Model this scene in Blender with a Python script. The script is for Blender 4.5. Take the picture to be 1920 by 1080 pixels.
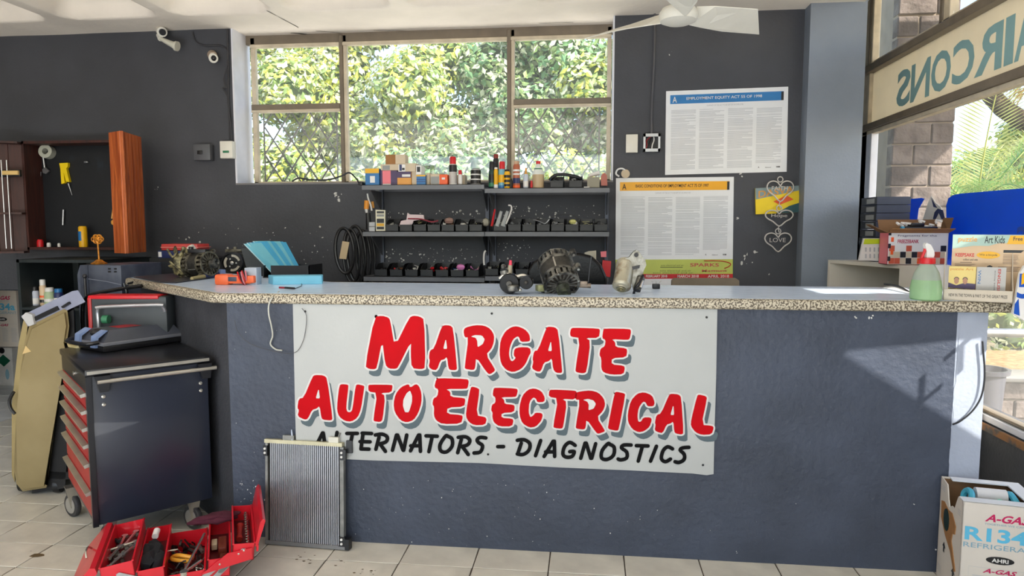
import bpy, bmesh, math, random
from mathutils import Vector, Matrix, noise
random.seed(7)
S = bpy.context.scene
COL = S.collection
PI = math.pi
for o in list(bpy.data.objects): bpy.data.objects.remove(o)

# ---------------------------------------------------------------- camera
FPX, CZ = 1290.0, 1.45
YAW = math.radians(6.4); PITCH = math.atan(112 / FPX)
cd = bpy.data.cameras.new('camera'); cam = bpy.data.objects.new('camera', cd); COL.objects.link(cam)
cd.sensor_width = 36; cd.lens = FPX / 1920 * 36; cd.clip_end = 300; cd.clip_start = .05
cam.location = (0, 0, CZ); cam.rotation_euler = (PI / 2 - PITCH, 0, YAW)
S.camera = cam
# ---------------------------------------------------------------- sky, sun, exposure
S.view_settings.view_transform = 'Standard'; S.view_settings.look = 'None'
S.view_settings.gamma = 1; S.view_settings.use_curve_mapping = False
S.view_settings.exposure = 0.0
W = bpy.data.worlds.new('world'); S.world = W; W.use_nodes = True
nt = W.node_tree; bg = nt.nodes['Background']
sky = nt.nodes.new('ShaderNodeTexSky'); sky.sky_type = 'NISHITA'; sky.sun_disc = False
SUN_DIR = Vector((-.62, .52, -.60)).normalized()          # direction the sunlight travels
sky.sun_elevation = math.asin(-SUN_DIR.z); sky.sun_rotation = math.atan2(-SUN_DIR.x, -SUN_DIR.y)
sky.air_density = 1.0; sky.dust_density = 1.2; sky.ozone_density = 1.2
nt.links.new(sky.outputs[0], bg.inputs[0]); bg.inputs[1].default_value = 0.55
sl = bpy.data.lights.new('sun', 'SUN'); sl.energy = 11; sl.angle = math.radians(.6); sl.color = (1, .95, .85)
so = bpy.data.objects.new('sun', sl); COL.objects.link(so)
so.rotation_euler = SUN_DIR.to_track_quat('-Z', 'Y').to_euler(); so.location = (20, -16, 20)
def area(name, loc, rot, sx, sy, power, col=(1, 1, 1)):
    l = bpy.data.lights.new(name, 'AREA'); l.shape = 'RECTANGLE'; l.size = sx; l.size_y = sy; l.energy = power; l.color = col
    o = bpy.data.objects.new(name, l); COL.objects.link(o); o.location = loc; o.rotation_euler = rot
    return o
# added fill lamp, standing in for daylight from an assumed open front
area('front_fill_lamp', (-1.6, -3.0, 1.55), (PI / 2, 0, 0), 6.6, 2.5, 45, (.86, .93, 1.0))
# added unseen fill lamp brightening the ceiling, imitating bounce off the floor
area('floor_fill_lamp', (-1.3, -.9, .06), (PI, 0, 0), 5.0, 2.8, 250, (.97, .98, 1.0))
# added fill lamp below the window view, imitating light bounced from the garden
gl = area('garden_fill_lamp', (-1.2, 6.1, 1.25), (0, 0, 0), 4.0, 1.2, 54, (1.0, .97, .90)); gl.rotation_euler = Vector((0, -1.7, 1.45)).to_track_quat('-Z', 'Y').to_euler()

# ---------------------------------------------------------------- helpers
def lin(c):
    c = c / 255.
    return c / 12.92 if c <= .04045 else ((c + .055) / 1.055) ** 2.4
MATS = {}
def mat(name, rgb, rough=.6, metal=0., var=.12, scale=9., bump=0., bscale=60., spec=.5, rgb2=None, thr=None, coat=0, trans=0., detail=4):
    if name in MATS: return MATS[name]
    m = bpy.data.materials.new(name); m.use_nodes = True; n = m.node_tree; b = n.nodes['Principled BSDF']
    c = [lin(v) for v in rgb]
    tc = n.nodes.new('ShaderNodeTexCoord'); nz = n.nodes.new('ShaderNodeTexNoise')
    nz.inputs['Scale'].default_value = scale; nz.inputs['Detail'].default_value = detail
    n.links.new(tc.outputs['Object'], nz.inputs['Vector'])
    r = n.nodes.new('ShaderNodeValToRGB'); n.links.new(nz.outputs[0], r.inputs[0])
    if rgb2 is None:
        c1 = [v * (1 - var) for v in c]; c2 = [min(1, v * (1 + var)) for v in c]
    else:
        c1 = c; c2 = [lin(v) for v in rgb2]
    lo, hi = thr or (.3, .7)
    r.color_ramp.elements[0].position = lo; r.color_ramp.elements[1].position = hi
    r.color_ramp.elements[0].color = (*c1, 1); r.color_ramp.elements[1].color = (*c2, 1)
    n.links.new(r.outputs[0], b.inputs['Base Color'])
    b.inputs['Roughness'].default_value = rough; b.inputs['Metallic'].default_value = metal
    b.inputs['Specular IOR Level'].default_value = spec; b.inputs['Coat Weight'].default_value = coat
    b.inputs['Transmission Weight'].default_value = trans
    if bump:
        n2 = n.nodes.new('ShaderNodeTexNoise'); n2.inputs['Scale'].default_value = bscale; n2.inputs['Detail'].default_value = 5
        bp = n.nodes.new('ShaderNodeBump'); bp.inputs['Strength'].default_value = bump; bp.inputs['Distance'].default_value = .01
        n.links.new(tc.outputs['Object'], n2.inputs['Vector']); n.links.new(n2.outputs[0], bp.inputs['Height']); n.links.new(bp.outputs[0], b.inputs['Normal'])
    MATS[name] = m; return m
def glassmat(name, tint=(1, 1, 1), haze=.0):
    m = bpy.data.materials.new(name); m.use_nodes = True; n = m.node_tree; out = n.nodes['Material Output']
    n.nodes.remove(n.nodes['Principled BSDF'])
    t = n.nodes.new('ShaderNodeBsdfTransparent'); t.inputs[0].default_value = (*tint, 1)
    g = n.nodes.new('ShaderNodeBsdfGlossy'); g.inputs['Roughness'].default_value = .03
    d = n.nodes.new('ShaderNodeBsdfTranslucent'); d.inputs[0].default_value = (.9, .93, .95, 1)
    m1 = n.nodes.new('ShaderNodeMixShader'); m2 = n.nodes.new('ShaderNodeMixShader'); m2.inputs[0].default_value = haze
    m1.inputs[0].default_value = .05; n.links.new(t.outputs[0], m1.inputs[1]); n.links.new(g.outputs[0], m1.inputs[2])
    n.links.new(m1.outputs[0], m2.inputs[1]); n.links.new(d.outputs[0], m2.inputs[2]); n.links.new(m2.outputs[0], out.inputs[0])
    MATS[name] = m; return m
def translucent(name, rgb, k=.6, rough=.5, var=.1, scale=6):
    m = mat(name, rgb, rough, var=var, scale=scale); n = m.node_tree; b = n.nodes['Principled BSDF']; out = n.nodes['Material Output']
    t = n.nodes.new('ShaderNodeBsdfTranslucent'); mx = n.nodes.new('ShaderNodeMixShader'); mx.inputs[0].default_value = k
    n.links.new(b.inputs['Base Color'].links[0].from_socket, t.inputs[0])
    n.links.new(b.outputs[0], mx.inputs[1]); n.links.new(t.outputs[0], mx.inputs[2]); n.links.new(mx.outputs[0], out.inputs[0])
    return m
# camera-derived measurements: a point of the photograph on a given real plane
_fw = Vector((-math.sin(YAW) * math.cos(PITCH), math.cos(YAW) * math.cos(PITCH), -math.sin(PITCH)))
_rt = Vector((math.cos(YAW), math.sin(YAW), 0)); _up = _rt.cross(_fw); _C = Vector((0, 0, CZ))
def _ray(px, py): return _fw * FPX + _rt * (px - 960) + _up * (540 - py)
def PY(px, py, Y): d = _ray(px, py); return _C + d * (Y / d.y)
def PZ(px, py, z): d = _ray(px, py); return _C + d * ((z - CZ) / d.z)
def PX(px, py, X): d = _ray(px, py); return _C + d * (X / d.x)

def chain(o):
    m = Matrix.Identity(4)
    while o is not None:
        m = Matrix.LocRotScale(o.location, o.rotation_euler, o.scale) @ m; o = o.parent
    return m
class MB:
    """collects geometry for ONE mesh object; coordinates are world ones when w=True"""
    def __init__(s, w=False): s.b = bmesh.new(); s.w = w
    def box(s, x0, x1, y0, y1, z0, z1, bev=0, M=None, seg=2):
        g = bmesh.ops.create_cube(s.b, size=1)['verts']
        bmesh.ops.transform(s.b, matrix=Matrix.Translation(((x0 + x1) / 2, (y0 + y1) / 2, (z0 + z1) / 2)) @ Matrix.Diagonal((abs(x1 - x0), abs(y1 - y0), abs(z1 - z0), 1)), verts=g)
        if bev:
            es = list({e for v in g for e in v.link_edges}); r = bmesh.ops.bevel(s.b, geom=es, offset=bev, segments=seg, affect='EDGES', profile=.5)
            g = list({v for f in r['faces'] for v in f.verts} | {v for v in g if v.is_valid})
            # collect the whole island
            st = set(g); q = list(g)
            while q:
                v = q.pop()
                for e in v.link_edges:
                    u = e.other_vert(v)
                    if u not in st: st.add(u); q.append(u)
            g = list(st)
        if M is not None: bmesh.ops.transform(s.b, matrix=M, verts=g)
        return s
    def cbox(s, c, d, M=None, bev=0, rz=0, rx=0, ry=0):
        m = Matrix.Translation(c) @ Matrix.Rotation(rz, 4, 'Z') @ Matrix.Rotation(ry, 4, 'Y') @ Matrix.Rotation(rx, 4, 'X')
        if M is not None: m = M @ m
        return s.box(-d[0] / 2, d[0] / 2, -d[1] / 2, d[1] / 2, -d[2] / 2, d[2] / 2, bev, m)
    def ring(s, pts): return [s.b.verts.new(p) for p in pts]
    def face(s, vs):
        try: return s.b.faces.new(vs)
        except ValueError: return None
    def poly(s, pts): s.face(s.ring(pts)); return s
    def lathe(s, prof, p0=(0, 0, 0), axis=(0, 0, 1), seg=20, M=None, cap=True):
        p0 = Vector(p0); a = Vector(axis).normalized(); q = a.to_track_quat('Z', 'Y').to_matrix().to_4x4(); m = Matrix.Translation(p0) @ q
        if M is not None: m = M @ m
        rings = []
        for r, z in prof:
            if r <= 1e-6: rings.append([s.b.verts.new(m @ Vector((0, 0, z)))])
            else: rings.append([s.b.verts.new(m @ Vector((r * math.cos(2 * PI * i / seg), r * math.sin(2 * PI * i / seg), z))) for i in range(seg)])
        for A, B in zip(rings, rings[1:]):
            for i in range(seg):
                j = (i + 1) % seg
                if len(A) == 1 and len(B) == 1: continue
                if len(A) == 1: s.face([A[0], B[j], B[i]])
                elif len(B) == 1: s.face([A[i], A[j], B[0]])
                else: s.face([A[i], A[j], B[j], B[i]])
        if cap:
            if len(rings[0]) > 1: s.face(rings[0][::-1])
            if len(rings[-1]) > 1: s.face(rings[-1])
        return s
    def cyl(s, p0, p1, r, r1=None, seg=16, M=None):
        p0 = Vector(p0); p1 = Vector(p1); L = (p1 - p0).length
        return s.lathe([(r, 0), (r if r1 is None else r1, L)], p0, p1 - p0, seg, M)
    def sph(s, c, r, sx=1, sy=1, sz=1, seg=12, M=None):
        n = max(4, seg // 2)
        m = Matrix.Translation(c) @ Matrix.Diagonal((sx, sy, sz, 1))
        if M is not None: m = M @ m
        return s.lathe([(r * math.sin(PI * i / n), -r * math.cos(PI * i / n)) for i in range(n + 1)], seg=seg, M=m, cap=False)
    def tube(s, pts, r, seg=8, smooth=0, closed=False, r1=None):
        pts = [Vector(p) for p in pts]
        if smooth: pts = spline(pts, smooth, closed)
        n = len(pts); rings = []; pn = None
        for i, p in enumerate(pts):
            a = pts[(i - 1) % n] if (closed or i) else p; c = pts[(i + 1) % n] if (closed or i < n - 1) else p
            t = (c - a).normalized() if (c - a).length > 1e-9 else Vector((0, 0, 1))
            if pn is None:
                pn = t.orthogonal().normalized()
            pn = (pn - t * pn.dot(t)); pn = pn.normalized() if pn.length > 1e-6 else t.orthogonal().normalized()
            bn = t.cross(pn); rr = r if r1 is None else r + (r1 - r) * i / (n - 1)
            rings.append([s.b.verts.new(p + (pn * math.cos(2 * PI * k / seg) + bn * math.sin(2 * PI * k / seg)) * rr) for k in range(seg)])
        for i in range(n if closed else n - 1):
            A = rings[i]; B = rings[(i + 1) % n]
            for k in range(seg): s.face([A[k], A[(k + 1) % seg], B[(k + 1) % seg], B[k]])
        if not closed: s.face(rings[0][::-1]); s.face(rings[-1])
        return s
    def prism(s, pts, d):
        """closed outline (3-D points) extruded by vector d"""
        d = Vector(d); A = s.ring(pts); B = s.ring([Vector(p) + d for p in pts]); n = len(A)
        s.face(A); s.face(B[::-1])
        for i in range(n): s.face([A[i], B[i], B[(i + 1) % n], A[(i + 1) % n]])
        return s
    def py(s, px, Y, d=.02): return s.prism([PY(a, b, Y) for a, b in px], (0, d, 0))
    def tree(s, o): s.face(o); return s
    def build(s, name, m, parent=None, smooth=True, kind=None):
        bm = s.b
        if s.w and parent is not None: bmesh.ops.transform(bm, matrix=chain(parent).inverted(), verts=bm.verts)
        bmesh.ops.recalc_face_normals(bm, faces=bm.faces)
        me = bpy.data.meshes.new(name); bm.to_mesh(me); bm.free()
        ms = m if isinstance(m, (list, tuple)) else [m]
        for k in ms: me.materials.append(k)
        if smooth:
            me.polygons.foreach_set('use_smooth', [True] * len(me.polygons))
            try: me.set_sharp_from_angle(angle=math.radians(38))
            except Exception: pass
        o = bpy.data.objects.new(name, me); COL.objects.link(o)
        if parent is not None: o.parent = parent
        if kind: o['kind'] = kind
        return o
def spline(pts, k, closed=False):
    out = []; n = len(pts)
    for i in range(n if closed else n - 1):
        g = lambda j: pts[j % n] if closed else pts[max(0, min(n - 1, j))]
        p0, p1, p2, p3 = g(i - 1), g(i), g(i + 1), g(i + 2)
        for q in range(k):
            t = q / k
            out.append(.5 * ((2 * p1) + (p2 - p0) * t + (2 * p0 - 5 * p1 + 4 * p2 - p3) * t * t + (3 * p1 - p0 - 3 * p2 + p3) * t ** 3))
    if not closed: out.append(pts[-1])
    return out
def raw(name, verts, faces, m, parent=None, kind=None, smooth=False):
    me = bpy.data.meshes.new(name); me.from_pydata(verts, [], faces); me.materials.append(m)
    o = bpy.data.objects.new(name, me); COL.objects.link(o)
    if parent is not None: o.parent = parent
    if kind: o['kind'] = kind
    return o
def thing(name, label, cat, loc=(0, 0, 0), rz=0, group=None):
    o = bpy.data.objects.new(name, None); COL.objects.link(o); o.empty_display_size = .05
    o.location = loc; o.rotation_euler = (0, 0, rz); o['label'] = label; o['category'] = cat
    if group: o['group'] = group
    return o
def tag(o, label, cat, group=None, kind=None):
    o['label'] = label; o['category'] = cat
    if group: o['group'] = group
    if kind: o['kind'] = kind
    return o
def struct(name, mb, m, parent=None, smooth=False):
    o = mb.build(name, m, parent, smooth)
    if parent is None: o['kind'] = 'structure'
    return o
def dup(root, loc, rz=None, label=None):
    r = root.copy(); COL.objects.link(r); r.location = loc
    if rz is not None: r.rotation_euler = (0, 0, rz)
    if label: r['label'] = label
    for ch in list(root.children):
        c = ch.copy(); COL.objects.link(c); c.parent = r
        for g in list(ch.children):
            d = g.copy(); COL.objects.link(d); d.parent = c
    return r
_tc = {}
def text_geo(body, off=0.):
    k = (body, off)
    if k in _tc: return _tc[k]
    cu = bpy.data.curves.new('t', 'FONT'); cu.body = body; cu.size = 1; cu.offset = off; cu.resolution_u = 3
    o = bpy.data.objects.new('t', cu); COL.objects.link(o)
    dg = bpy.context.evaluated_depsgraph_get(); me = bpy.data.meshes.new_from_object(o.evaluated_get(dg))
    vs = [v.co.copy() for v in me.vertices]; fs = [tuple(p.vertices) for p in me.polygons]
    bpy.data.objects.remove(o); bpy.data.curves.remove(cu); bpy.data.meshes.remove(me)
    x0 = min(v.x for v in vs); x1 = max(v.x for v in vs); y0 = min(v.y for v in vs); y1 = max(v.y for v in vs)
    vs = [((v.x - x0) / (x1 - x0), (v.y - y0) / (y1 - y0)) for v in vs]
    _tc[k] = (vs, fs, (x1 - x0) / (y1 - y0)); return _tc[k]
def text(mb, body, o, ux, uy, off=0.):
    """flat lettering filling the parallelogram o, o+ux, o+uy"""
    vs, fs, _ = text_geo(body, off); o = Vector(o); ux = Vector(ux); uy = Vector(uy)
    V = [mb.b.verts.new(o + ux * a + uy * b) for a, b in vs]
    for f in fs: mb.face([V[i] for i in f])
    return mb
def textw(mb, body, o, ex, ey, h, off=0., stretch=1.):
    a = text_geo(body, off)[2]; return text(mb, body, o, Vector(ex) * h * a * stretch, Vector(ey) * h, off)
def solid(name, label, cat, mb, m, group=None, smooth=True):
    return tag(mb.build(name, m, None, smooth), label, cat, group)
X, Yv, Z = Vector((1, 0, 0)), Vector((0, 1, 0)), Vector((0, 0, 1))
# ================================================================ materials
m_wall = mat('charcoal_wall_paint', (65, 67, 73), .62, var=.16, scale=2.2, bump=.25, bscale=45)
m_front = mat('scuffed_charcoal_render', (60, 67, 82), .55, var=.22, scale=3.2, bump=.5, bscale=38)
m_ceil = mat('cream_ceiling_paint', (246, 236, 221), .8, var=.07, scale=3, bump=.3, bscale=25)
m_tile = mat('beige_glazed_tile', (218, 220, 220), .38, var=.10, scale=4, bump=.05)
m_tile2 = mat('beige_glazed_tile_worn', (212, 207, 193), .42, var=.16, scale=5, bump=.05)
m_grout = mat('dark_grout', (70, 60, 50), .9)
m_frame = mat('cream_steel_window_frame', (205, 192, 168), .5, var=.16, scale=12)
m_frame2 = mat('brown_grey_window_frame', (120, 108, 92), .5, var=.15)
m_reveal = mat('white_plaster_reveal', (222, 224, 232), .7, var=.05)
m_glass = glassmat('window_glass', haze=.03)
m_glass2 = glassmat('shopfront_glass', haze=.02)
m_steel = mat('galvanised_steel', (170, 172, 175), .35, .9)
m_black = mat('black_plastic', (22, 22, 25), .4)
m_blackm = mat('black_matt', (26, 26, 28), .7)
m_white = mat('white_plastic', (225, 222, 210), .45, var=.05)
m_red = mat('red_enamel', (196, 22, 34), .35, var=.12)
m_flake = mat('chipped_white_paint', (205, 205, 200), .8)
# ================================================================ floor
fl = struct('floor', MB().box(-7, 2.0, -3.2, 5.0, -.06, -.004).box(-6.5, -3.4, 5.0, 7.2, -.06, -.004), m_grout)
TX, TY, GX, GY = .325, .2125, -.81, 3.01
tm = MB().box(.0025, TX - .0025, .0025, TY - .0025, -.01, 0, .0018, seg=1)
t0 = tm.build('tile', m_tile, fl); t1m = t0.data.copy(); t1m.materials[0] = m_tile2
ix0, ix1, iy0, iy1 = -11, 8, -5, 8
first = True
for i in range(ix0, ix1 + 1):
    for j in range(iy0, iy1 + 1):
        if first: o = t0; first = False
        else: o = t0.copy(); COL.objects.link(o)
        x = GX + TX * i; y = GY + TY * j
        if (x < -1.9 and random.random() < .75) or random.random() < .08: o.data = t1m
        o.location = (x, y, random.uniform(-.0006, .0006)); o.rotation_euler = (random.uniform(-.001, .001), random.uniform(-.001, .001), 0)
rest = MB()
for i in range(-19, 9):
    for j in range(-29, 19):
        if ix0 <= i <= ix1 and iy0 <= j <= iy1: continue
        x = GX + TX * i; y = GY + TY * j
        if x < -6.95 or x + TX > 2.0 or (y + TY > 4.99 and (x < -6.4 or x > -3.9)): continue
        rest.box(x + .0025, x + TX - .0025, y + .0025, y + TY - .0025, -.01, 0)
rest.build('tile_field', m_tile, fl, False, 'stuff')
st = MB(w=True)
for k in range(26):
    c = PZ(*random.choice([(690, 1070), (560, 1045), (585, 1050), (250, 1010), (60, 1040), (640, 1052), (680, 1072)]), .0012) + Vector((random.gauss(0, .03), random.gauss(0, .02), 0))
    r = random.uniform(.002, .008) if k else .03
    st.poly([c + Vector((math.cos(a) * r * random.uniform(.7, 1.3), math.sin(a) * r * .6, 0)) for a in [q * PI / 4 for q in range(8)]])
st.build('oil_spots', mat('oil_stain', (96, 78, 52), .4), fl, False, 'stuff')
# ================================================================ back wall with the window recess
YB, CEIL = 4.80, 2.87
WX0, WX1, WZ0 = -2.56, .155, 1.765            # opening; it runs up to the ceiling
wb = MB()
DX0, DX1 = -5.1, -4.0
wb.box(-7, DX0, YB, YB + .25, 0, CEIL + .3); wb.box(DX0, DX1, YB, YB + .25, .98, CEIL + .3); wb.box(DX1, WX0, YB, YB + .25, 0, CEIL + .3); wb.box(WX1, 1.70, YB, YB + .25, 0, CEIL + .3)
wb.box(WX0, WX1, YB, YB + .25, 0, WZ0)
wall_back = struct('wall_back', wb, m_wall)
rv = MB().box(WX0 - .001, WX0 + .012, YB - .001, YB + .25, WZ0, CEIL + .1)
rv.build('reveal', m_reveal, wall_back, False)['label'] = 'whitewashed side face of the window recess'
MB().box(WX1 - .008, WX1 + .001, YB - .001, YB + .25, WZ0, CEIL + .1).build('reveal', m_reveal, wall_back, False)
MB().box(WX0, WX1, YB - .002, YB + .25, WZ0, WZ0 + .012).build('sill', mat('painted_sill', (120, 118, 118), .6), wall_back, False)
struct('wall_storeroom', MB().box(-6.5, -3.4, 6.8, 6.9, 0, 1.75).box(-3.5, -3.4, 5.05, 6.9, 0, 1.75).box(-6.5, -6.4, 5.05, 6.5, 0, 1.75).box(-6.5, -3.4, 5.05, 6.9, 1.75, 1.8), m_wall)
# pier at the right and the wall that carries the shopfront
PXL, PYF = 1.381, 4.68
struct('wall_right_pier', MB().box(PXL, 1.724, PYF, YB + .01, 0, CEIL + .3).box(1.60, 1.70, YB, 5.50, 0, CEIL + .3).box(1.60, 2.05, 5.46, 5.56, 0, CEIL + .3), mat('grey_pier_paint', (126, 135, 147), .6, var=.12, scale=2, bump=.2))
XR = 2.0
wr = MB()
wr.box(XR - .02, XR + .2, 3.18, 5.46, 0, .475)                     # low wall under the shopfront
struct('wall_right_low', wr, mat('dark_plinth_paint', (66, 68, 74), .6, bump=.3), None)
struct('trim_1', MB().box(XR - .035, XR - .021, 3.2, 5.4, .445, .478), mat('flaking_orange_plaster', (150, 104, 62), .8, rgb2=(90, 84, 80), thr=(.45, .6), scale=14))
# ceiling: concrete slab with cast coffers
def coffers():
    cells = []
    x = -5.27
    for k in range(9):
        cells.append((x - .69, x)); x += .80
    return cells
cells = coffers(); NX, NYc = 520, 190
def hgt(x, y):
    for a, b in cells:
        if a < x < b and y < 4.48:
            row = (4.48 - y) % 1.35
            if row > 1.22: return 0
            cx = (a + b) / 2; hw = (b - a) / 2; r_ = .13
            qx = abs(x - cx) - hw + r_; qy = abs(row - .61) - .61 + r_
            dd = -(math.hypot(max(qx, 0), max(qy, 0)) + min(max(qx, qy), 0) - r_)
            if dd <= 0: return 0
            t1 = min(1, dd / .045); t2 = min(1, dd / .34)
            return .085 * t1 * t1 * (3 - 2 * t1) + .10 * t2 * (2 - t2)
    return 0
vs = []; fs = []
xs = [-7 + 9.0 * i / NX for i in range(NX + 1)]; ys = [1.0 + 4.0 * j / NYc for j in range(NYc + 1)]
for y in ys:
    for x in xs:
        vs.append((x, y, CEIL + hgt(x, y) + .004 * noise.noise(Vector((x * 2, y * 2, 0)))))
for j in range(NYc):
    for i in range(NX):
        if xs[i] > 1.69 and ys[j] > 2.4: continue
        a = j * (NX + 1) + i; fs.append((a, a + 1, a + NX + 2, a + NX + 1))
ce = raw('ceiling', vs, fs, m_ceil); ce['kind'] = 'structure'
ce.data.polygons.foreach_set('use_smooth', [True] * len(fs))
MB().box(-7, 2.2, -3.2, 1.0, CEIL, CEIL + .2).box(1.70, 1.99, 2.4, 5.56, 3.17, 3.25).box(1.66, 1.70, 2.4, 5.56, CEIL + .01, 3.25).box(-7, 1.66, 1, 5.05, CEIL + .2, CEIL + .3).build('slab', m_ceil, ce, False)
# cracked strip where ceiling meets the window head, flaking paint
cr = MB(w=True)
for a, b, t in [((545, 62), (590, 66), 3.2), ((592, 58), (640, 62), 1.2), ((700, 57), (760, 58), 1.2), ((1010, 44), (1075, 42), 1), ((500, 20), (560, 52), 1)]:
    p, q = PZ(*a, CEIL - .004), PZ(*b, CEIL - .004); n = (q - p).normalized().cross(Z) * .004 * t
    pts = [p + (q - p) * k / 6 + n * random.uniform(.2, 1) for k in range(7)] + [p + (q - p) * k / 6 - n * random.uniform(.2, 1) for k in range(6, -1, -1)]
    cr.poly(pts)
cr.build('ceiling_crack', mat('dark_crack', (40, 32, 26), .9), ce, False, 'stuff')
struct('sun_block_eave', MB().box(XR + .05, 4.3, 1.5, 5.6, 3.46, 3.56), m_ceil)  # added unseen slab that keeps the sun off the back wall
# left wall and front piers (outside the frame, they close the room)
struct('wall_left', MB().box(-7.2, -7, -3.2, 5.05, 0, 3.1), m_wall)
struct('wall_front', MB().box(-7, -5.0, -3.4, -3.2, 0, 3.1).box(1.75, 2.2, -3.4, -3.2, 0, 3.1).box(-5, 1.75, -3.4, -3.2, 2.85, 3.1), m_wall)
# ---------------------------------------------------------------- window_1 : steel window with three lights
YW = YB + .19
win = thing('window_1', '', ''); del win['label'], win['category']; win['kind'] = 'structure'; win.location = (WX0, YW, WZ0)
V1, V2 = PY(645, 200, YW).x, PY(958, 200, YW).x
ZT = CEIL - .015; ZM1 = PY(550, 203, YW).z; ZM2 = PY(1050, 193, YW).z; ZM = (ZM1 + ZM2) / 2
x0, x1 = WX0 + .045, WX1 - .012
def bar(a, b, c, d, m=m_frame, n='window_frame', y=0, t=.04):
    return MB(w=True).box(a, b, YW + y, YW + y + t, c, d, .003, seg=1).build(n, m, win)
bar(x0 - .05, x1 + .02, ZT - .05, CEIL + .03, m_frame2, 'head'); bar(x0, x1, ZT - .075, ZT - .05, y=-.008)
bar(x0, x1, WZ0 + .01, WZ0 + .035)
for a, w_ in ((x0, .035), (x1 - .03, .03)): bar(a, a + w_, WZ0, ZT)
for v in (V1, V2):
    bar(v - .028, v + .0, WZ0, ZT, m_frame2, 'mullion', -.01); bar(v, v + .026, WZ0, ZT, n='mullion')
bar(x0, V1 - .028, ZM - .01, ZM + .03, m_frame2, 'transom', -.012); bar(x0, V1 - .028, ZM - .03, ZM - .01, n='transom', y=-.015)
bar(V2 + .02, x1, ZM - .01, ZM + .03, m_frame2, 'transom', -.012); bar(V2 + .02, x1, ZM - .03, ZM - .01, n='transom', y=-.015)
panes = [(x0 + .03, V1 - .02, ZM + .02, ZT - .06), (x0 + .03, V1 - .02, WZ0 + .03, ZM - .02), (V1 + .02, V2 - .02, WZ0 + .03, ZT - .06),
         (V2 + .02, x1 - .02, ZM + .02, ZT - .06), (V2 + .02, x1 - .02, WZ0 + .03, ZM - .02)]
for a, b, c, d in panes: MB(w=True).box(a, b, YW + .018, YW + .022, c, d).build('pane', m_glass, win, False)
# diamond burglar bars in the two lower side lights
m_bar = mat('grey_burglar_bar', (92, 88, 82), .6)
for a, b, c, d in (panes[1], panes[4]):
    a += .03; b -= .06; g = MB(w=True); w_ = b - a; h = d - c; n = 4; s = w_ / n
    g.cyl((a, YW + .06, c), (a, YW + .06, d), .006, seg=6); g.cyl((b, YW + .06, c), (b, YW + .06, d), .006, seg=6)
    slope = h / (2.45 * s)
    for sg in (1, -1):
        for k in range(-3, n + 3):
            p = []
            xa = a + s * k if sg > 0 else b - s * k
            t = 0; pts = []
            for q in range(61):
                z = c + h * q / 60; x = xa + sg * (z - c) / slope
                if a <= x <= b: pts.append((x, YW + .06 + .003 * sg, z))
            if len(pts) > 2: g.cyl(pts[0], pts[-1], .0058, seg=6)
    g.build('burglar_bars', m_bar, win)
# ---------------------------------------------------------------- window_2 : shopfront on the right
win2 = thing('window_2', '', ''); del win2['label'], win2['category']; win2['kind'] = 'structure'; win2.location = (XR, 4, .48)
SZ0, SZ1 = 2.20, 2.565
def b2(y0, y1, z0, z1, m=m_frame, n='window_frame', x=0, t=.05):
    return MB(w=True).box(XR + x, XR + x + t, y0, y1, z0, z1, .004, seg=1).build(n, m, win2)
YF = 5.36
for z0 in (0.48,):
    b2(2.9, YF + .1, z0, z0 + .035, m_reveal, 'bottom_rail', -.01); b2(2.9, YF + .1, z0 + .04, z0 + .055, m_frame2, 'bottom_rail')
b2(2.03, YF + .1, SZ0 - .045, SZ0 + .0, m_frame2, 'transom', -.02, .07); b2(2.03, YF + .1, SZ0 - .075, SZ0 - .045, n='transom')
b2(2.03, YF + .1, SZ1, SZ1 + .05, m_frame2, 'transom', -.03, .08); b2(2.03, YF + .1, SZ1 + .05, SZ1 + .075, n='transom')
b2(YF - .10, YF + .08, .48, SZ0 - .07, m_reveal, n='jamb', x=.0); b2(YF - .02, YF + .08, .48, 3.1, n='jamb'); b2(YF - .09, YF - .06, SZ1, 3.2, n='jamb', x=-.015); b2(YF - .05, YF - .03, SZ1, 3.2, m_frame2, 'jamb', -.02)
ym = PX(1770, 60, XR).y; b2(ym - .05, ym + .02, SZ1, 3.2, n='mullion'); b2(ym + .03, ym + .07, SZ1, 3.2, m_frame2, 'mullion')
b2(3.16, 3.21, 0, SZ0, mat('grey_door_post', (92, 92, 92), .4, .5), 'mullion', -.015, .06)
for k, (a, b) in enumerate([(SZ1 + .07, 2.78), (2.78, 2.98), (2.98, 3.2)]):
    MB(w=True).box(XR + .02, XR + .026, ym + .07, YF - .06, a + .003, b, 0, Matrix.Identity(4)).build('louvre_pane', m_glass2, win2, False)
MB(w=True).box(XR + .02, XR + .026, 2.03, ym - .05, SZ1 + .07, 3.2).build('pane', m_glass2, win2, False)
MB(w=True).box(XR + .02, XR + .026, 3.2, YF, .53, SZ0 - .07).build('pane', m_glass2, win2, False)
# door bay nearer the viewer, just outside the frame
struct('wall_right', MB().box(XR - .02, XR + .2, -3.2, 2.03, 0, 3.2), m_wall)
dr = thing('door_1', '', ''); del dr['label'], dr['category']; dr['kind'] = 'structure'; dr.location = (XR, 2.6, 0)
for y in (2.03, 3.10): MB(w=True).box(XR, XR + .05, y, y + .05, 0, SZ0 - .07, .004).build('stile', m_frame2, dr)
MB(w=True).box(XR + .02, XR + .026, 2.08, 3.10, .05, SZ0 - .07).build('pane', m_glass2, dr, False)
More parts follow.
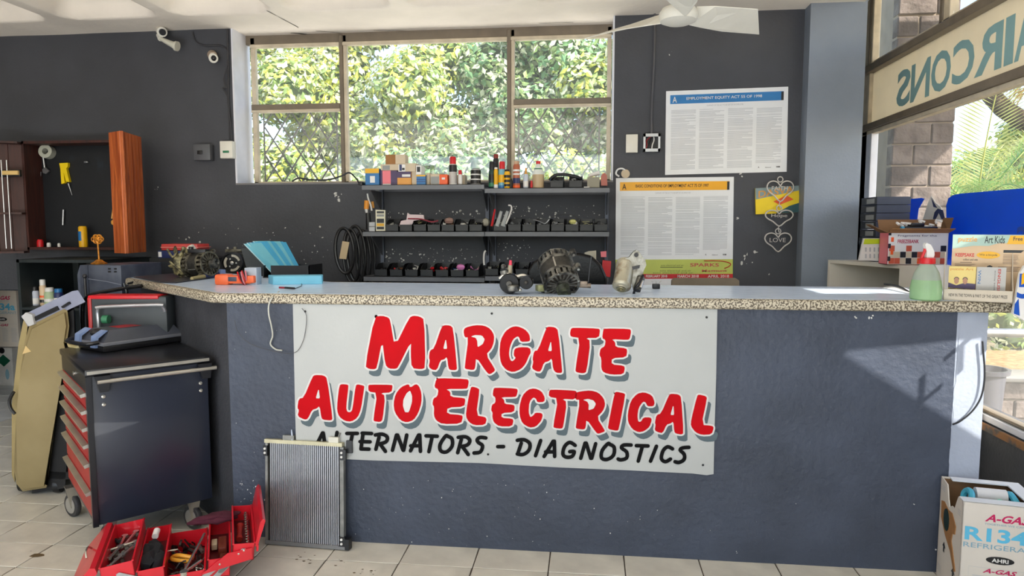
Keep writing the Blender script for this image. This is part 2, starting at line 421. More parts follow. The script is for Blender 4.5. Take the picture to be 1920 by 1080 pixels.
# ================================================================ counter
YC = 2.98; CH = 1.155; TH = .045
m_lam = mat('speckled_laminate', (196, 186, 164), .45, rgb2=(92, 82, 68), thr=(.47, .55), scale=130, detail=2)
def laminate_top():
    m = mat('glossy_sky_tinted_laminate', (212, 228, 250), .25, var=.06, scale=14); return m  # blue of the reflected sky is put into the base colour
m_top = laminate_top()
cn = thing('service_counter', 'long charcoal rendered service counter with angled left wing and speckled laminate top', 'counter', (0, 3.0, 0))
CX0, CX1 = -1.655, 1.50
W0 = Vector((CX0, YC, 0)); WD = Vector((-.765, .644, 0)).normalized(); WN = Vector((.644, .765, 0)).normalized()
W1 = W0 + WD * 1.32
def wallpoly(pts, d, z0, z1, name, m, parent=cn):
    return MB(w=True).prism([Vector((p[0], p[1], z0)) for p in pts], (0, 0, z1 - z0)).build(name, m, parent, False)
wallpoly([(CX0, YC), (CX1, YC), (CX1, YC + .12), (CX0 + .05, YC + .12)], 0, 0, CH - TH, 'front_wall', m_front)
wallpoly([W0, W0 + WN * .12, W1 + WN * .12, W1], 0, 0, CH - TH, 'wing_wall', mat('dark_wing_render', (60, 61, 66), .6, var=.15, bump=.4))
e = wallpoly([(CX1, YC), (1.618, YC), (1.618, YC + .12), (CX1, YC + .12)], 0, 0, CH - TH, 'end_panel', mat('white_end_render', (160, 168, 184), .6, var=.04, bump=.2)); e['label'] = 'unpainted white end strip of the counter front'
# the ragged paint edge at the strip
rg = MB(w=True); pts = []
n = 46
for k in range(n + 1):
    z = (CH - TH) * k / n; pts.append(Vector((CX1 - .010 + .02 * k / n + random.uniform(-.004, .004) + .0, YC - .0015, z)))
rg.poly(pts + [Vector((CX1 + .03, YC - .0015, CH - TH)), Vector((CX1 + .03, YC - .0015, 0))][:0] + [Vector((CX1 + .02, YC - .0015, CH - TH)), Vector((CX1 + .02, YC - .0015, 0))])
rg.build('bare_edge', MATS['white_end_render'], cn, False)
# countertop: one slab, outline follows the bend
ov = .035
P = [(CX0 - .06, YC - ov), (1.735, YC - ov), (1.735, YC + .66), (-1.42, YC + .66)]
a = W1 + WN * .66; b = W1
F0 = Vector((CX0 - .06, YC - ov, 0)); wd = WD
c1 = F0 + wd * 1.36
P += [(c1 + WN * .62)[:2], c1[:2]]
sl_ = [Vector((p[0], p[1], CH - TH)) for p in P]
mb = MB(w=True).prism(sl_, (0, 0, TH))
es = [e for e in mb.b.edges if abs(e.verts[0].co.z - e.verts[1].co.z) < 1e-5]
bmesh.ops.bevel(mb.b, geom=es, offset=.014, segments=3, affect='EDGES', profile=.5)
mb.build('worktop', m_lam, cn)
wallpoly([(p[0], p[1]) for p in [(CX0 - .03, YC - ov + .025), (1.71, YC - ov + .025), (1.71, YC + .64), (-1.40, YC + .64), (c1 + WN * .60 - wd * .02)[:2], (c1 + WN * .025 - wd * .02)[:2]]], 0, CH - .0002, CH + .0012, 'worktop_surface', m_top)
# chipped paint flakes
def flakes(parent, spots, m=m_flake, name='paint_chips', plane=YC - .0012, seed=3):
    rnd = random.Random(seed); g = MB(w=True)
    for (x0, y0, x1, y1, n, s) in spots:
        for k in range(n):
            c = PY(rnd.uniform(x0, x1), rnd.uniform(y0, y1) , plane); r = s * rnd.uniform(.3, 1.0) ** 2 * .001; a0 = rnd.uniform(0, 6)
            el = rnd.uniform(.35, 1)
            g.poly([c + Vector((math.cos(a) * math.cos(a0) - el * math.sin(a) * math.sin(a0), 0, math.cos(a) * math.sin(a0) + el * math.sin(a) * math.cos(a0))) * r * rnd.uniform(.7, 1.3) for a in [q * PI / 3 for q in range(6)]])
    return g.build(name, m, parent, False, 'stuff')
flakes(cn, [(440, 900, 500, 1000, 60, 5), (650, 895, 1060, 1040, 90, 3.2), (1060, 930, 1500, 1060, 22, 3.5), (430, 590, 545, 850, 10, 2.5), (1570, 590, 1660, 596, 5, 9), (1700, 945, 1790, 1060, 4, 5)])
# ================================================================ painted sign board
SY = YC - .012
sg = thing('sign_board', 'white painted sign board reading MARGATE AUTO ELECTRICAL on the counter front', 'sign', PY(945, 880, SY))
def SP(x, y, d=0): return PY(x, y, SY - .0006 * d - .0005)
bd = MB(w=True)
edge = [(549, 570), (1345, 580), (1343, 700), (1340, 800), (1338, 889), (1325, 891), (1300, 888), (1180, 882), (1050, 876), (900, 869), (700, 864), (652, 862), (556, 858), (553, 760), (551, 660)]
edge = [(x, y + (random.uniform(-1, 1) if 850 < y < 888 else 0)) for x, y in edge]
bd.prism([PY(x, y, SY) for x, y in edge], (0, .011, 0)); bd.build('board', mat('white_painted_board', (175, 177, 175), .45, var=.05, scale=2.5, bump=.05), sg, False)
m_ltr_red = mat('red_sign_paint', (186, 0, 14), .6, var=.12, scale=4, spec=.12); m_ltr_grey = mat('grey_sign_paint', (88, 101, 107), .6, var=.08, spec=.15)
m_ltr_white = mat('white_sign_paint', (206, 203, 200), .5, var=.02); m_ltr_black = mat('black_sign_paint', (10, 10, 11), .6, spec=.12)
A_, B_, C_, D_, E_ = (680, 580), (940, 590), (540, 690), (800, 690), (1070, 710)
L = [(A_, [(150,95),(245,80),(330,105),(350,150),(405,480),(590,105),(640,80),(720,90),(780,130),(795,740),(740,760),(620,745),(608,560),(614,400),(450,730),(420,755),(330,750),(285,700),(248,385),(180,740),(150,760),(80,755),(30,720)], []),
(A_, [(1000,215),(1045,200),(1110,205),(1145,240),(1195,740),(1185,770),(1110,768),(1085,745),(1068,600),(1030,635),(985,645),(940,770),(880,765),(835,730),(850,650),(838,610),(850,520),(905,495)], [[(1052,370),(1070,500),(1020,500)]]),
(A_, [(1275,270),(1300,230),(1420,200),(1540,205),(1620,250),(1665,330),(1660,420),(1630,500),(1560,575),(1670,750),(1675,780),(1610,825),(1570,800),(1435,600),(1425,745),(1400,770),(1300,755),(1290,730),(1340,355),(1290,355)], [[(1370,345),(1420,325),(1510,330),(1545,380),(1520,440),(1455,480),(1450,400),(1430,360)]]),
(B_, [(-25,480),(-10,320),(50,210),(130,155),(200,145),(300,185),(355,250),(365,320),(350,340),(245,345),(225,285),(200,275),(150,310),(110,400),(95,500),(115,580),(145,590),(185,545),(155,520),(165,430),(240,410),(360,415),(375,480),(350,520),(310,620),(250,690),(150,730),(60,700),(-5,620)], []),
(B_, [(570,165),(600,150),(680,160),(720,200),(770,700),(765,740),(690,735),(655,690),(640,550),(600,590),(540,605),(500,720),(450,720),(385,680),(405,600),(395,560),(415,460),(465,450)], [[(628,330),(640,460),(590,460)]]),
(B_, [(880,180),(910,165),(1230,175),(1250,195),(1235,295),(1065,295),(1130,330),(1080,720),(1040,745),(950,730),(935,700),(1000,295),(880,280),(868,240)], []),
(B_, [(1290,190),(1310,175),(1620,180),(1645,205),(1625,310),(1590,320),(1395,310),(1440,345),(1445,410),(1580,425),(1595,460),(1580,540),(1400,550),(1395,630),(1550,645),(1565,680),(1545,755),(1400,760),(1300,735),(1265,690),(1265,550),(1240,510),(1255,430),(1310,400),(1320,320),(1275,300)], []),
(C_, [(310,110),(340,88),(450,92),(495,130),(565,640),(545,665),(440,655),(420,620),(400,480),(360,515),(305,530),(250,645),(210,655),(120,610),(140,530),(118,510),(135,390),(200,375)], [[(388,260),(405,385),(350,385)]]),
(C_, [(650,220),(680,203),(760,210),(765,240),(735,500),(750,555),(790,560),(815,530),(855,225),(880,205),(965,225),(965,250),(925,520),(880,630),(800,680),(720,670),(650,620),(620,540),(625,420)], []),
(C_, [(1015,225),(1035,210),(1310,212),(1325,230),(1310,310),(1170,318),(1230,350),(1200,650),(1170,685),(1090,675),(1080,650),(1130,315),(1020,300)], []),
(C_, [(1530,200),(1545,250),(1620,200),(1660,230),(1690,320),(1690,440),(1650,570),(1590,660),(1500,690),(1420,660),(1350,560),(1335,450),(1360,330),(1430,240)], [[(1545,285),(1570,350),(1570,430),(1530,560),(1480,560),(1455,480),(1460,400),(1500,320)]]),
(D_, [(120,145),(150,128),(510,138),(535,165),(520,250),(500,265),(240,265),(300,300),(300,365),(480,380),(490,410),(475,490),(265,500),(255,580),(440,595),(460,620),(435,705),(200,710),(120,665),(90,600),(95,490),(72,460),(85,385),(135,360),(150,270),(95,245)], []),
(D_, [(555,250),(580,235),(650,255),(670,280),(625,600),(740,620),(760,650),(740,720),(600,725),(530,680),(495,610),(510,480)], []),
(D_, [(845,265),(870,248),(1130,258),(1155,280),(1140,350),(1120,368),(940,370),(980,400),(985,455),(1100,465),(1115,490),(1105,560),(950,570),(945,630),(1080,640),(1100,665),(1080,740),(920,740),(850,690),(830,620),(835,560),(815,540),(825,465),(870,440),(870,370),(835,350)], []),
(D_, [(1495,370),(1490,430),(1400,435),(1385,390),(1350,370),(1300,430),(1290,560),(1310,625),(1350,600),(1375,565),(1455,570),(1470,600),(1450,670),(1380,745),(1300,755),(1210,700),(1175,600),(1175,480),(1210,350),(1280,275),(1360,255),(1450,290)], []),
(D_, [(1550,290),(1575,272),(1870,285),(1900,300),(1890,400),(1710,390),(1775,430),(1730,740),(1710,770),(1620,760),(1600,740),(1665,385),(1545,365)], []),
(E_, [(50,180),(130,160),(250,148),(350,175),(420,250),(438,330),(410,410),(330,490),(430,650),(430,670),(350,700),(320,680),(200,510),(190,620),(170,645),(75,635),(62,610),(120,270),(60,265)], [[(155,268),(220,255),(290,275),(320,320),(290,380),(225,400),(230,330),(210,290)]]),
(E_, [(555,180),(580,165),(680,185),(692,210),(610,640),(590,662),(480,640),(470,610)], []),
(E_, [(1065,300),(1050,350),(970,350),(950,300),(915,290),(860,370),(845,470),(855,545),(890,545),(920,490),(1010,490),(1028,520),(1000,610),(930,665),(860,680),(780,640),(725,550),(722,440),(760,280),(840,190),(930,170),(1030,210)], []),
(E_, [(1245,205),(1275,190),(1370,200),(1400,240),(1430,690),(1400,708),(1330,695),(1310,670),(1300,540),(1260,570),(1215,580),(1165,690),(1110,680),(1062,655),(1075,580),(1065,560),(1085,460),(1145,440)], [[(1300,330),(1310,460),(1262,460)]]),
(E_, [(1600,215),(1625,200),(1710,220),(1727,250),(1655,585),(1790,595),(1812,620),(1785,705),(1660,712),(1580,680),(1520,600),(1525,520)], [])]
def chaikin(p, k=.22):
    o = []
    for i in range(len(p)):
        a, b = p[i], p[(i + 1) % len(p)]
        o += [(a[0] * (1 - k) + b[0] * k, a[1] * (1 - k) + b[1] * k), (a[0] * k + b[0] * (1 - k), a[1] * k + b[1] * (1 - k))]
    return o
def capsule(mb, a, b, r, d, n=5):
    dx, dy = b[0] - a[0], b[1] - a[1]; t = math.atan2(dy, dx)
    pts = [(b[0] + r * math.cos(t + u), b[1] + r * math.sin(t + u)) for u in [-PI / 2 + PI * q / n for q in range(n + 1)]]
    pts += [(a[0] + r * math.cos(t + u), a[1] + r * math.sin(t + u)) for u in [PI / 2 + PI * q / n for q in range(n + 1)]]
    mb.poly([SP(x, y, d) for x, y in pts])
names = 'MARGATEAUTOELECTRICAL'
shm, whm, hol = MB(w=True), MB(w=True), []
letters = []
for k, (org, pl, holes) in enumerate(L):
    f = lambda q: (org[0] + q[0] / 6.75, org[1] + q[1] / 6.75)
    p = chaikin([f(q) for q in pl]); g = MB(w=True); g.poly([SP(x, y, 4) for x, y in p])
    for h in holes:
        hh = chaikin([f(q) for q in h], .15); hol.append(MB(w=True).poly([SP(x, y, 5) for x, y in hh]))
    letters.append(g)
    for mbx, ox, oy, r, d in ((shm, 6.8, 12.0, 1.2, 1), (whm, 0, 0, 3.2, 2.4)):
        dd = d + (k % 7) * .04
        mbx.poly([SP(x + ox, y + oy, dd) for x, y in p])
        for i in range(len(p)):
            a, b = p[i], p[(i + 1) % len(p)]
            dd = d + (i % 5) * .03 + .3
            capsule(mbx, (a[0] + ox, a[1] + oy), (b[0] + ox, b[1] + oy), r, dd)
lt = shm.build('letter_shadow', m_ltr_grey, sg, False); whm.build('letter_outline', m_ltr_white, sg, False)
for g in letters: g.build('letter', m_ltr_red, sg, False)
for g in hol: g.build('letter_counter', m_ltr_white, sg, False)

FS = [[[(125,110),(50,260)],[(130,110),(155,262)],[(80,205),(155,205)]], [[(262,105),(238,270),(320,282)]], [[(355,115),(455,115)],[(405,135),(378,265)]],
[[(500,112),(590,116)],[(508,120),(488,262)],[(480,192),(575,195)],[(492,262),(565,264)]], [[(625,130),(690,122),(738,150),(725,195),(660,215)],[(660,150),(630,265)],[(670,215),(720,285)]],
[[(825,130),(787,275)],[(835,130),(888,275)],[(893,275),(922,130)]], [[(1035,130),(958,280)],[(1045,130),(1052,285)],[(960,232),(1050,232)]], [[(1105,138),(1212,142)],[(1160,160),(1132,288)]],
[[(1310,142),(1350,165),(1352,235),(1300,290),(1245,280),(1238,220),(1290,140),(1310,142)]], [[(1410,152),(1480,147),(1520,180),(1500,222),(1440,240)],[(1440,170),(1405,298)],[(1450,240),(1505,315)]],
[[(1672,158),(1620,152),(1590,172),(1600,200),(1640,232),(1620,290),(1560,300)]], [[(1785,240),(1840,240)]]]
GS = [[[(140,120),(200,115),(250,150),(240,210),(190,245),(140,240)],[(175,145),(145,235)]], [[(345,122),(300,255)]], [[(455,128),(375,262)],[(465,128),(468,262)],[(388,222),(465,222)]],
[[(648,165),(600,138),(555,175),(540,240),(570,268),(620,262),(640,220),(600,220)]], [[(735,145),(697,278)],[(745,145),(785,278)],[(793,278),(828,150)]], [[(950,155),(990,180),(985,250),(930,288),(880,275),(885,210),(935,150),(950,155)]],
[[(1140,162),(1075,162),(1055,187),(1100,222),(1100,275),(1050,292),(1025,284)]], [[(1185,167),(1288,170)],[(1235,185),(1202,303)]], [[(1362,172),(1310,303)]], [[(1503,195),(1460,177),(1420,212),(1405,280),(1440,308),(1485,285)]],
[[(1648,182),(1590,187),(1570,207),(1605,242),(1605,288),(1560,315),(1525,308)]]]
for org, k, sets, wd_ in (((580, 790), 5.053, FS, 3.5), ((940, 800), 4.683, GS, 3.5)):
    for st_ in sets:
        g = MB(w=True); g2 = MB(w=True); q = 0
        for line in st_:
            pts = [Vector((org[0] + x / k, org[1] + y / k, 0)) for x, y in line]
            if len(pts) > 3: pts = spline(pts, 3)
            for a, b in zip(pts, pts[1:]): capsule(g, a, b, wd_, 4 + q * .03); q += 1
        g.build('letter', m_ltr_black, sg, False)
for px in [(572, 584), (922, 588), (1325, 595), (1318, 872), (915, 852)]:
    MB(w=True).lathe([(.005, 0), (.004, .002), (0, .0025)], SP(*px, 6), (0, -1, 0), 10).build('screw', m_blackm, sg)
# ================================================================ back wall: shelving
m_shelf = mat('grey_painted_shelf', (104, 106, 110), .45, .2, var=.1); m_upr = mat('blue_grey_upright', (84, 90, 104), .5, .2)
m_paper = mat('white_paper', (234, 236, 238), .6, var=.03); m_ink = mat('grey_ink', (182, 184, 188), .7, var=.05); m_inkd = mat('dark_ink', (30, 28, 30), .6)
m_card = mat('brown_cardboard', (158, 112, 66), .8, var=.12, scale=20); m_cardl = mat('pale_cardboard', (206, 190, 165), .8, var=.06)
m_inside = mat('inner_cardboard', (120, 88, 58), .85)
YS = 4.50                                                    # front edge of the shelves
def shelf_rack(name, label, x0, x1, zs, ups):
    t = thing(name, label, 'shelf', ((x0 + x1) / 2, YB, 0))
    for z in zs:
        MB(w=True).box(x0, x1, YS, YB - .003, z - .003, z).box(x0, x1, YS, YS + .003, z - .032, z).box(x0, x1, YB - .006, YB - .003, z - .03, z).build('shelf_board', m_shelf, t)
    for u in ups:
        MB(w=True).box(u - .012, u + .012, YB - .03, YB - .001, .9, zs[0]).build('upright', m_upr, t)
        for z in zs:
            MB(w=True).prism([(u - .003, YS + .02, z - .033), (u - .003, YB - .03, z - .033), (u - .003, YB - .03, z - .17)], (.006, 0, 0)).build('bracket', m_shelf, t, False)
    return t
zt1, zt2 = PY(790, 346, YS).z, PY(1020, 352, YS).z; z2a = PY(790, 434, YS).z; z2b = PY(1020, 434, YS).z; z3a = PY(790, 519, YS).z; z3b = PY(1000, 518, YS).z
xa, xb, xc = PY(680, 440, YS).x, PY(908, 440, YS).x, PY(1142, 440, YS).x
shelf_rack('wall_shelf', 'grey metal wall shelving on the left below the window, three boards', xa, xb, [zt1, z2a, z3a], [xa + .05, xb - .02])
shelf_rack('wall_shelf', 'grey metal wall shelving on the right, its top board set slightly lower', xb + .004, xc, [zt2, z2b, z3b], [xb + .03, xc - .01])
# ---- item builders (pixel columns give x on the plane Y, z of the shelf gives the base)
def pxx(px, z, Y): return PY(px, 428 - (z - CZ) / Y * FPX, Y).x
def zof(py, px, Y): return PY(px, py, Y).z
def carton(name, label, px0, px1, pytop, z0, Y=4.53, d=.1, m=m_card, face=None, rz=0, group=None, cat='box', bands=()):
    zt = zof(pytop, (px0 + px1) / 2, Y); x0 = pxx(px0, z0, Y); x1 = pxx(px1, z0, Y); w = x1 - x0; h = zt - z0
    t = thing(name, label, cat, ((x0 + x1) / 2, Y + d / 2, z0), rz, group)
    MB().box(-w / 2, w / 2, -d / 2, d / 2, 0, h, .0012, seg=1).build('carton', m, t)
    for i, (u0, v0, u1, v1, mm) in enumerate(bands):
        MB().box(-w / 2 + u0 * w, -w / 2 + u1 * w, -d / 2 - .0012 - .0004 * i, -d / 2 + .001, v0 * h, v1 * h).build('printed_panel', mm, t, False)
    MB().box(-w / 2 + .004, w / 2 - .004, -d * .06, d * .06, h - .0002, h + .0006).build('closing_tape', mat('packing_tape', (190, 160, 110), .3), t, False)
    return t
def can(label, px, pyt, z0, r, mb_, mc, Y=4.56, capf=.18, bands=(), name='spray_can', cat='can', group='spray cans and bottles on the top shelf', neck=True, sh=None):
    h = zof(pyt, px, Y) - z0; x = pxx(px, z0, Y); t = thing(name, label, cat, (x, Y, z0), 0, group); hc = h * capf
    hb = h - hc
    MB().lathe([(r * .9, 0), (r, .004), (r, hb - .012), (r * .78, hb)]).build('body', mb_, t)
    MB().lathe([(r * .82, hb), (r * .82, h - .006), (r * .7, h)] if sh is None else sh(r, hb, h)).build('cap', mc, t)
    for a, b, mm in bands: MB().lathe([(r + .0008, a * hb), (r + .0008, b * hb)], cap=False).build('label_band', mm, t)
    return t
c_ = lambda n, *k: mat(n, k, .4, var=.05)
cy, cb, cp, co, cr_ = c_('print_yellow', 236, 178, 20), c_('print_blue', 36, 110, 170), c_('print_pink', 236, 120, 130), c_('print_orange', 236, 92, 28), c_('print_red', 206, 28, 36)
cpu, cg, cw, ck, cgr = c_('print_purple', 70, 50, 92), c_('print_green', 50, 120, 84), c_('print_white', 228, 226, 222), c_('print_black', 24, 24, 26), c_('print_grey', 140, 142, 140)
cor, cnavy = c_('print_ochre', 216, 150, 60), c_('print_navy', 34, 44, 92)
G1 = 'small cartons on the left top shelf'
z = zt1
carton('carton', 'blue and yellow carton with round emblem, leftmost on the top shelf', 685, 711, 316, z, m=cb, bands=[(0, .72, 1, 1, cy), (.35, .15, .7, .55, cw)], group=G1)
carton('carton', 'navy and purple carton with a pink label on the top shelf', 713, 745, 320, z, Y=4.55, m=cpu, bands=[(.14, .1, .62, 1.0, cp), (.14, .0, .62, .1, cw)], group=G1)
carton('carton', 'ochre carton with purple top band and white stripe on the top shelf', 745, 771, 322, z, m=cor, bands=[(0, .55, 1, 1, cpu), (.35, .62, .95, .8, cw)], group=G1)
carton('carton', 'tall plain beige carton beside the blue tub on the top shelf', 772, 782, 307, z, Y=4.54, m=m_cardl, group=G1)
carton('carton', 'small blue carton with dark stripes on the top shelf', 781, 798, 328, z, m=cb, bands=[(0, .3, 1, .36, cnavy), (0, .5, 1, .56, cnavy), (0, .85, 1, 1, cy)], group=G1)
carton('carton', 'beige carton between blue carton and grey tin on the top shelf', 799, 806, 324, z, Y=4.56, m=m_cardl, group=G1)
carton('carton', 'grey-fronted pale carton beside the orange box on the top shelf', 807, 824, 326, z, m=m_cardl, bands=[(.05, .05, .95, .75, cgr)], group=G1)
carton('carton', 'small orange red box with white spot on the top shelf', 824, 839, 327, z, m=co, bands=[(.3, .5, .7, .7, cw)], group=G1)
carton('carton', 'low beige carton behind the red-capped spray can', 839, 872, 328, z, Y=4.62, d=.08, m=m_cardl, group=G1)
zq = zof(316.5, 730, 4.55)
carton('carton', 'grey-topped flat beige carton lying on the purple carton', 714, 748, 308, zof(319.5, 730, 4.55), Y=4.55, m=m_cardl, bands=[(.1, .1, .5, .8, cgr)], group=G1)
carton('carton', 'pale carton with dark portrait print, second layer of the stack', 747, 760, 308, zof(321.7, 755, 4.53), m=cw, bands=[(.15, .1, .5, .95, cnavy), (.55, .2, .9, .5, ck)], group=G1)
carton('carton', 'wide pale beige carton in the second layer of the stack', 760, 779, 306, zof(321.7, 765, 4.53), m=m_cardl, group=G1)
carton('carton', 'small white carton with a black mark on top of the blue one', 780, 790, 310, zof(327.5, 785, 4.53), m=cw, bands=[(.2, .3, .8, .85, ck)], group=G1)
carton('carton', 'brown cardboard carton with beige side, topmost of the stack', 723, 760, 290, zof(307.6, 742, 4.55), Y=4.56, d=.08, m=m_cardl, bands=[(0, 0, .5, 1, m_card)], group=G1)
can('grey spray can with a tall red cap on the left top shelf', 849.5, 294, z, .026, c_('print_silver', 196, 190, 184), cr_, capf=.26, bands=[(.62, .95, ck), (0, .08, cw)])
can('small white tub with a red band at the window', 863, 319, z, .014, cw, cr_, capf=.3, name='tub', Y=4.54)
can('patterned black and white tin under a clear plastic bag', 892, 316, z, .034, cw, cgr, capf=.06, bands=[(.05, .3, ck), (.38, .62, ck), (.7, .95, ck)], name='tin')
# clear crumpled bag above the tin
bag = MB(w=True); cx = PY(891, 304, 4.56); rb = random.Random(5)
vs_ = []
for i in range(7):
    zz = zof(317, 890, 4.56) + .0018 + i * .012; r0 = .030 + .006 * math.sin(i)
    vs_.append([Vector((cx.x + math.cos(a) * r0 * rb.uniform(.8, 1.2), 4.57 + math.sin(a) * r0 * .6, zz + rb.uniform(-.003, .003))) for a in [2 * PI * q / 12 for q in range(12)]])
R = [[bag.b.verts.new(p) for p in r] for r in vs_]
for A, B in zip(R, R[1:]):
    for q in range(12): bag.face([A[q], A[(q + 1) % 12], B[(q + 1) % 12], B[q]])
m_clear = glassmat('clear_plastic', (.93, .96, .97), .35)
solid('plastic_bag', 'clear crumpled plastic bag standing on the patterned tin', 'bag', bag, m_clear)
z = zt2
can('black capped spray can with dark green body on the right top shelf', 923, 303, z, .024, c_('print_bottle', 26, 60, 56), ck, capf=.3, bands=[(.1, .3, cg), (.45, .75, ck)])
can('dark bottle with a narrow brown red cap behind the spray cans', 930, 289, z, .020, ck, c_('print_maroon', 130, 36, 26), Y=4.64, capf=.12, bands=[(.3, .6, cg)], name='bottle', cat='bottle')
can('slim yellow can between black-capped and red-capped cans', 930, 314, z, .014, cy, cw, Y=4.54, capf=.08, bands=[(0, .2, cw)])
can('spray can with bright red cap and teal yellow label', 941.5, 303, z, .024, c_('print_aqua', 120, 176, 190), cr_, Y=4.55, capf=.28, bands=[(.3, .7, cy), (.0, .15, cb)])
can('yellow and black checked can beside the red-capped spray can', 951, 318, z, .020, cy, ck, Y=4.53, capf=.1, bands=[(.1, .25, ck), (.35, .5, ck), (.62, .78, ck)])
can('dark small can right of the yellow checked can', 958, 335, z, .010, ck, ck, Y=4.53, capf=.1)
can('rust orange spray can with purple band at the mullion', 968.5, 302, z, .023, c_('print_rust', 176, 96, 66), c_('print_tan', 196, 160, 130), Y=4.54, capf=.12, bands=[(.2, .42, cnavy), (0, .12, co), (.55, .62, cw), (.7, .78, cw)])
can('small clear bottle with an amber neck and bluish label', 986, 315, z, .017, c_('print_ice', 196, 206, 220), cor, Y=4.54, capf=.3, bands=[(.1, .5, cw)], name='bottle', cat='bottle', sh=lambda r, a, h: [(r * .8, a), (r * .4, a + .01), (r * .35, h)])
can('tiny dark red pot between the clear and the white bottle', 996.5, 339, z, .008, cr_, cr_, Y=4.53, name='small_pot', cat='pot')
bt = thing('bottle', 'white bottle with red cap, green label and pale brown liquid', 'bottle', (pxx(1009, z, 4.56), 4.56, z), 0, 'spray cans and bottles on the top shelf')
h = zof(302, 1009, 4.56) - z
MB().lathe([(.036, 0), (.039, .006), (.039, h * .5)]).build('liquid', c_('pale_brown_liquid', 190, 166, 130), bt)
MB().lathe([(.039, h * .5), (.037, h * .58), (.026, h * .74), (.014, h * .84), (.013, h * .9)]).build('shoulder', c_('milky_plastic', 222, 226, 220), bt)
MB().lathe([(.0155, h * .89), (.0155, h)]).build('cap', cr_, bt); MB().lathe([(.0345, h * .60), (.0272, h * .73)], cap=False).build('label_band', cg, bt)
# ---- black parts bins
def bin_proto(w=.087, d=.19, h=.062):
    t = thing('parts_bin', 'black plastic parts bin', 'bin', (0, 0, 0), 0, 'black parts bins on the shelves')
    s = .003
    MB().box(-w / 2, w / 2, 0, d, 0, s).build('base', m_black, t, False)
    MB().prism([(-w / 2, 0, 0), (-w / 2, d, 0), (-w / 2, d, h * 1.35), (-w / 2, d * .4, h * 1.3), (-w / 2, 0, h * .72)], (s, 0, 0)).build('side', m_black, t, False)
    MB().prism([(w / 2 - s, 0, 0), (w / 2 - s, d, 0), (w / 2 - s, d, h * 1.35), (w / 2 - s, d * .4, h * 1.3), (w / 2 - s, 0, h * .72)], (s, 0, 0)).build('side', m_black, t, False)
    MB().box(-w / 2, w / 2, 0, s, 0, h * .72).box(-w / 2, w / 2, -.006, 0, h * .62, h * .72).build('front', m_black, t, False)
    MB().box(-w / 2, w / 2, d - s, d, 0, h * 1.35).build('back', m_black, t, False)
    return t
bp_ = bin_proto(); used_bin = [False]
JM = [c_('junk_white', 214, 212, 204), c_('junk_black', 20, 20, 22), c_('junk_grey', 120, 122, 124), c_('junk_cream', 200, 196, 150), c_('junk_brown', 110, 78, 52), c_('junk_red', 190, 40, 46), c_('junk_blue', 40, 90, 160), c_('junk_pink', 214, 130, 190)]
def put_bin(x, y, z, label, junk, seed, hh=.062):
    if not used_bin[0]: o = bp_; used_bin[0] = True; o.location = (x, y, z); o['label'] = label
    else: o = dup(bp_, (x, y, z), label=label)
    rn = random.Random(seed); g = MB()
    n = 16
    mats = [JM[1]] + [JM[q] for q in junk]
    for k in range(n):
        mi = 0 if rn.random() < .45 else rn.randrange(1, len(mats))
        nf = len(g.b.faces)
        c = Vector((rn.uniform(-.032, .032), rn.uniform(.02, .15), rn.uniform(.012, .050)))
        q = rn.random()
        if q < .4: g.cbox(c, (rn.uniform(.012, .03), rn.uniform(.012, .03), rn.uniform(.01, .022)), rz=rn.uniform(0, 3), rx=rn.uniform(-.6, .6))
        elif q < .75: g.cyl(c, c + Vector((rn.uniform(-.03, .03), rn.uniform(-.02, .02), rn.uniform(-.005, .022))), rn.uniform(.004, .009), seg=7)
        else: g.tube([c + Vector((rn.uniform(-.03, .03), rn.uniform(-.02, .02), rn.uniform(-.01, .025))) for _ in range(4)], .0022, 5, 3)
        g.b.faces.ensure_lookup_table()
        for f in g.b.faces[nf:]: f.material_index = mi
    for v in g.b.verts: v.co.x = max(-.040, min(.040, v.co.x)); v.co.z = max(.004, v.co.z); v.co.y = max(.005, min(.183, v.co.y))
    o2 = g.build('loose_parts', mats, None); o2.location = (x, y, z + .0005)
    tag(o2, 'loose small connectors and wires heaped in a ' + label.replace('black plastic parts bin', 'black parts bin'), 'parts', 'loose parts in the bins', 'stuff')
place2 = ['fourth from the left', 'holding a tangle of leads', 'under the white paper packet', 'with brown fittings', 'with white clips', 'beside the rack joint']
def row(px0, px1, zs_, n, where, seed, junks, Y=4.525):
    for k in range(n):
        px = px0 + (px1 - px0) * (k + .5) / n
        ordn = ['first', 'second', 'third', 'fourth', 'fifth', 'sixth', 'seventh', 'eighth'][k]
        put_bin(pxx(px, zs_, Y), Y, zs_, f'black plastic parts bin, {ordn} from the left on the {where}', junks[k % len(junks)], seed + k)
row(722, 905, z2a + .001, 7, 'middle left shelf', 10, [[0, 2], [0, 5], [0, 0, 3], [2], [4, 0], [0, 2], [0, 3]])
row(924, 1140, z2b + .001, 8, 'middle right shelf', 30, [[2, 0], [2, 2], [3, 2], [2], [2, 0], [0], [3, 3], [2, 2]])
row(700, 900, z3a + .001, 7, 'bottom left shelf', 50, [[1], [5, 4], [0, 2], [2, 3], [5, 0], [6, 0], [7, 3]])
row(908, 1134, z3b + .001, 8, 'bottom right shelf', 70, [[3, 0], [2], [1], [2], [1], [2], [0], [0]])
row(1026, 1097, zt2 + .001, 2, 'top right shelf', 90, [[1, 0], [0, 2]])
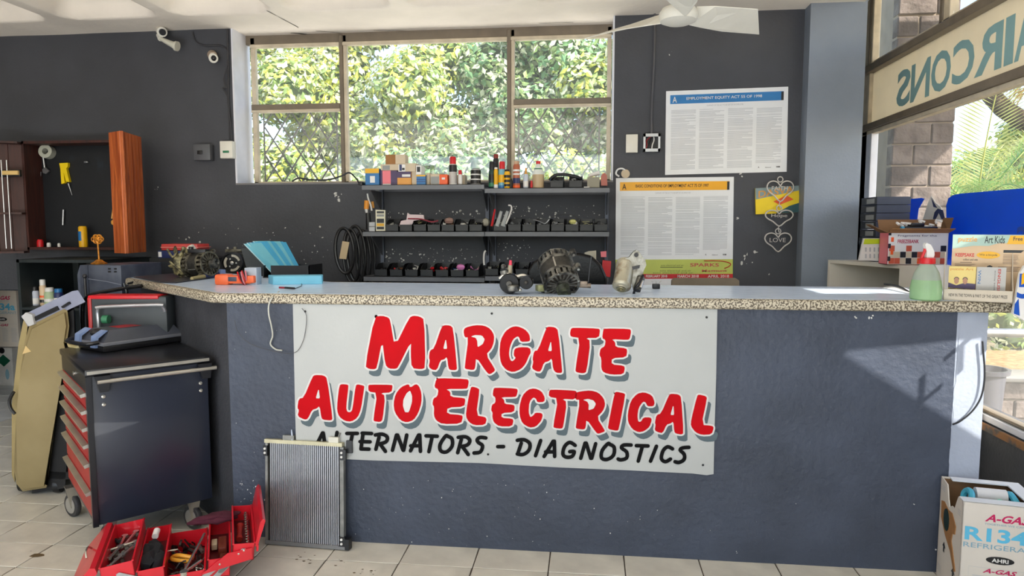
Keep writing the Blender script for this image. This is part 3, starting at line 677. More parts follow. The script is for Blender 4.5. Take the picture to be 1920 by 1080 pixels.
# ---- other things on the shelves
def tri(name, label, cat, pxs, Y, d, m, group=None): return solid(name, label, cat, MB(w=True).py(pxs, Y, d), m, group, False)
t = thing('label_card', 'tall white and yellow label card standing at the left end of the middle shelf', 'card', PY(713, 433.5, 4.515))
MB(w=True).py([(704, 393), (722, 394), (722.5, 433), (705, 433)], 4.52, .012).build('card', mat('cream_card', (224, 220, 196), .6), t, False)
for i, (a, b, mm) in enumerate([(396, 400, ck), (402, 406, cgr), (410, 418, ck), (419, 424, cy), (425, 430, ck)]):
    MB(w=True).py([(706.5, a), (720, a), (720, b), (706.5, b)], 4.5195, .002).build('printed_band', mm, t, False)
for i in range(2):
    carton('carton', ['small grey white box, lower of two at the left end of the middle shelf', 'small grey white box, upper of two at the left end of the middle shelf'][i], 692, 703, [425.4, 416.5][i], z2a + [0.0003, zof(425, 697, 4.54) - z2a + .0015][i], Y=4.54, d=.06, m=c_('pale_grey_box', 190, 192, 196), group='two small grey boxes')
pk = MB(w=True); pk.prism([PY(a, b, 4.53) for a, b in [(764, 399), (768, 402), (794, 403), (795, 411), (775, 414), (772, 423), (748, 424), (752, 414), (762, 412)]], (0, .02, .0))
solid('paper_packet', 'crumpled white paper packet with red print lying in the middle shelf bins', 'packet', pk, c_('packet_paper', 216, 196, 198), smooth=False)
pr_ = MB(w=True).tube([PY(765, 410, 4.528), PY(790, 411, 4.526), PY(808, 416, 4.526), PY(822, 414, 4.53)], .005, 6, 4); solid('red_strap', 'thin dark red strap trailing from the white packet', 'strap', pr_, c_('dark_red_strap', 150, 60, 72))
def pen(name, label, cat, a, b, r, m, Y=4.53): return solid(name, label, cat, MB(w=True).cyl(PY(*a, Y), PY(*b, Y), r, r * .6, 8), m)
pen('red_pen', 'red and white marker leaning upright at the rack joint', 'pen', (922, 424), (928, 392), .009, cr_)
pen('plastic_tube', 'translucent white bottle neck leaning in a middle shelf bin', 'tube', (932, 424), (940, 396), .016, c_('milky_tube', 176, 180, 180))
pen('plastic_tube', 'pale translucent sleeve leaning right of the milky bottle neck', 'tube', (943, 424), (952, 396), .018, c_('milky_tube', 176, 180, 180))
solid('bent_pipe', 'white bent pipe standing hooked above the middle shelf bins', 'pipe', MB(w=True).tube([PY(949, 420, 4.52), PY(955, 405, 4.52), PY(959, 392, 4.52), PY(958, 386, 4.52), PY(953, 385, 4.52)], .0055, 8, 4), cw)
solid('hose_loop', 'thin black cable loop arching over the middle right bins', 'cable', MB(w=True).tube([PY(1028, 422, 4.56), PY(1034, 408, 4.55), PY(1055, 402, 4.55), PY(1078, 405, 4.55), PY(1086, 416, 4.55)], .0035, 6, 5), m_black)
solid('wiper_part', 'grey metal rod with a hooked end lying across the middle right bins', 'rod', MB(w=True).tube([PY(1000, 412, 4.54), PY(1012, 415, 4.54), PY(1022, 419, 4.54), PY(1030, 411, 4.54)], .005, 6, 3), m_steel)
solid('folded_cloth', 'folded pale cream wrapping heaped on the sixth middle bin', 'cloth', MB(w=True).sph(PY(1074, 416, 4.56), .026, 1.0, .8, .7, 8), c_('cream_wrap', 206, 204, 130))
solid('crumpled_bag', 'brown and white crumpled bag in the middle left bins', 'bag', MB(w=True).sph(PY(842, 414, 4.56), .034, 1.0, .7, .7, 7), c_('brown_bag', 150, 120, 110))
solid('clear_bag', 'clear and yellow bag bunched at the right end of the left middle shelf', 'bag', MB(w=True).sph(PY(911, 417, 4.58), .03, .9, .8, 1.0, 8), c_('clear_bag_grey', 170, 166, 150))
solid('pink_wire_bundle', 'pink and lilac bundle of wrapped wire heaped in a bottom shelf bin', 'wire', MB(w=True).sph(PY(864, 501, 4.545), .028, 1.1, .8, .8, 9), JM[7])
solid('red_bobbin', 'small red plastic bobbin in a bottom shelf bin', 'bobbin', MB(w=True).lathe([(.014, 0), (.014, .005), (.006, .006), (.006, .016), (.013, .018), (.013, .024)], PY(811, 508, 4.545), (0, -.3, 1), 12), cr_)
solid('dark_cable_heap', 'thin black cable draped on the bins of the top right shelf', 'cable', MB(w=True).tube([PY(a, b, 4.6) for a, b in [(1030, 338), (1040, 329), (1055, 327), (1070, 329), (1085, 333), (1092, 340)]], .011, 8, 4), m_black)
carton('open_box', 'open beige cardboard box near the right end of the top shelf', 1101, 1124, 332, zt2, m=m_card, bands=[(0, 0, 1, 1, c_('grey_beige', 138, 132, 112))])
solid('paper_roll', 'white paper roll lying on the open beige box', 'roll', MB(w=True).cyl(PY(1104, 329.5, 4.6), PY(1124, 324, 4.6), .014, seg=14), cw)
solid('terracotta_block', 'brown red block with an arched top at the right end of the top shelf', 'block', MB(w=True).py([(1127, 348), (1127, 330), (1130, 325), (1134, 324), (1138, 329), (1139, 348)], 4.56, .05), c_('terracotta', 172, 92, 76))
solid('white_scrap', 'small white scrap lying on the edge of the right top shelf', 'scrap', MB(w=True).cbox((pxx(1100, zt2, 4.51), 4.515, zt2 + .003), (.035, .015, .005)), cw)
solid('black_pad', 'small black pad at the left end of the left top shelf', 'pad', MB(w=True).cbox((pxx(679, zt1, 4.56), 4.56, zt1 + .012), (.03, .08, .023), bev=.004), m_black)
# hand drill hooked on the left end
t = thing('hand_drill', 'orange and black hand tool hanging at the left end of the shelves', 'drill', PY(690, 405, 4.60))
MB(w=True).cyl(PY(688, 376, 4.6), PY(687, 392, 4.6), .017, seg=12).build('body', c_('tool_orange', 232, 150, 40), t); MB(w=True).cyl(PY(687, 392, 4.6), PY(688, 401, 4.6), .013, .008, 12).build('nozzle', cw, t)
MB(w=True).tube([PY(697, 395, 4.6), PY(695, 384, 4.6), PY(691, 374, 4.6), PY(689, 363, 4.6)], .006, 8, 3).build('lever', cw, t); MB(w=True).cyl(PY(690, 399, 4.6), PY(692, 430, 4.6), .016, .02, 10).build('handle', m_black, t); MB(w=True).cyl(PY(698, 378, 4.62), PY(700, 390, 4.62), .010, seg=8).build('knob', c_('tool_ochre', 190, 130, 40), t)
solid('white_hook', 'small white pipe hook at the joint above the bottom shelves', 'hook', MB(w=True).tube([PY(911, 470, 4.52), PY(908, 474, 4.52), PY(907, 486, 4.52), PY(908, 497, 4.52)], .006, 8, 4), cw)
# fan belts hanging at the left
FB = 'hanging drive belts left of the shelves'
for k, (cx, w, a, b, r) in enumerate([(646, 17, 428, 512, .012), (659, 15, 430, 530, .010), (668, 17, 424, 530, .012), (681, 13, 432, 530, .010), (692, 11, 436, 532, .009)]):
    Yk = 4.60 - .0 + .03 * k
    pts = [PY(cx + w * math.cos(u) + (4 if math.sin(u) > 0 else 0) * 0 + 6 * math.sin(u) * -.4, (a + b) / 2 - (b - a) / 2 * math.sin(u), Yk) for u in [2 * PI * q / 14 for q in range(14)]]
    tg = thing('drive_belt', 'black ribbed drive belt hanging in a long loop, ' + ['leftmost, with beige tag', 'second from the left', 'third and widest', 'fourth from the left', 'nearest the shelves'][k], 'belt', PY(cx, a, Yk), 0, FB)
    MB(w=True).tube(pts, r, 8, 4, True).build('loop', mat('black_rubber', (24, 24, 26), .35), tg)
    if k == 0: MB(w=True).py([(642, 452), (655, 454), (649, 486), (636, 485)], 4.58, .003).build('paper_tag', c_('beige_tag', 200, 178, 140), tg, False)
# cable on the sill left
solid('sill_cable', 'black cable lying along the window sill left of the cartons', 'cable', MB(w=True).tube([PY(a, b, 4.84) + Vector((0, 0, .004)) for a, b in [(548, 341), (560, 335), (580, 338), (615, 338), (640, 331), (655, 325), (668, 336), (672, 343)]], .006, 6, 5), m_black)
flakes(wall_back, [(715, 395, 905, 425, 60, 10), (925, 385, 1138, 425, 90, 9), (720, 465, 900, 505, 120, 8), (925, 450, 1000, 500, 50, 8), (620, 360, 645, 376, 7, 16), (285, 350, 300, 360, 4, 8), (330, 420, 640, 470, 40, 9), (1380, 470, 1420, 495, 9, 16), (1378, 405, 1384, 412, 2, 22), (1380, 322, 1392, 334, 4, 20), (1255, 95, 1262, 105, 2, 8), (560, 470, 620, 500, 10, 7), (1440, 510, 1450, 516, 1, 10)], plane=YB - .0012, seed=9)
# ================================================================ posters
def poster(name, label, c0, c1, c2, c3, head, hm, ttl, tm_, side, seed):
    Yp = YB - .008; a, b, c, d = [PY(*q, Yp) for q in (c0, c1, c2, c3)]     # tl tr br bl
    t = thing(name, label, 'poster', d)
    MB(w=True).prism([a, b, c, d], (0, .004, 0)).build('sheet', m_paper, t, False)
    ux = b - a; uy = d - a
    F = lambda u, v, e=.0008: a + ux * u + uy * v - Vector((0, e, 0))
    MB(w=True).poly([F(.035, .05), F(.965, .05), F(.965, .155), F(.035, .155)]).build('header_band', hm, t, False)
    text(MB(w=True), ttl, F(.17, .118, .0016), ux * .62, -uy * .038, .01).build('lettering', tm_, t, False)
    text(MB(w=True), 'A', F(.055, .14, .0016), ux * .035, -uy * .07, .01).build('emblem', tm_ if side else cw, t, False)
    MB(w=True).poly([F(.945, .055, .0014), F(.965, .055, .0014), F(.965, .155, .0014), F(.945, .155, .0014)]).build('side_mark', ck, t, False)
    g = MB(w=True); rn = random.Random(seed)
    text(g, 'SUMMARY OF THE ACT TO BE KEPT BY AN EMPLOYER', F(.34, .195), ux * .3, -uy * .018)
    for col in range(4):
        u0 = .045 + col * .235; u1 = u0 + .205; v = .23
        while v < .94:
            if rn.random() < .10: v += .008
            w_ = rn.uniform(.55, 1) if rn.random() < .25 else 1
            if col == 3 and v > .88: break
            h_ = .0042
            g.poly([F(u0, v), F(u0 + (u1 - u0) * w_, v), F(u0 + (u1 - u0) * w_, v + h_), F(u0, v + h_)]); v += .0125
    g.build('text_lines', m_ink, t, False, 'stuff')
    g = MB(w=True); text(g, 'A', F(.77, .945), ux * .012, -uy * .02, .02); text(g, 'labour', F(.83, .945), ux * .05, -uy * .015); text(g, 'HHM', F(.92, .945), ux * .03, -uy * .02, .03); g.build('footer_marks', m_inkd, t, False)
    return t
poster('wall_poster', 'white poster with blue header reading EMPLOYMENT EQUITY ACT', (1249, 171), (1478, 162.5), (1475, 322), (1247, 328), 0, c_('header_blue', 40, 122, 186), 'EMPLOYMENT EQUITY ACT 55 OF 1998', cw, False, 1)
poster('wall_poster', 'white poster with orange header reading BASIC CONDITIONS OF EMPLOYMENT', (1155, 334), (1376, 331.5), (1374, 486), (1154, 487), 0, c_('header_orange', 244, 176, 24), 'BASIC CONDITIONS OF EMPLOYMENT ACT 75 OF 1997', m_inkd, True, 2)
Yp = YB - .012
t = thing('wall_calendar', 'lime green wall calendar with red month bar under the orange-headed poster', 'calendar', PY(1260, 560, Yp))
Q = lambda a, b, e=0: PY(a, b, Yp - .001 - e)
MB(w=True).py([(1154, 487), (1374, 486), (1374, 515), (1154, 516)], Yp, .003).build('picture_sheet', c_('lime_print', 190, 200, 92), t, False)
MB(w=True).py([(1154, 514), (1374, 513.5), (1374, 522), (1154, 523)], Yp - .001, .003).build('month_bar', c_('month_red', 196, 30, 34), t, False)
MB(w=True).py([(1154, 523), (1374, 522), (1374, 575), (1154, 575)], Yp, .003).build('date_sheet', m_paper, t, False)
g = MB(w=True)
for w_, x in (('FEBRUARY 2018', 1211), ('MARCH 2018', 1270), ('APRIL 2018', 1327)): text(g, w_, Q(x, 520.5, .001), Q(x + 40, 520.2) - Q(x, 520.5), Vector((0, 0, .018)), .01)
g.build('month_names', cw, t, False)
text(text(MB(w=True), 'SPARKS', Q(1294, 500, .001), Q(1348, 500) - Q(1294, 500), Vector((0, 0, .024)), .02), 'Magnum', Q(1316, 511.5, .001), Q(1362, 511) - Q(1316, 511.5), Vector((0, 0, .022)), .02).build('lettering', c_('print_brick', 196, 84, 76), t, False)
g = MB(w=True)
for k, (a, b, y) in enumerate([(1239, 1282, 497), (1237, 1296, 507), (1224, 1300, 511)]): text(g, 'auto electrical and air', Q(a, y + 2, .001), Q(b, y + 2) - Q(a, y + 2), Vector((0, 0, .012)))
g.poly([Q(1238, 500.5), Q(1280, 500.5), Q(1280, 502), Q(1238, 502)]); g.build('small_print', c_('olive_ink', 110, 116, 50), t, False)
MB(w=True).tube([Q(a, b, .002) for a, b in [(1320, 489), (1345, 489), (1362, 491), (1370, 495), (1366, 500), (1358, 503)]], .003, 5, 4).build('swoosh', c_('month_red', 196, 30, 34), t)
# yellow sticker and wire hearts
t = thing('yellow_sticker', 'yellow and grey green plaque with large letter D behind the wire hearts', 'plaque', PY(1415, 402, Yp))
MB(w=True).py([(1416, 353), (1498, 348), (1499, 398), (1417, 402)], YB - .014, .012).build('board', c_('sticker_yellow', 240, 208, 20), t, False)
q = lambda a, b, e=.0006: PY(a, b, YB - .014 - e)
MB(w=True).poly([q(1416, 353), q(1498, 348), q(1498, 357), q(1417, 374)]).build('top_field', c_('sticker_grey', 128, 148, 150), t, False)
MB(w=True).poly([q(1455, 400), q(1499, 398), q(1499, 380), q(1480, 386)]).build('corner_field', c_('sticker_teal', 40, 84, 90), t, False)
MB(w=True).poly([q(1450, 378), q(1475, 366), q(1488, 374), q(1462, 384)]).build('picture', co, t, False)
text(MB(w=True), 'DASVA', q(1422, 371, .0014), q(1488, 361) - q(1422, 371), Vector((0, 0, .045)), .01).build('lettering', cor, t, False)
m_wire = mat('white_wire', (205, 200, 194), .5)
def heart(cx, hy, w, h, Y): return [PY(cx + w * x_, hy + h * y_, Y) for x_, y_ in [(0, -.35), (.18, -.62), (.5, -.75), (.85, -.62), (1, -.25), (.85, .15), (.45, .5), (0, 1), (-.45, .5), (-.85, .15), (-1, -.25), (-.85, -.62), (-.5, -.75), (-.18, -.62)]]
t = thing('wire_hearts', 'string of three white wire hearts hanging on the grey wall', 'hanging ornament', PY(1462, 475, YB - .03))
for k, (cx, hy, w, h) in enumerate([(1463, 356, 25, 22), (1461, 407, 26, 17), (1459, 452, 25, 20)]):
    MB(w=True).tube(heart(cx, hy, w, h, YB - .03), .0045, 6, 3, True).build('heart', m_wire, t)
    MB(w=True).tube([PY(cx + 5 * math.cos(u), hy - h * .62 - 6 + 5 * math.sin(u), YB - .03) for u in [PI * q / 4 for q in range(8)]], .0035, 6, 2, True).build('ring', m_wire, t)
    if k < 2: MB(w=True).tube([PY(cx, hy + h, YB - .03), PY(cx - 2, hy + h + 4, YB - .03), PY(cx, hy + h + 12, YB - .03)], .003, 6, 2).build('link', m_wire, t)
for k, w_ in enumerate(('FAITH', 'Hope', 'LOVE')):
    cx, hy = [(1447, 357), (1446, 409), (1443, 454)][k]; text(MB(w=True), w_, PY(cx, hy, YB - .03), PY(cx + 30, hy, YB - .03) - PY(cx, hy, YB - .03), Vector((0, 0, .028))).build('lettering', m_wire, t, False)
# switch, open junction box, conduit, rosette
t = thing('light_switch', 'white dimmer switch plate left of the open junction box', 'switch', PY(1184, 270, YB - .01))
MB(w=True).box(*[v for p in [(PY(1173, 287, YB).x, PY(1195, 287, YB).x), (YB - .035, YB - .001), (PY(1184, 287, YB).z, PY(1184, 253, YB).z)] for v in p], .003).build('plate', m_white, t)
MB(w=True).cyl(PY(1184, 270, YB - .035), PY(1184, 270, YB - .05), .012, seg=14).build('dial', m_white, t)
t = thing('junction_box', 'open metal junction box with exposed wires below the conduit', 'junction box', PY(1221, 270, YB - .01))
a, b = PY(1205, 286, YB), PY(1237, 252, YB); fr = MB(w=True)
for q in ((a.x, a.x + .014, a.z, b.z), (b.x - .014, b.x, a.z, b.z), (a.x, b.x, a.z, a.z + .02), (a.x, b.x, b.z - .02, b.z)): fr.box(q[0], q[1], YB - .05, YB - .001, q[2], q[3])
fr.build('housing', m_steel, t, False); MB(w=True).box(a.x, b.x, YB - .006, YB - .002, a.z, b.z).build('back_plate', m_black, t, False)
for k, mm in enumerate((c_('wire_red', 150, 40, 50), m_black, cw)): MB(w=True).tube([PY(1210 + 6 * k, 281, YB - .03), PY(1213 + 5 * k, 272, YB - .04), PY(1212 + 7 * k, 264, YB - .03), PY(1220 + 3 * k, 256, YB - .03)], .004, 6, 3).build('wire', mm, t)
solid('conduit', 'thin grey conduit running down the grey wall to the junction box', 'conduit', MB(w=True).tube([PY(1228, 21, YB - .012), PY(1226, 120, YB - .012), PY(1222, 200, YB - .012), PY(1221.5, 251, YB - .014)], .008, 8, 3), mat('conduit_paint', (82, 82, 86), .5))
t = thing('rosette', 'crumpled white round badge with a white loop above the lower poster', 'badge', PY(1172, 333, YB - .02))
MB(w=True).lathe([(.028, 0), (.030, .006), (.015, .010), (0, .008)], PY(1172.5, 326, YB - .012), (0.1, -1, .1), 14).build('disc', m_cardl, t)
MB(w=True).tube([PY(a, b, YB - .014) for a, b in [(1161, 331), (1155, 326), (1158, 318), (1166, 316), (1172, 319)]], .006, 6, 3).build('loop', m_paper, t)
# ================================================================ left part of the wall : cameras, cables, switches
t = thing('security_camera', 'white bracket-mounted security camera under the ceiling, lens box missing its hood', 'camera', PY(300, 60, YB - .08))
MB(w=True).cyl(PY(302, 58, YB - .04), PY(304, 60, YB - .10), .034, seg=18).build('mount', m_white, t); MB(w=True).cyl(PY(304, 60, YB - .1), PY(305, 60.5, YB - .112), .022, seg=16).build('lens', m_black, t)
MB(w=True).cyl(PY(298, 66, YB - .06), PY(301, 73, YB - .09), .018, seg=12).build('joint', m_white, t); MB(w=True).tube([PY(302, 73, YB - .09), PY(316, 80, YB - .10), PY(329, 86, YB - .11)], .013, 10, 2, r1=.026).build('arm', c_('ivory_arm', 214, 212, 196), t)
MB(w=True).cyl(PY(329, 86, YB - .11), PY(333, 87, YB - .11), .034, .034, 16).build('flange', c_('ivory_arm', 214, 212, 196), t)
t = thing('dome_camera', 'small round white security camera on the dark wall near the window', 'camera', PY(400, 106, YB - .05))
MB(w=True).cyl(PY(398, 103, YB - .002), PY(400, 106, YB - .05), .034, .03, 18).build('body', c_('dusty_beige', 196, 176, 156), t); MB(w=True).lathe([(.033, 0), (.033, .012), (.022, .014)], PY(401, 109, YB - .05), (.05, -1, -.25), 20).build('ring', m_white, t); MB(w=True).sph(PY(401, 109, YB - .062), .02).build('lens', m_black, t)
mg = mat('painted_cable', (58, 58, 62), .5)
solid('wall_cable', 'bundle of grey cables running down the wall beside the window recess', 'cable', MB(w=True).tube([PY(a, b, YB - .01) for a, b in [(426, 55), (427, 95), (428, 140), (428, 180), (430, 220), (431, 262)]], .007, 6, 3).tube([PY(a, b, YB - .02) for a, b in [(427, 118), (421, 140), (419, 152), (424, 166), (417, 165), (426, 180), (427, 196), (432, 230), (434, 262)]], .004, 6, 3), mg)
solid('wall_cable', 'curved grey cable looping from the ceiling towards the cable bundle', 'cable', MB(w=True).tube([PY(a, b, YB - .01) for a, b in [(361, 60), (364, 72), (372, 82), (388, 86), (410, 85), (421, 90), (427, 96)]], .006, 6, 4), mg)
t = thing('socket_box', 'dark grey wall box with a small button left of the white switch', 'switch', PY(386, 288, YB - .01))
MB(w=True).box(PY(371, 288, YB).x, PY(402, 288, YB).x, YB - .06, YB - .001, PY(386, 302, YB).z, PY(386, 272, YB).z, .004).build('housing', c_('dark_grey_box', 84, 86, 90), t); MB(w=True).box(PY(379, 288, YB).x, PY(388, 288, YB).x, YB - .066, YB - .06, PY(386, 291, YB).z, PY(386, 284, YB).z, .001).build('button', m_black, t)
t = thing('light_switch', 'white rectangular switch with green button beside the window recess', 'switch', PY(430, 282, YB - .01))
MB(w=True).box(PY(419, 282, YB).x, PY(442, 282, YB).x, YB - .05, YB - .001, PY(430, 298, YB).z, PY(430, 266, YB).z, .003).build('plate', m_white, t); MB(w=True).box(PY(425, 282, YB).x, PY(436, 282, YB).x, YB - .056, YB - .05, PY(430, 288, YB).z, PY(430, 284, YB).z, .001).build('button', cg, t)
# ================================================================ open tool cabinet on the wall
def wood(n, rgb, rgb2, rough=.4):
    m = mat(n, rgb, rough, rgb2=rgb2, thr=(.35, .7), scale=3); m.node_tree.nodes['Noise Texture'].inputs['Distortion'].default_value = 1.5
    mp = m.node_tree.nodes.new('ShaderNodeMapping'); mp.inputs['Scale'].default_value = (9, 9, .8); k = m.node_tree
    nz = k.nodes['Noise Texture']; src = nz.inputs['Vector'].links[0].from_socket; k.links.new(src, mp.inputs[0]); k.links.new(mp.outputs[0], nz.inputs['Vector']); return m
m_pine = wood('orange_pine', (206, 110, 56), (150, 66, 30)); m_dwood = wood('dark_maroon_wood', (70, 34, 26), (46, 24, 22), .6); m_pegb = mat('black_cabinet_back', (16, 19, 24), .5, rgb2=(34, 46, 60), thr=(.62, .8), scale=5)
Yc0 = 4.62                                                   # cabinet front
cab = thing('tool_cabinet', 'wall-hung wooden tool cabinet with both doors open and black inside', 'cabinet', PY(130, 475, Yc0))
a, b = PY(52, 468, Yc0), PY(214, 262, Yc0); x0, x1, z0, z1 = a.x, b.x, a.z, b.z
MB(w=True).box(x0, x1, YB - .02, YB - .004, z0, z1).build('back_panel', m_pegb, cab, False)
for nm, q in (('side_panel', (x0, x0 + .016, z0, z1)), ('side_panel', (x1 - .016, x1, z0, z1)), ('top_panel', (x0, x1, z1 - .018, z1)), ('bottom_panel', (x0, x1, z0, z0 + .018))):
    MB(w=True).box(q[0], q[1], Yc0, YB - .004, q[2], q[3]).build(nm, m_dwood, cab, False)
# right door: a shallow box of pine boards, swung open towards the viewer
hd = Vector((x1, Yc0 - .005, 0)); dd = Vector((.30, -.42, 0)).normalized(); dn = Vector((dd.y, -dd.x, 0)) * -1
D1 = MB(w=True)
pz0, pz1 = PY(230, 474, 4.4).z, PY(230, 250, 4.4).z
dthick = .11
p0 = Vector((PY(205, 300, Yc0 - .01).x, Yc0 - .01, 0)); pE = Vector((PY(236, 300, 4.50).x, 4.50, 0))
# edge face (px 205..228) and outer boarded face (px 228..268)
e0 = Vector((PY(206, 300, 4.36).x, 4.36, 0)); e1 = Vector((PY(229, 300, 4.28).x, 4.28, 0)); e2 = Vector((PY(264, 300, 4.58).x, 4.60, 0)); e3 = e0 + (e2 - e1)
def dq(p, q, ins, name, m, t_=.014):
    n = (q - p).cross(Z).normalized() * t_
    P4 = [Vector((v.x, v.y, zz)) for v, zz in ((p, pz0), (q, pz0), (q, pz1), (p, pz1))]
    return MB(w=True).prism(P4, -n if ins else n).build(name, m, cab, False)
dq(e0, e1, True, 'door_stile', m_pine)
nb = 6
for k in range(nb):
    p = e1 + (e2 - e1) * (k / nb + .018); q = e1 + (e2 - e1) * ((k + 1) / nb - .022)
    dq(p, q, True, 'door_board', m_pine, .014 - (.003 if k % 2 else 0))
dq(e0 + (e1 - e0) * .06, e3 + (e2 - e3) * .06, False, 'door_liner', m_dwood)
# left door, seen from inside
l0 = Vector((x0, Yc0, 0)); l1 = Vector((x0 - .22, Yc0 - .12, 0)); zz0, zz1 = PY(25, 475, 4.5).z, PY(25, 262, 4.5).z
for k in range(3):
    p = l0 + (l1 - l0) * (k / 3 + .01); q = l0 + (l1 - l0) * ((k + 1) / 3 - .01); MB(w=True).prism([Vector((v.x, v.y, z_)) for v, z_ in ((p, zz0), (q, zz0), (q, zz1), (p, zz1))], (.006, .012, 0)).build('door_board', m_dwood, cab, False)
for z_ in (zz0, zof(402, 30, 4.55), zz1 - .02):
    MB(w=True).prism([Vector((v.x, v.y, z_)) for v in (l0, l1, l1 + Vector((.04, -.08, 0)), l0 + Vector((.04, -.08, 0)))], (0, 0, .014)).build('door_shelf', m_dwood, cab, False)
GT = 'hand tools in the wall cabinet'
def hang(name, label, cat, mb, m): return solid(name, label, cat, mb, m, GT)
for k, px in enumerate((2, 12)):
    hang('steel_rule', ['long thin steel rod upright on the left cabinet door, outer one', 'long thin steel rod upright on the left cabinet door, inner one'][k], 'rod', MB(w=True).cyl(PY(px, 300, 4.5), PY(px + 10, 466, 4.5), .004, seg=6), m_steel)
t = thing('brush', 'cream-handled flat brush clipped across the left cabinet door', 'brush', PY(20, 324, 4.5), 0, GT)
MB(w=True).cbox(PY(20, 324, 4.5), (.125, .02, .03), bev=.004).build('handle', c_('cream_handle', 220, 186, 120), t); MB(w=True).cbox(PY(20, 325, 4.515), (.16, .02, .05), bev=.004).build('backing', m_black, t)
Yi = YB - .035
t = thing('tape_roll', 'roll of silver tape hanging in the wall cabinet', 'tape', PY(95, 287, Yi), 0, GT)
MB(w=True).lathe([(.022, 0), (.05, 0), (.05, .05), (.022, .05), (.022, 0)], PY(93, 286, Yi + .01), (.1, -1, .1), 24, cap=False).build('tape', c_('tape_grey', 176, 178, 164), t)
t = thing('spanner', 'adjustable spanner hanging at the left inside the cabinet', 'spanner', PY(84, 320, Yi), 0, GT)
MB(w=True).cyl(PY(79, 278, Yi), PY(84, 315, Yi), .007, seg=8).build('handle', m_steel, t); MB(w=True).py([(79, 318), (84, 313), (92, 320), (86, 326), (80, 324)], Yi - .01, .014).build('jaw', m_steel, t)
t = thing('wire_stripper', 'yellow wire stripper hanging in the middle of the wall cabinet', 'pliers', PY(120, 340, Yi), 0, GT)
MB(w=True).py([(111, 306), (127, 305), (127, 312), (124, 316), (130, 341), (124, 341), (119, 322), (121, 343), (115, 345), (113, 316)], Yi - .01, .022).build('grips', c_('tool_yellow', 238, 206, 16), t)
MB(w=True).cyl(PY(128, 344, Yi), PY(135, 366, Yi), .005, .001, 6).build('blade', m_steel, t)
hang('small_hook', 'small bright hook on the cabinet back beside the wire stripper', 'hook', MB(w=True).cbox(PY(162, 304, Yi), (.03, .02, .012), bev=.003), m_steel)
hang('spanner', 'slim steel open-ended spanner hanging low inside the cabinet', 'spanner', MB(w=True).cyl(PY(119, 393, Yi), PY(118, 422, Yi), .006, seg=8), m_steel)
hang('chain', 'thin dark chain hanging at the left of the cabinet back', 'chain', MB(w=True).tube([PY(77, 322, Yi), PY(75, 345, Yi), PY(76, 372, Yi), PY(71, 390, Yi)], .004, 6, 3), mat('dull_chain', (88, 88, 92), .5, .6))
t = thing('spray_tube', 'yellow and blue tube standing at the bottom of the wall cabinet', 'tube', PY(156, 465, Yi - .04), 0, GT)
zb = z0 + .018; hx = pxx(157, zb, 4.7); hh_ = zof(424, 156, 4.7) - zb
MB(w=True).lathe([(.028, 0), (.029, .01), (.029, hh_ - .01), (.022, hh_)], (hx, 4.7, zb)).build('body', cy, t); MB(w=True).lathe([(.0295, hh_ * .3), (.0295, hh_ * .75)], (hx - .002, 4.7, zb), cap=False).build('label_band', cb, t)
for k, (px, pt, r, mm, lb, nm) in enumerate([(76, 449, .022, cr_, 'red pot standing at the left of the cabinet floor', 'pot'), (92, 455, .014, cw, 'white small pot beside the red one on the cabinet floor', 'pot'), (111, 456, .010, cw, 'white narrow nozzle standing on the cabinet floor', 'nozzle'), (101, 464, .010, cgr, 'grey stub lying between the white pots', 'stub')]):
    g = MB(w=True).lathe([(r, 0), (r, (zof(pt, px, 4.7) - zb) * .7), (r * .7, zof(pt, px, 4.7) - zb)], (pxx(px, zb, 4.7), 4.7, zb)); solid(nm, lb, nm, g, mm, GT)
t = thing('orange_tool', 'ochre hand tool hanging beside the pine door', 'tool', PY(212, 400, 4.6), 0, GT)
MB(w=True).cyl(PY(213, 386, 4.6), PY(210, 410, 4.6), .006, seg=8).build('shaft', cor, t); MB(w=True).sph(PY(212, 417, 4.6), .016, 1, .6, 1.2).build('head', cor, t)
# ================================================================ things on the counter
m_alu = mat('dirty_aluminium', (132, 128, 112), .45, .75, rgb2=(56, 52, 46), thr=(.4, .65), scale=38, bump=.3, bscale=90)
m_iron = mat('dark_cast_iron', (128, 126, 118), .38, .65, rgb2=(50, 50, 50), thr=(.4, .6), scale=30, bump=.3, bscale=90)
m_lam2 = mat('laminated_steel', (72, 70, 66), .45, .7, var=.3, scale=50)
m_chrome = mat('bright_steel', (200, 198, 190), .25, .9); m_rust = mat('rusty_aluminium', (176, 170, 150), .42, .6, rgb2=(112, 82, 48), thr=(.5, .7), scale=16, bump=.2)
def frame(o, z, up=(0, 0, 1)):
    z = Vector(z).normalized(); x = Vector(up).cross(z).normalized(); y = z.cross(x)
    return Matrix(((x.x, y.x, z.x, o[0]), (x.y, y.y, z.y, o[1]), (x.z, y.z, z.z, o[2]), (0, 0, 0, 1)))
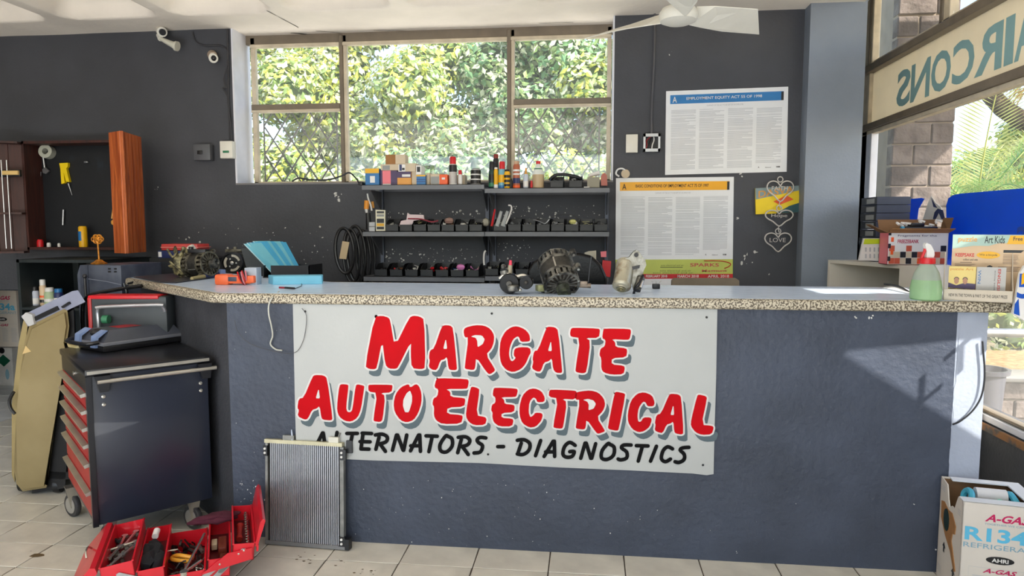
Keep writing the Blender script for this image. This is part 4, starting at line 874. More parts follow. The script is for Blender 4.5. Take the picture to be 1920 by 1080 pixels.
def alternator(name, label, base, centre, axis, R, Ln, mh, mp=None, slots=14, flip=False):
    """axis points from the rear cover to the pulley"""
    t = thing(name, label, 'alternator', base); M = frame(centre, axis); h = Ln / 2
    def hous(z0, z1, nm):
        s = 1 if z1 > z0 else -1; g = MB(w=True)
        g.lathe([(R * .98, z0), (R, z0 + s * .006), (R, z0 + s * abs(z1 - z0) * .35)], M=M, seg=28, cap=False)
        for k in range(slots):        # ribs standing between the air slots
            a = 2 * PI * k / slots; Mr = M @ Matrix.Rotation(a, 4, 'Z')
            zz = sorted((z0 + s * abs(z1 - z0) * .3, z1))
            g.box(R * .84, R * 1.0, -R * .09, R * .09, zz[0], zz[1], .0, Mr)
            g.box(R * .34, R * .98, -R * .05, R * .05, *sorted((z1 - s * .006, z1)), 0, Mr)
        g.lathe([(R * .20, z1 - s * .014), (R * .38, z1 - s * .014), (R * .36, z1 + s * .004), (R * .2, z1 + s * .006)], M=M, seg=24)
        g.lathe([(R * .86, z1 - s * .003), (R * 1.0, z1 - s * .003), (R * .98, z1 + s * .003), (R * .86, z1 + s * .003), (R * .86, z1 - s * .003)], M=M, seg=28, cap=False)
        return g.build(nm, mh, t)
    hous(h * .35, h * .95, 'front_housing'); hous(-h * .35, -h * .95, 'rear_housing')
    MB(w=True).lathe([(R * .94, -h * .4), (R * .97, -h * .38), (R * .97, h * .38), (R * .94, h * .4)], M=M, seg=28).build('stator', m_lam2, t)
    MB(w=True).lathe([(R * .78, -h * .9), (R * .8, 0), (R * .78, h * .9)], M=M, seg=24).build('winding', mat('copper_dark', (50, 42, 36), .5, .4, var=.3, scale=60), t)
    r = R * .36; g = MB(w=True); prof = [(r * .5, h * .95), (r * .55, h * 1.1), (r, h * 1.12)]
    for k in range(5): prof += [(r, h * (1.16 + .07 * k)), (r * .86, h * (1.19 + .07 * k))]
    prof += [(r, h * 1.52), (r, h * 1.56), (r * .6, h * 1.57), (r * .5, h * 1.5), (0, h * 1.5)]
    g.lathe(prof, M=M, seg=24).build('pulley', mp or m_iron, t)
    for a, z in ((.9, .55), (-2.2, .55), (.9, -.6)):
        Mr = M @ Matrix.Rotation(a, 4, 'Z'); g = MB(w=True); zz = h * z
        g.box(R * .9, R * 1.22, -R * .16, R * .16, zz - .011, zz + .011, .004, Mr); g.lathe([(R * .17, -.014), (R * .17, .014)], M=Mr @ Matrix.Translation((R * 1.25, 0, zz)), seg=14); g.build('mounting_ear', mh, t)
        MB(w=True).lathe([(R * .08, -.018), (R * .08, .018)], M=Mr @ Matrix.Translation((R * 1.25, 0, zz)), seg=8).build('bolt', m_chrome, t)
    for k in range(4):
        Mr = M @ Matrix.Rotation(k * PI / 2 + .4, 4, 'Z'); MB(w=True).lathe([(R * .06, -h), (R * .06, h)], M=Mr @ Matrix.Translation((R * .93, 0, 0)), seg=8).build('bolt', m_chrome, t)
    return t
# left: alternator and compressor
c0 = PZ(372, 522, CH); s_ = c0.y / FPX
a1 = alternator('alternator', 'dirty aluminium alternator lying at the left end of the counter beside the compressor', c0, c0 + Vector((.015, 0, .083)), (.93, -.25, .08), .074, .16, m_alu, slots=18)
g = MB(w=True); rn = random.Random(4); cc = c0 + Vector((-.11, .02, .095))
for k in range(16):
    p = cc + Vector((rn.uniform(-.03, .05), rn.uniform(-.05, .03), rn.uniform(-.075, .06))); g.tube([p, p + Vector((rn.uniform(-.04, .02), rn.uniform(-.03, .03), rn.uniform(-.03, .04))), p + Vector((rn.uniform(-.05, .04), rn.uniform(-.03, .03), rn.uniform(-.04, .05)))], rn.uniform(.006, .013), 7, 3)
g.cbox(cc + Vector((0, 0, -.02)), (.08, .11, .12), bev=.02, rz=.3); g.build('rear_cover', mat('olive_dirty_alloy', (140, 132, 96), .5, .5, rgb2=(56, 52, 38), thr=(.4, .6), scale=40), a1)['label'] = 'olive grimy cast rear cover'
g = MB(w=True).cbox(c0 + Vector((.02, -.02, .163)), (.11, .05, .022), bev=.004).cyl(c0 + Vector((-.02, -.03, .17)), c0 + Vector((-.02, -.03, .188)), .014); g.build('terminal_block', m_black, a1)
c1_ = PZ(432, 511, CH)
cp_ = thing('compressor', 'air-conditioning compressor with a round black three-spoke clutch pulley', 'compressor', c1_)
pc = PY(437, 493, c1_.y - .03); M = frame(pc, (.10, -1, .05)); R = .073
MB(w=True).lathe([(R * .96, -.012), (R, -.008), (R * .97, 0), (R, .006), (R * .97, .012), (R, .018), (R * .94, .024), (R * .86, .024), (R * .84, .008), (0, .008)], M=M, seg=36).build('pulley', m_black, cp_)
for k in range(3):
    g = MB(w=True); a0 = k * 2 * PI / 3 + .3; pts = []
    for q in range(9): a = a0 + q * 1.35 / 8; pts.append(M @ Vector((R * .76 * math.cos(a), R * .76 * math.sin(a), .0095)))
    for q in range(8, -1, -1): a = a0 + q * 1.35 / 8; pts.append(M @ Vector((R * .56 * math.cos(a), R * .56 * math.sin(a), .0095)))
    g.prism(pts, M.to_3x3() @ Vector((0, 0, .006))).build('clutch_plate', c_('clutch_cream', 205, 200, 184), cp_)
    MB(w=True).lathe([(.006, .008), (.006, .018), (0, .019)], M=M @ Matrix.Rotation(a0 - .35, 4, 'Z') @ Matrix.Translation((R * .38, 0, 0)), seg=8).build('bolt', m_chrome, cp_)
MB(w=True).lathe([(.012, .008), (.012, .02), (.005, .022)], M=M, seg=12).build('hub_nut', m_chrome, cp_)
MB(w=True).lathe([(R * .8, -.16), (R * .92, -.14), (R * .92, -.03), (R * .7, -.012)], M=M @ Matrix.Translation((-.012, 0, 0)), seg=24).build('body', m_alu, cp_)
MB(w=True).cbox(pc + Vector((-.02, .07, .078)), (.115, .06, .022), bev=.003).cyl(pc + Vector((-.02, .07, .085)), pc + Vector((-.02, .07, .105)), .012).build('port_block', m_alu, cp_)
# multimeter with leads
mm0 = PZ(445, 534, CH)
t = thing('multimeter', 'orange rubber-cased multimeter lying with its leads wrapped round it', 'multimeter', mm0, .04)
MB().box(-.108, -.03, -.035, .035, 0, .056, .012).box(-.04, .085, -.03, .03, .008, .05, .006).build('holster', c_('safety_orange', 246, 112, 62), t)
MB().box(-.038, .012, -.0312, .0, .02, .044, .002).build('dial_panel', c_('slate', 66, 72, 92), t); MB().box(.05, .105, -.034, .032, .012, .05, .005).build('holster_end', c_('safety_orange', 246, 112, 62), t)
MB().box(.045, .11, -.01, .05, 0, .09, .003).build('backing_card', c_('pale_blue_grey', 176, 186, 200), t)
for k, mm in enumerate((cr_, m_black, c_('wire_pink', 222, 130, 140))):
    MB().tube([(.02 + .01 * k, -.036, .07), (.035 + .008 * k, -.042, .03), (.05 + .004 * k, -.04, .01), (.055, -.02, .004), (.06 + .004 * k, -.04, .04), (.04 + .01 * k, -.03, .075)], .004, 6, 4).build('test_lead', mm, t)
t = thing('cable_plug', 'brass and dark blue cable plug lying left of the multimeter', 'plug', PZ(378, 527, CH))
p, q = PZ(360, 527, CH) + Z * .014, PZ(408, 520, CH) + Z * .018
MB(w=True).cyl(p, p + (q - p) * .45, .010, .013, 12).build('brass_end', c_('brass_ends', 170, 156, 110), t); MB(w=True).cyl(p + (q - p) * .45, q, .016, .016, 12).build('sleeve', cnavy, t)
MB(w=True).cbox(q + Vector((-.02, .03, .012)), (.09, .05, .03), bev=.006).build('pouch', c_('pale_blue_strip', 150, 170, 220), t)
# blue pad, tray of blue sleeves
b0 = PZ(512, 534.5, CH); b1 = PZ(604, 533, CH); d = (b1 - b0); n = Vector((-d.y, d.x, 0)).normalized()
MBx = MB(w=True).prism([b0, b1, b1 + n * .10, b0 + n * .10 + Vector((-.04, 0, 0))], (0, 0, .046)); bmesh.ops.bevel(MBx.b, geom=MBx.b.edges[:], offset=.003, segments=1, affect='EDGES')
solid('blue_carton', 'long flat light blue carton lying in front of the sleeve tray', 'box', MBx, c_('light_blue', 118, 198, 226), smooth=False)
t = thing('document_tray', 'black desk tray holding a fan of blue sleeves', 'tray', PZ(545, 520, CH))
y0 = PZ(545, 522, CH).y
tx0, tx1 = PY(508, 515, y0).x, PY(580, 515, y0).x; zt_ = PY(545, 498, y0).z
g = MB(w=True).box(tx0, tx1, y0, y0 + .005, CH, zt_).build('front', m_black, t, False)
MB(w=True).box(tx0 - .05, tx1, y0, y0 + .2, CH + .001, CH + .005).build('base', m_black, t, False); MB(w=True).box(tx1 - .005, tx1, y0, y0 + .2, CH, zt_ + .004).build('side', m_black, t, False)
MB(w=True).box(tx0 - .05, tx1, y0 + .195, y0 + .2, CH, zt_).build('back', m_black, t, False); MB(w=True).box(tx0 - .05, tx0 - .045, y0, y0 + .2, CH, zt_).build('side', m_black, t, False)
mbl = translucent('blue_sleeve', (76, 182, 224), .25, .35); mbl2 = translucent('aqua_sleeve', (128, 208, 224), .3, .3)
for k in range(9):
    tpx = 462 + k * 5.6; bpx = 510 + k * 3.8; yy = y0 + .02 + k * .014
    w_ = 22 + 2 * (k > 5); tt = [455, 453, 452.5, 452, 452.5, 453, 452.5, 453, 454][k]; bt_ = zt_ - .02
    P1 = PY(tpx, tt + 2 * (k < 3), yy); P2 = PY(tpx + w_, tt, yy); P3 = Vector((pxx(bpx + 22, bt_, yy), yy + .03, CH + .012)); P4 = Vector((pxx(bpx, bt_, yy), yy + .03, CH + .012))
    P1 += Vector((0, -.03 + .0, 0)); P2 += Vector((0, .03, 0))
    g = MB(w=True).prism([P1, P2, P3 + Vector((0, .01, 0)), P4], (.0025, .004, 0)); o = solid('blue_sleeve', f'blue translucent sleeve in the black tray, {["leftmost", "second from the left", "third from the left", "fourth from the left", "middle", "fourth from the right", "third from the right", "second from the right", "rightmost"][k]} of the fan', 'folder', g, mbl if k % 3 else mbl2, 'blue sleeves in the tray', False)
    ed = MB(w=True).prism([P1 - Vector((.001, .0045, 0)), P1 + Vector((.006, -.0045, 0)), P4 + Vector((.006, -.0045, 0)), P4 - Vector((.001, .0045, 0))], (0, .004, 0)); ed.build('welded_edge', mat('pale_aqua_edge', (196, 230, 238), .4), o, False)
p = [PY(a, b, y0 + .05) for a, b in [(452, 466), (470, 466), (512, 498), (486, 502), (462, 502)]]
solid('black_folder', 'black curved folder leaning between the compressor and the blue sleeves', 'folder', MB(w=True).prism(p, (0, .03, 0)), mat('black_folder_skin', (52, 56, 58), .5), smooth=False)
t = thing('test_lamp', 'small red and black probe lying by the counter front edge', 'probe', PZ(540, 541, CH))
MB(w=True).cyl(PZ(524, 541, CH) + Z * .005, PZ(535, 541.5, CH) + Z * .005, .005, seg=8).build('red_grip', c_('grip_maroon', 150, 30, 50), t); MB(w=True).cyl(PZ(535, 541.5, CH) + Z * .005, PZ(552, 543, CH) + Z * .005, .006, seg=8).build('black_grip', m_black, t)
MB(w=True).tube([PZ(552, 543, CH) + Z * .004, PZ(566, 536, CH) + Z * .004, PZ(556, 529, CH) + Z * .004, PZ(530, 534, CH) + Z * .004], .0018, 5, 6).build('wire', m_black, t)
solid('hanging_wire', 'white wire hanging over the counter edge left of the sign', 'wire', MB(w=True).tube([PZ(523, 548, CH) + Z * .004, PY(511, 558, YC - ov - .004), PY(504, 572, YC - ov - .008), PY(504, 590, YC - ov - .008), PY(509, 612, YC - .03), PY(511, 630, YC - .02), PY(507, 645, YC - .012), PY(517, 655, YC - .008), PY(529, 657, YC - .008)], .0035, 6, 6), c_('wire_ivory', 190, 190, 180))
solid('hanging_wire', 'thin dark wire looping down at the upper left corner of the sign', 'wire', MB(w=True).tube([PY(a, b, YC - .02) for a, b in [(566, 578), (574, 590), (574, 610), (568, 640), (553, 661), (520, 660), (470, 645), (446, 622), (440, 600)]], .0013, 5, 6), mg)
# far left end: black pad, red case
t = thing('rubber_mat', 'flat black mat lying over the left end of the counter', 'mat', PZ(300, 524, CH))
pl = [PZ(a, b, CH) for a, b in [(250, 521), (300, 531), (330, 532), (395, 523), (380, 518), (330, 514)]]
MB(w=True).prism([p + Z * .002 for p in pl], (0, 0, .006)).build('mat', mat('black_mat_skin', (56, 56, 62), .35), t, False)
# three engine parts in the middle of the counter
c2 = PZ(1045, 551, CH)
a2 = alternator('alternator', 'dark alternator standing tilted in the middle of the counter, pulley towards the viewer', c2, PY(1047, 513, c2.y + .04), (.20, -.62, -.52), .083, .17, m_iron, mat('worn_olive_pulley', (120, 124, 96), .4, .6, rgb2=(60, 62, 52), thr=(.4, .6), scale=20), slots=20)
MB(w=True).cbox(PY(1013, 540, c2.y) , (.035, .05, .03), bev=.006, rz=.4).build('terminal_cover', c_('olive_cream', 150, 152, 110), a2)
for q in ((1018, 547, 1030, 535), (1046, 551, 1050, 540)):
    a, b = PY(q[0], q[1], c2.y), PY(q[2], q[3], c2.y + .02); MB(w=True).cyl(a, b, .014, .018, 12).build('mounting_foot', m_iron, a2)
MB(w=True).cyl(PY(1075, 534, c2.y + .02), PY(1108, 536, c2.y + .02), .011, seg=12).cbox(PY(1092, 531, c2.y + .02), (.045, .03, .018), bev=.003).build('bolt', mat('rusty_bolt', (140, 126, 112), .5, .6, var=.3, scale=40), a2)
c3 = PZ(965, 552, CH)
t = thing('wiper_motor', 'small black twin-barrel electric motor at the left of the middle alternator', 'motor', c3)
for (px, py, r, nm) in ((955, 532, .046, 'large_barrel'), (986, 530, .031, 'small_barrel')):
    c = PY(px, py, c3.y - .005); MB(w=True).lathe([(r * .5, .0), (r * .9, .002), (r, -.01), (r, -.055), (r * .8, -.065)], c, (0, -1, 0), 24).build(nm, mat('gloss_black_metal', (14, 15, 18), .5, .0, spec=.3), t)
    MB(w=True).lathe([(r * .28, .0), (r * .28, .012), (r * .14, .014), (0, .012)], c, (0, -1, 0), 14).build('shaft', m_lam2, t)
MB(w=True).tube([PY(937, 523, c3.y + .02), PY(950, 514, c3.y + .02), PY(968, 519, c3.y + .02), PY(982, 517, c3.y + .02), PY(998, 527, c3.y + .02)], .009, 8, 4).build('strap', m_chrome, t)
MB(w=True).cyl(PY(946, 507, c3.y + .03), PY(949, 520, c3.y + .03), .022, .018, 14).sph(PY(944, 500, c3.y + .02), .012).build('solenoid', m_iron, t)
MB(w=True).sph(PY(975, 544, c3.y - .02), .009).build('bolt', m_chrome, t); MB(w=True).cyl(PY(955, 513, c3.y + .03), PY(957, 497, c3.y + .03), .013, .010, 10).build('pinion', c_('greasy_cream', 150, 140, 118), t)
MB(w=True).cyl(PY(957, 497, c3.y + .03), PY(957.5, 488, c3.y + .03), .008, .006, 10).build('red_plug', c_('hot_pink', 220, 60, 84), t)
MB(w=True).cbox(PY(963, 540, c3.y - .01), (.05, .06, .03), bev=.008).build('foot', m_iron, t)
c4 = PZ(1175, 551, CH)
t = thing('starter_motor', 'rusty silver starter motor standing on the counter by the posters', 'starter motor', c4)
p, q = PY(1165, 540, c4.y - .03), PY(1173, 492, c4.y + .06)
M = frame(p, q - p); Lm = (q - p).length
MB(w=True).lathe([(.024, -.006), (.026, -.002), (.034, 0), (.041, .006), (.043, .014), (.041, .016), (.041, Lm * .82), (.043, Lm * .84), (.043, Lm * .9), (.039, Lm)], M=M, seg=26).build('motor_body', m_rust, t)
MB(w=True).lathe([(.020, -.009), (.017, -.012), (.009, -.012), (.008, -.018), (0, -.018)], M=M, seg=16).build('end_cap', mat('bronze_cap', (150, 142, 110), .35, .7), t)
Yk = c4.y + .02
MB(w=True).prism([PY(a, b, Yk) for a, b in [(1170, 486), (1180, 482), (1188, 472), (1193, 469), (1198, 471), (1204, 480), (1210, 487), (1212, 497), (1207, 508), (1204, 520), (1198, 540), (1188, 545), (1184, 525), (1182, 500), (1176, 494)]], (0, .05, 0)).build('nose_housing', m_alu if False else mat('grey_cast_alloy', (150, 148, 138), .42, .6, rgb2=(84, 76, 62), thr=(.45, .7), scale=26, bump=.25), t, False)
MB(w=True).lathe([(.010, 0), (.010, .03)], PY(1193, 478, Yk - .012), (0, 1, 0), 12).build('nose_hole', m_black, t); MB(w=True).py([(1185, 500), (1200, 497), (1199, 503), (1186, 506)], Yk - .006, .01).build('slot', m_black, t, False)
MB(w=True).cyl(PY(1194, 545, Yk - .03), PY(1202, 520, Yk), .017, .019, 16).build('solenoid', m_iron, t); MB(w=True).cyl(PY(1200, 540, Yk - .04), PY(1204, 527, Yk - .02), .009, seg=10).build('terminal', m_chrome, t)
MB(w=True).tube([PY(1188, 551, Yk - .02), PY(1192, 540, Yk - .04), PY(1200, 528, Yk - .04), PY(1206, 516, Yk - .02)], .006, 6, 4).build('braid', m_black, t)
t = thing('relay', 'tiny black relay with bent pins lying right of the starter motor', 'relay', PZ(1230, 542, CH))
p = PZ(1230, 542, CH); MB().box(-.018, .018, -.012, .012, .002, .026, .003).build('case', m_black, t)
for sx in (-1, 0, 1): MB().tube([(sx * .012, 0, .022), (sx * .016, 0, .034), (sx * .026, 0, .04)], .0015, 5, 2).build('pin', m_chrome, t)
# ================================================================ behind the counter
YA = 4.12
t = thing('office_chair', 'black glossy padded chair back behind the middle alternator', 'chair', (.0, 4.15, 0))
arc = [(988, 560), (988, 510), (998, 492), (1020, 478), (1050, 473), (1085, 474), (1110, 480), (1128, 497), (1138, 520), (1140, 560)]
g = MB(w=True); ctr = PY(1064, 540, YA); A = [PY(a, b, YA) for a, b in arc]
g.prism(A, (0, .07, 0)); bmesh.ops.bevel(g.b, geom=[e for e in g.b.edges], offset=.022, segments=4, affect='EDGES', profile=.6)
mleather = mat('black_leatherette', (10, 10, 13), .3, bump=.1, spec=.3, bscale=90)
g.build('backrest', mleather, t); MB(w=True).box(-.28, .12, 3.72, 4.1, .42, .50, .03).build('seat', mleather, t); MB(w=True).cyl((-.09, 3.95, .08), (-.09, 3.95, .42), .025).build('gas_post', m_black, t)
MB(w=True).tube([PY(1109, 480, YA - .003), PY(1106, 500, YA - .005), PY(1103, 530, YA - .005)], .003, 6, 3).build('seam', mat('seam_grey', (96, 98, 104), .4), t)
for k in range(5):
    a = 2 * PI * k / 5; e = Vector((-.09 + .26 * math.cos(a), 3.95 + .26 * math.sin(a), .07)); MB(w=True).cyl((-.09, 3.95, .09), e, .02, .015, 8).cyl(e + Vector((0, -.012, -.045)), e + Vector((0, .012, -.045)), .026, seg=12).build('base_leg', m_black, t)
t = thing('visitor_chair', 'chair with a taupe backrest just showing above the counter', 'chair', (.72, 4.3, 0))
MB(w=True).prism([PY(a, b, 4.2) for a, b in [(1258, 575), (1260, 526), (1264, 522), (1380, 522), (1386, 526), (1388, 575)]], (0, .04, 0)).build('backrest', mat('taupe_fabric', (128, 116, 98), .8), t, False)
MB(w=True).box(.5, .95, 3.78, 4.2, .42, .47, .02).build('seat', MATS['taupe_fabric'], t)
for x in (.53, .92):
    for y in (3.82, 4.17): MB(w=True).cyl((x, y, 0), (x, y, .43), .012).build('leg', m_steel, t)
for x in (.56, .89): MB(w=True).cyl((x, 4.19, .43), (x, 4.22, 1.0), .012).build('back_post', m_steel, t)
t = thing('red_bottle', 'red bottle with a white neck and a chequered cap at the right shelf end', 'bottle', (pxx(1138, z3b, 4.56), 4.56, z3b))
MB(w=True).prism([PY(a, b, 4.5) for a, b in [(1128, 516), (1130, 488), (1146, 490), (1144, 520)]], (0, .05, 0)).build('body', cr_, t, False); MB(w=True).py([(1126, 472), (1137, 471), (1137, 482), (1127, 482)], 4.5, .03).build('cap', cp, t, False)
t = thing('cream_canister', 'cream canister with dark neck beside the red bottle', 'bottle', (pxx(1108, z3b, 4.6), 4.6, z3b))
MB(w=True).prism([PY(a, b, 4.56) for a, b in [(1096, 516), (1096, 474), (1104, 471), (1118, 470), (1118, 516)]], (0, .04, 0)).build('body', mat('cream_pot', (206, 200, 180), .5), t, False)
# ================================================================ right end of the counter
sb = PZ(1735, 562, CH); ks = sb.y / FPX
t = thing('spray_bottle', 'clear trigger spray bottle of pale green liquid with red collar and white head', 'bottle', sb)
R = 25 * ks; hb = 64 * ks
MB().lathe([(R * .88, 0), (R, .006), (R * 1.02, hb * .3), (R * .93, hb * .52), (R * .90, hb * .56)]).build('liquid', translucent('green_liquid', (196, 232, 186), .55, .2), t)
MB().lathe([(R * .905, hb * .56), (R * .78, hb * .76), (R * .56, hb * .92), (R * .44, hb)]).build('bottle_shoulder', translucent('milky_clear', (206, 220, 204), .5, .3), t)
MB().lathe([(R * .50, hb), (R * .52, hb + .003), (R * .50, hb + 10 * ks), (R * .36, hb + 11 * ks)], seg=24).build('collar', cr_, t)
MB().prism([(-.008, -.011, hb + 10 * ks), (.018, -.011, hb + 10 * ks), (.022, -.011, hb + 16 * ks), (.020, -.011, hb + 22 * ks), (.006, -.011, hb + 34 * ks), (-.012, -.011, hb + 37 * ks), (-.017, -.011, hb + 33 * ks), (-.008, -.011, hb + 22 * ks)], (0, .022, 0)).build('spray_head', cw, t)
MB().tube([(-.010, -.0, hb + 26 * ks), (-.016, 0, hb + 18 * ks), (-.022, 0, hb + 10 * ks), (-.022, 0, hb + 4 * ks)], .006, 8, 3).build('trigger', cr_, t)
# brochure stand
p, q = PZ(1768, 563, CH), PZ(1899, 569, CH); ang = math.atan2((q - p).y, (q - p).x); wd2 = (q - p).length; k2 = wd2 / 132
t = thing('brochure_stand', 'printed cardboard counter stand holding brochures at the right end of the counter', 'display stand', p, ang)
MB().box(0, wd2, 0, .003, 0, 27 * k2).build('front_lip', c_('kraft_grey', 196, 184, 164), t, False); MB().box(0, wd2, 0, .10, 0, .003).build('base', c_('kraft_grey', 196, 184, 164), t, False)
for x in (0, wd2 - .003): MB().prism([(x, 0, 0), (x, .10, 0), (x, .10, 110 * k2), (x, .06, 60 * k2), (x, 0, 27 * k2)], (.003, 0, 0)).build('side', c_('kraft_grey', 196, 184, 164), t, False)
hb_ = 152 * k2; BX0, BX1 = 14 * k2, 156 * k2; yb = .10
MB().box(BX0, BX1, yb, yb + .004, 0, hb_).build('back_board', c_('tan_print', 214, 184, 146), t, False)
bq = lambda u, v, e=.001: Vector((BX0 + (BX1 - BX0) * u, yb - e, hb_ * v))
MB().poly([bq(0, .78), bq(.12, .80), bq(.3, .83), bq(.5, .83), bq(.62, .87), bq(.8, .88), bq(1, .93), bq(1, 1), bq(0, 1)]).build('sky_print', c_('teal_print', 168, 196, 184), t, False)
MB().poly([bq(.74, .86, .0014), bq(1, .86, .0014), bq(1, .99, .0014), bq(.78, .99, .0014)]).build('yellow_patch', cy, t, False)
text(MB(), 'puzzle', bq(.08, .87, .002), X * .26 * (BX1 - BX0), Z * .1 * hb_, .01).build('title', cor, t, False); text(MB(), 'Art Kids', bq(.44, .87, .002), X * .27 * (BX1 - BX0), Z * .11 * hb_, .01).build('title', ck, t, False)
text(MB(), 'Free', bq(.82, .91, .002), X * .12 * (BX1 - BX0), Z * .06 * hb_, .01).build('title', ck, t, False)
text(MB(), 'KEEPSAKE', bq(.05, .66, .002), X * .26 * (BX1 - BX0), Z * .055 * hb_, .02).build('heading', cr_, t, False); text(MB(), 'collect and win', bq(.16, .60, .002), X * .2 * (BX1 - BX0), Z * .035 * hb_).build('print_line', ck, t, False)
MB().lathe([(.036 * k2 / .0011, 0), (.036 * k2 / .0011, .0004)], bq(.5, .68, .001), (0, -1, 0), 20, M=None).build('yellow_oval', cy, t, False) if False else MB().poly([bq(.5 + .16 * math.cos(a), .69 + .055 * math.sin(a), .0014) for a in [2 * PI * i / 18 for i in range(18)]]).build('yellow_oval', cy, t, False)
text(MB(), 'Win a bicycle', bq(.38, .67, .002), X * .24 * (BX1 - BX0), Z * .04 * hb_).build('print_line', ck, t, False)
MB().poly([bq(.70, .73, .0014), bq(.93, .73, .0014), bq(.97, .77, .0014), bq(.70, .77, .0014)]).build('dark_tag', ck, t, False)
g = MB(); rn = random.Random(8)
for (u0, u1, v0, v1, dv) in ((.70, .93, .56, .71, .022), (.05, .36, .50, .55, .02), (.05, .40, .43, .48, .02), (.64, .95, .45, .52, .02), (.12, .34, .57, .59, .03)):
    v = v0
    while v < v1: g.poly([bq(u0, v, .0014), bq(u0 + (u1 - u0) * rn.uniform(.7, 1), v, .0014), bq(u0 + (u1 - u0) * rn.uniform(.7, 1), v + .007, .0014), bq(u0, v + .007, .0014)]); v += dv
g.build('print_lines', c_('umber_ink', 110, 84, 70), t, False, 'stuff')
MB().sph(bq(.53, .48, .0), .012, 1, .2, 1.3, 8).build('printed_figure', ck, t)
text(MB(), 'NEW IN THE TOWN & PART OF THE GREAT PRIZE', Vector((.08 * wd2, -.001, 10 * k2)), X * wd2 * .84, Z * 7 * k2).build('lip_lettering', m_inkd, t, False)
for nm, lb, u0, u1, cc, h1 in (('brochure', 'yellow brochure with two printed faces in the left pocket of the stand', .07, .47, c_('brochure_yellow', 228, 204, 120), .72), ('brochure', 'grey brochure with red sideways heading in the right pocket of the stand', .48, .90, c_('brochure_grey', 186, 184, 180), .72)):
    y = .05 if u0 < .2 else .045
    o = thing(nm, lb, 'brochure', p + Vector((math.cos(ang) * wd2 * u0, math.sin(ang) * wd2 * u0, .004)), ang)
    w_ = wd2 * (u1 - u0); h_ = 76 * k2
    MB().box(0, w_, y, y + .006, 0, h_).build('cover', cc, o, False)
    F2 = lambda u, v, e=.001: Vector((w_ * u, y - e, h_ * v))
    if u0 < .2:
        text(MB(), 'puzzle Art', F2(.05, .86), X * w_ * .85, Z * h_ * .1, .01).build('title', cor, o, False); MB().poly([F2(0, .3), F2(1, .3), F2(1, .48), F2(.6, .5), F2(.3, .42), F2(0, .5)]).build('dark_print', cpu, o, False); MB().poly([F2(0, .15), F2(1, .15), F2(1, .32), F2(0, .34)]).build('yellow_print', c_('acid_yellow', 226, 208, 30), o, False)
        for u in (.3, .62):
            MB().poly([F2(u + .09 * math.cos(a), .56 + .10 * math.sin(a), .0014) for a in [2 * PI * i / 14 for i in range(14)]]).build('portrait', c_('skin_print', 176, 128, 96), o, False)
            MB().poly([F2(u + .10 * math.cos(a), .60 + .08 * math.sin(a), .0012) for a in [PI * i / 8 for i in range(9)]]).build('portrait_hair', ck, o, False)
    else:
        text(MB(), 'LUCKY', F2(.74, .18), Z * h_ * .7, -X * w_ * .12 + X * 0, .02).build('title', cr_, o, False) if False else text(MB(), 'LEGO ART'[:0] + 'ENGLISH', F2(.72, .95), -Z * h_ * .75, X * w_ * .10, .02).build('title', c_('brick_ink', 190, 70, 60), o, False)
        text(MB(), 'activity book', F2(.60, .9), -Z * h_ * .6, X * w_ * .05).build('print_line', ck, o, False); text(MB(), 'WIN', F2(.05, .9), -Z * h_ * .4, X * w_ * .1).build('print_line', cb, o, False); MB().poly([F2(.03, .12), F2(.35, .12), F2(.35, .28), F2(.03, .3)]).build('yellow_print', c_('acid_yellow', 226, 208, 30), o, False)
# banner piece at the frame edge
t = thing('blue_banner', 'white and blue printed banner with yellow edge beyond the right counter end', 'banner', (1.8, 2.9, .0))
Yq = 2.90
MB(w=True).py([(1921, 498), (1913, 512), (1899, 588), (1925, 604), (1990, 610), (1990, 480)], Yq, .012).build('sheet', cw, t, False)
text(MB(w=True), '50', PY(1906, 560, Yq - .001), Vector((.12, 0, 0)), Vector((0, 0, .10)), .02).build('lettering', c_('royal_blue', 20, 80, 180), t, False)
MB(w=True).py([(1916, 515), (1924, 508), (1924, 530), (1915, 534)], Yq - .0015, .001).build('yellow_print', cy, t, False); MB(w=True).py([(1903, 570), (1910, 560), (1912, 592), (1901, 588)], Yq - .0015, .001).build('blue_print', c_('royal_blue', 20, 80, 180), t, False)
# papers beside the spray bottle
solid('magazine', 'curled white magazine lying behind the spray bottle', 'magazine', MB(w=True).prism([PZ(1655, 541, CH), PZ(1680, 541, CH) + Z * .012, PZ(1715, 551, CH) + Z * .004, PZ(1708, 553, CH), PZ(1672, 545, CH)], (0, 0, .006)), m_paper, smooth=False)
solid('black_cable', 'short black cable on the counter behind the spray bottle', 'cable', MB(w=True).tube([PZ(1658, 540, CH) + Z * .02, PZ(1685, 544, CH) + Z * .018, PZ(1712, 552, CH) + Z * .006, PZ(1765, 554, CH) + Z * .006], .005, 6, 4), m_black)
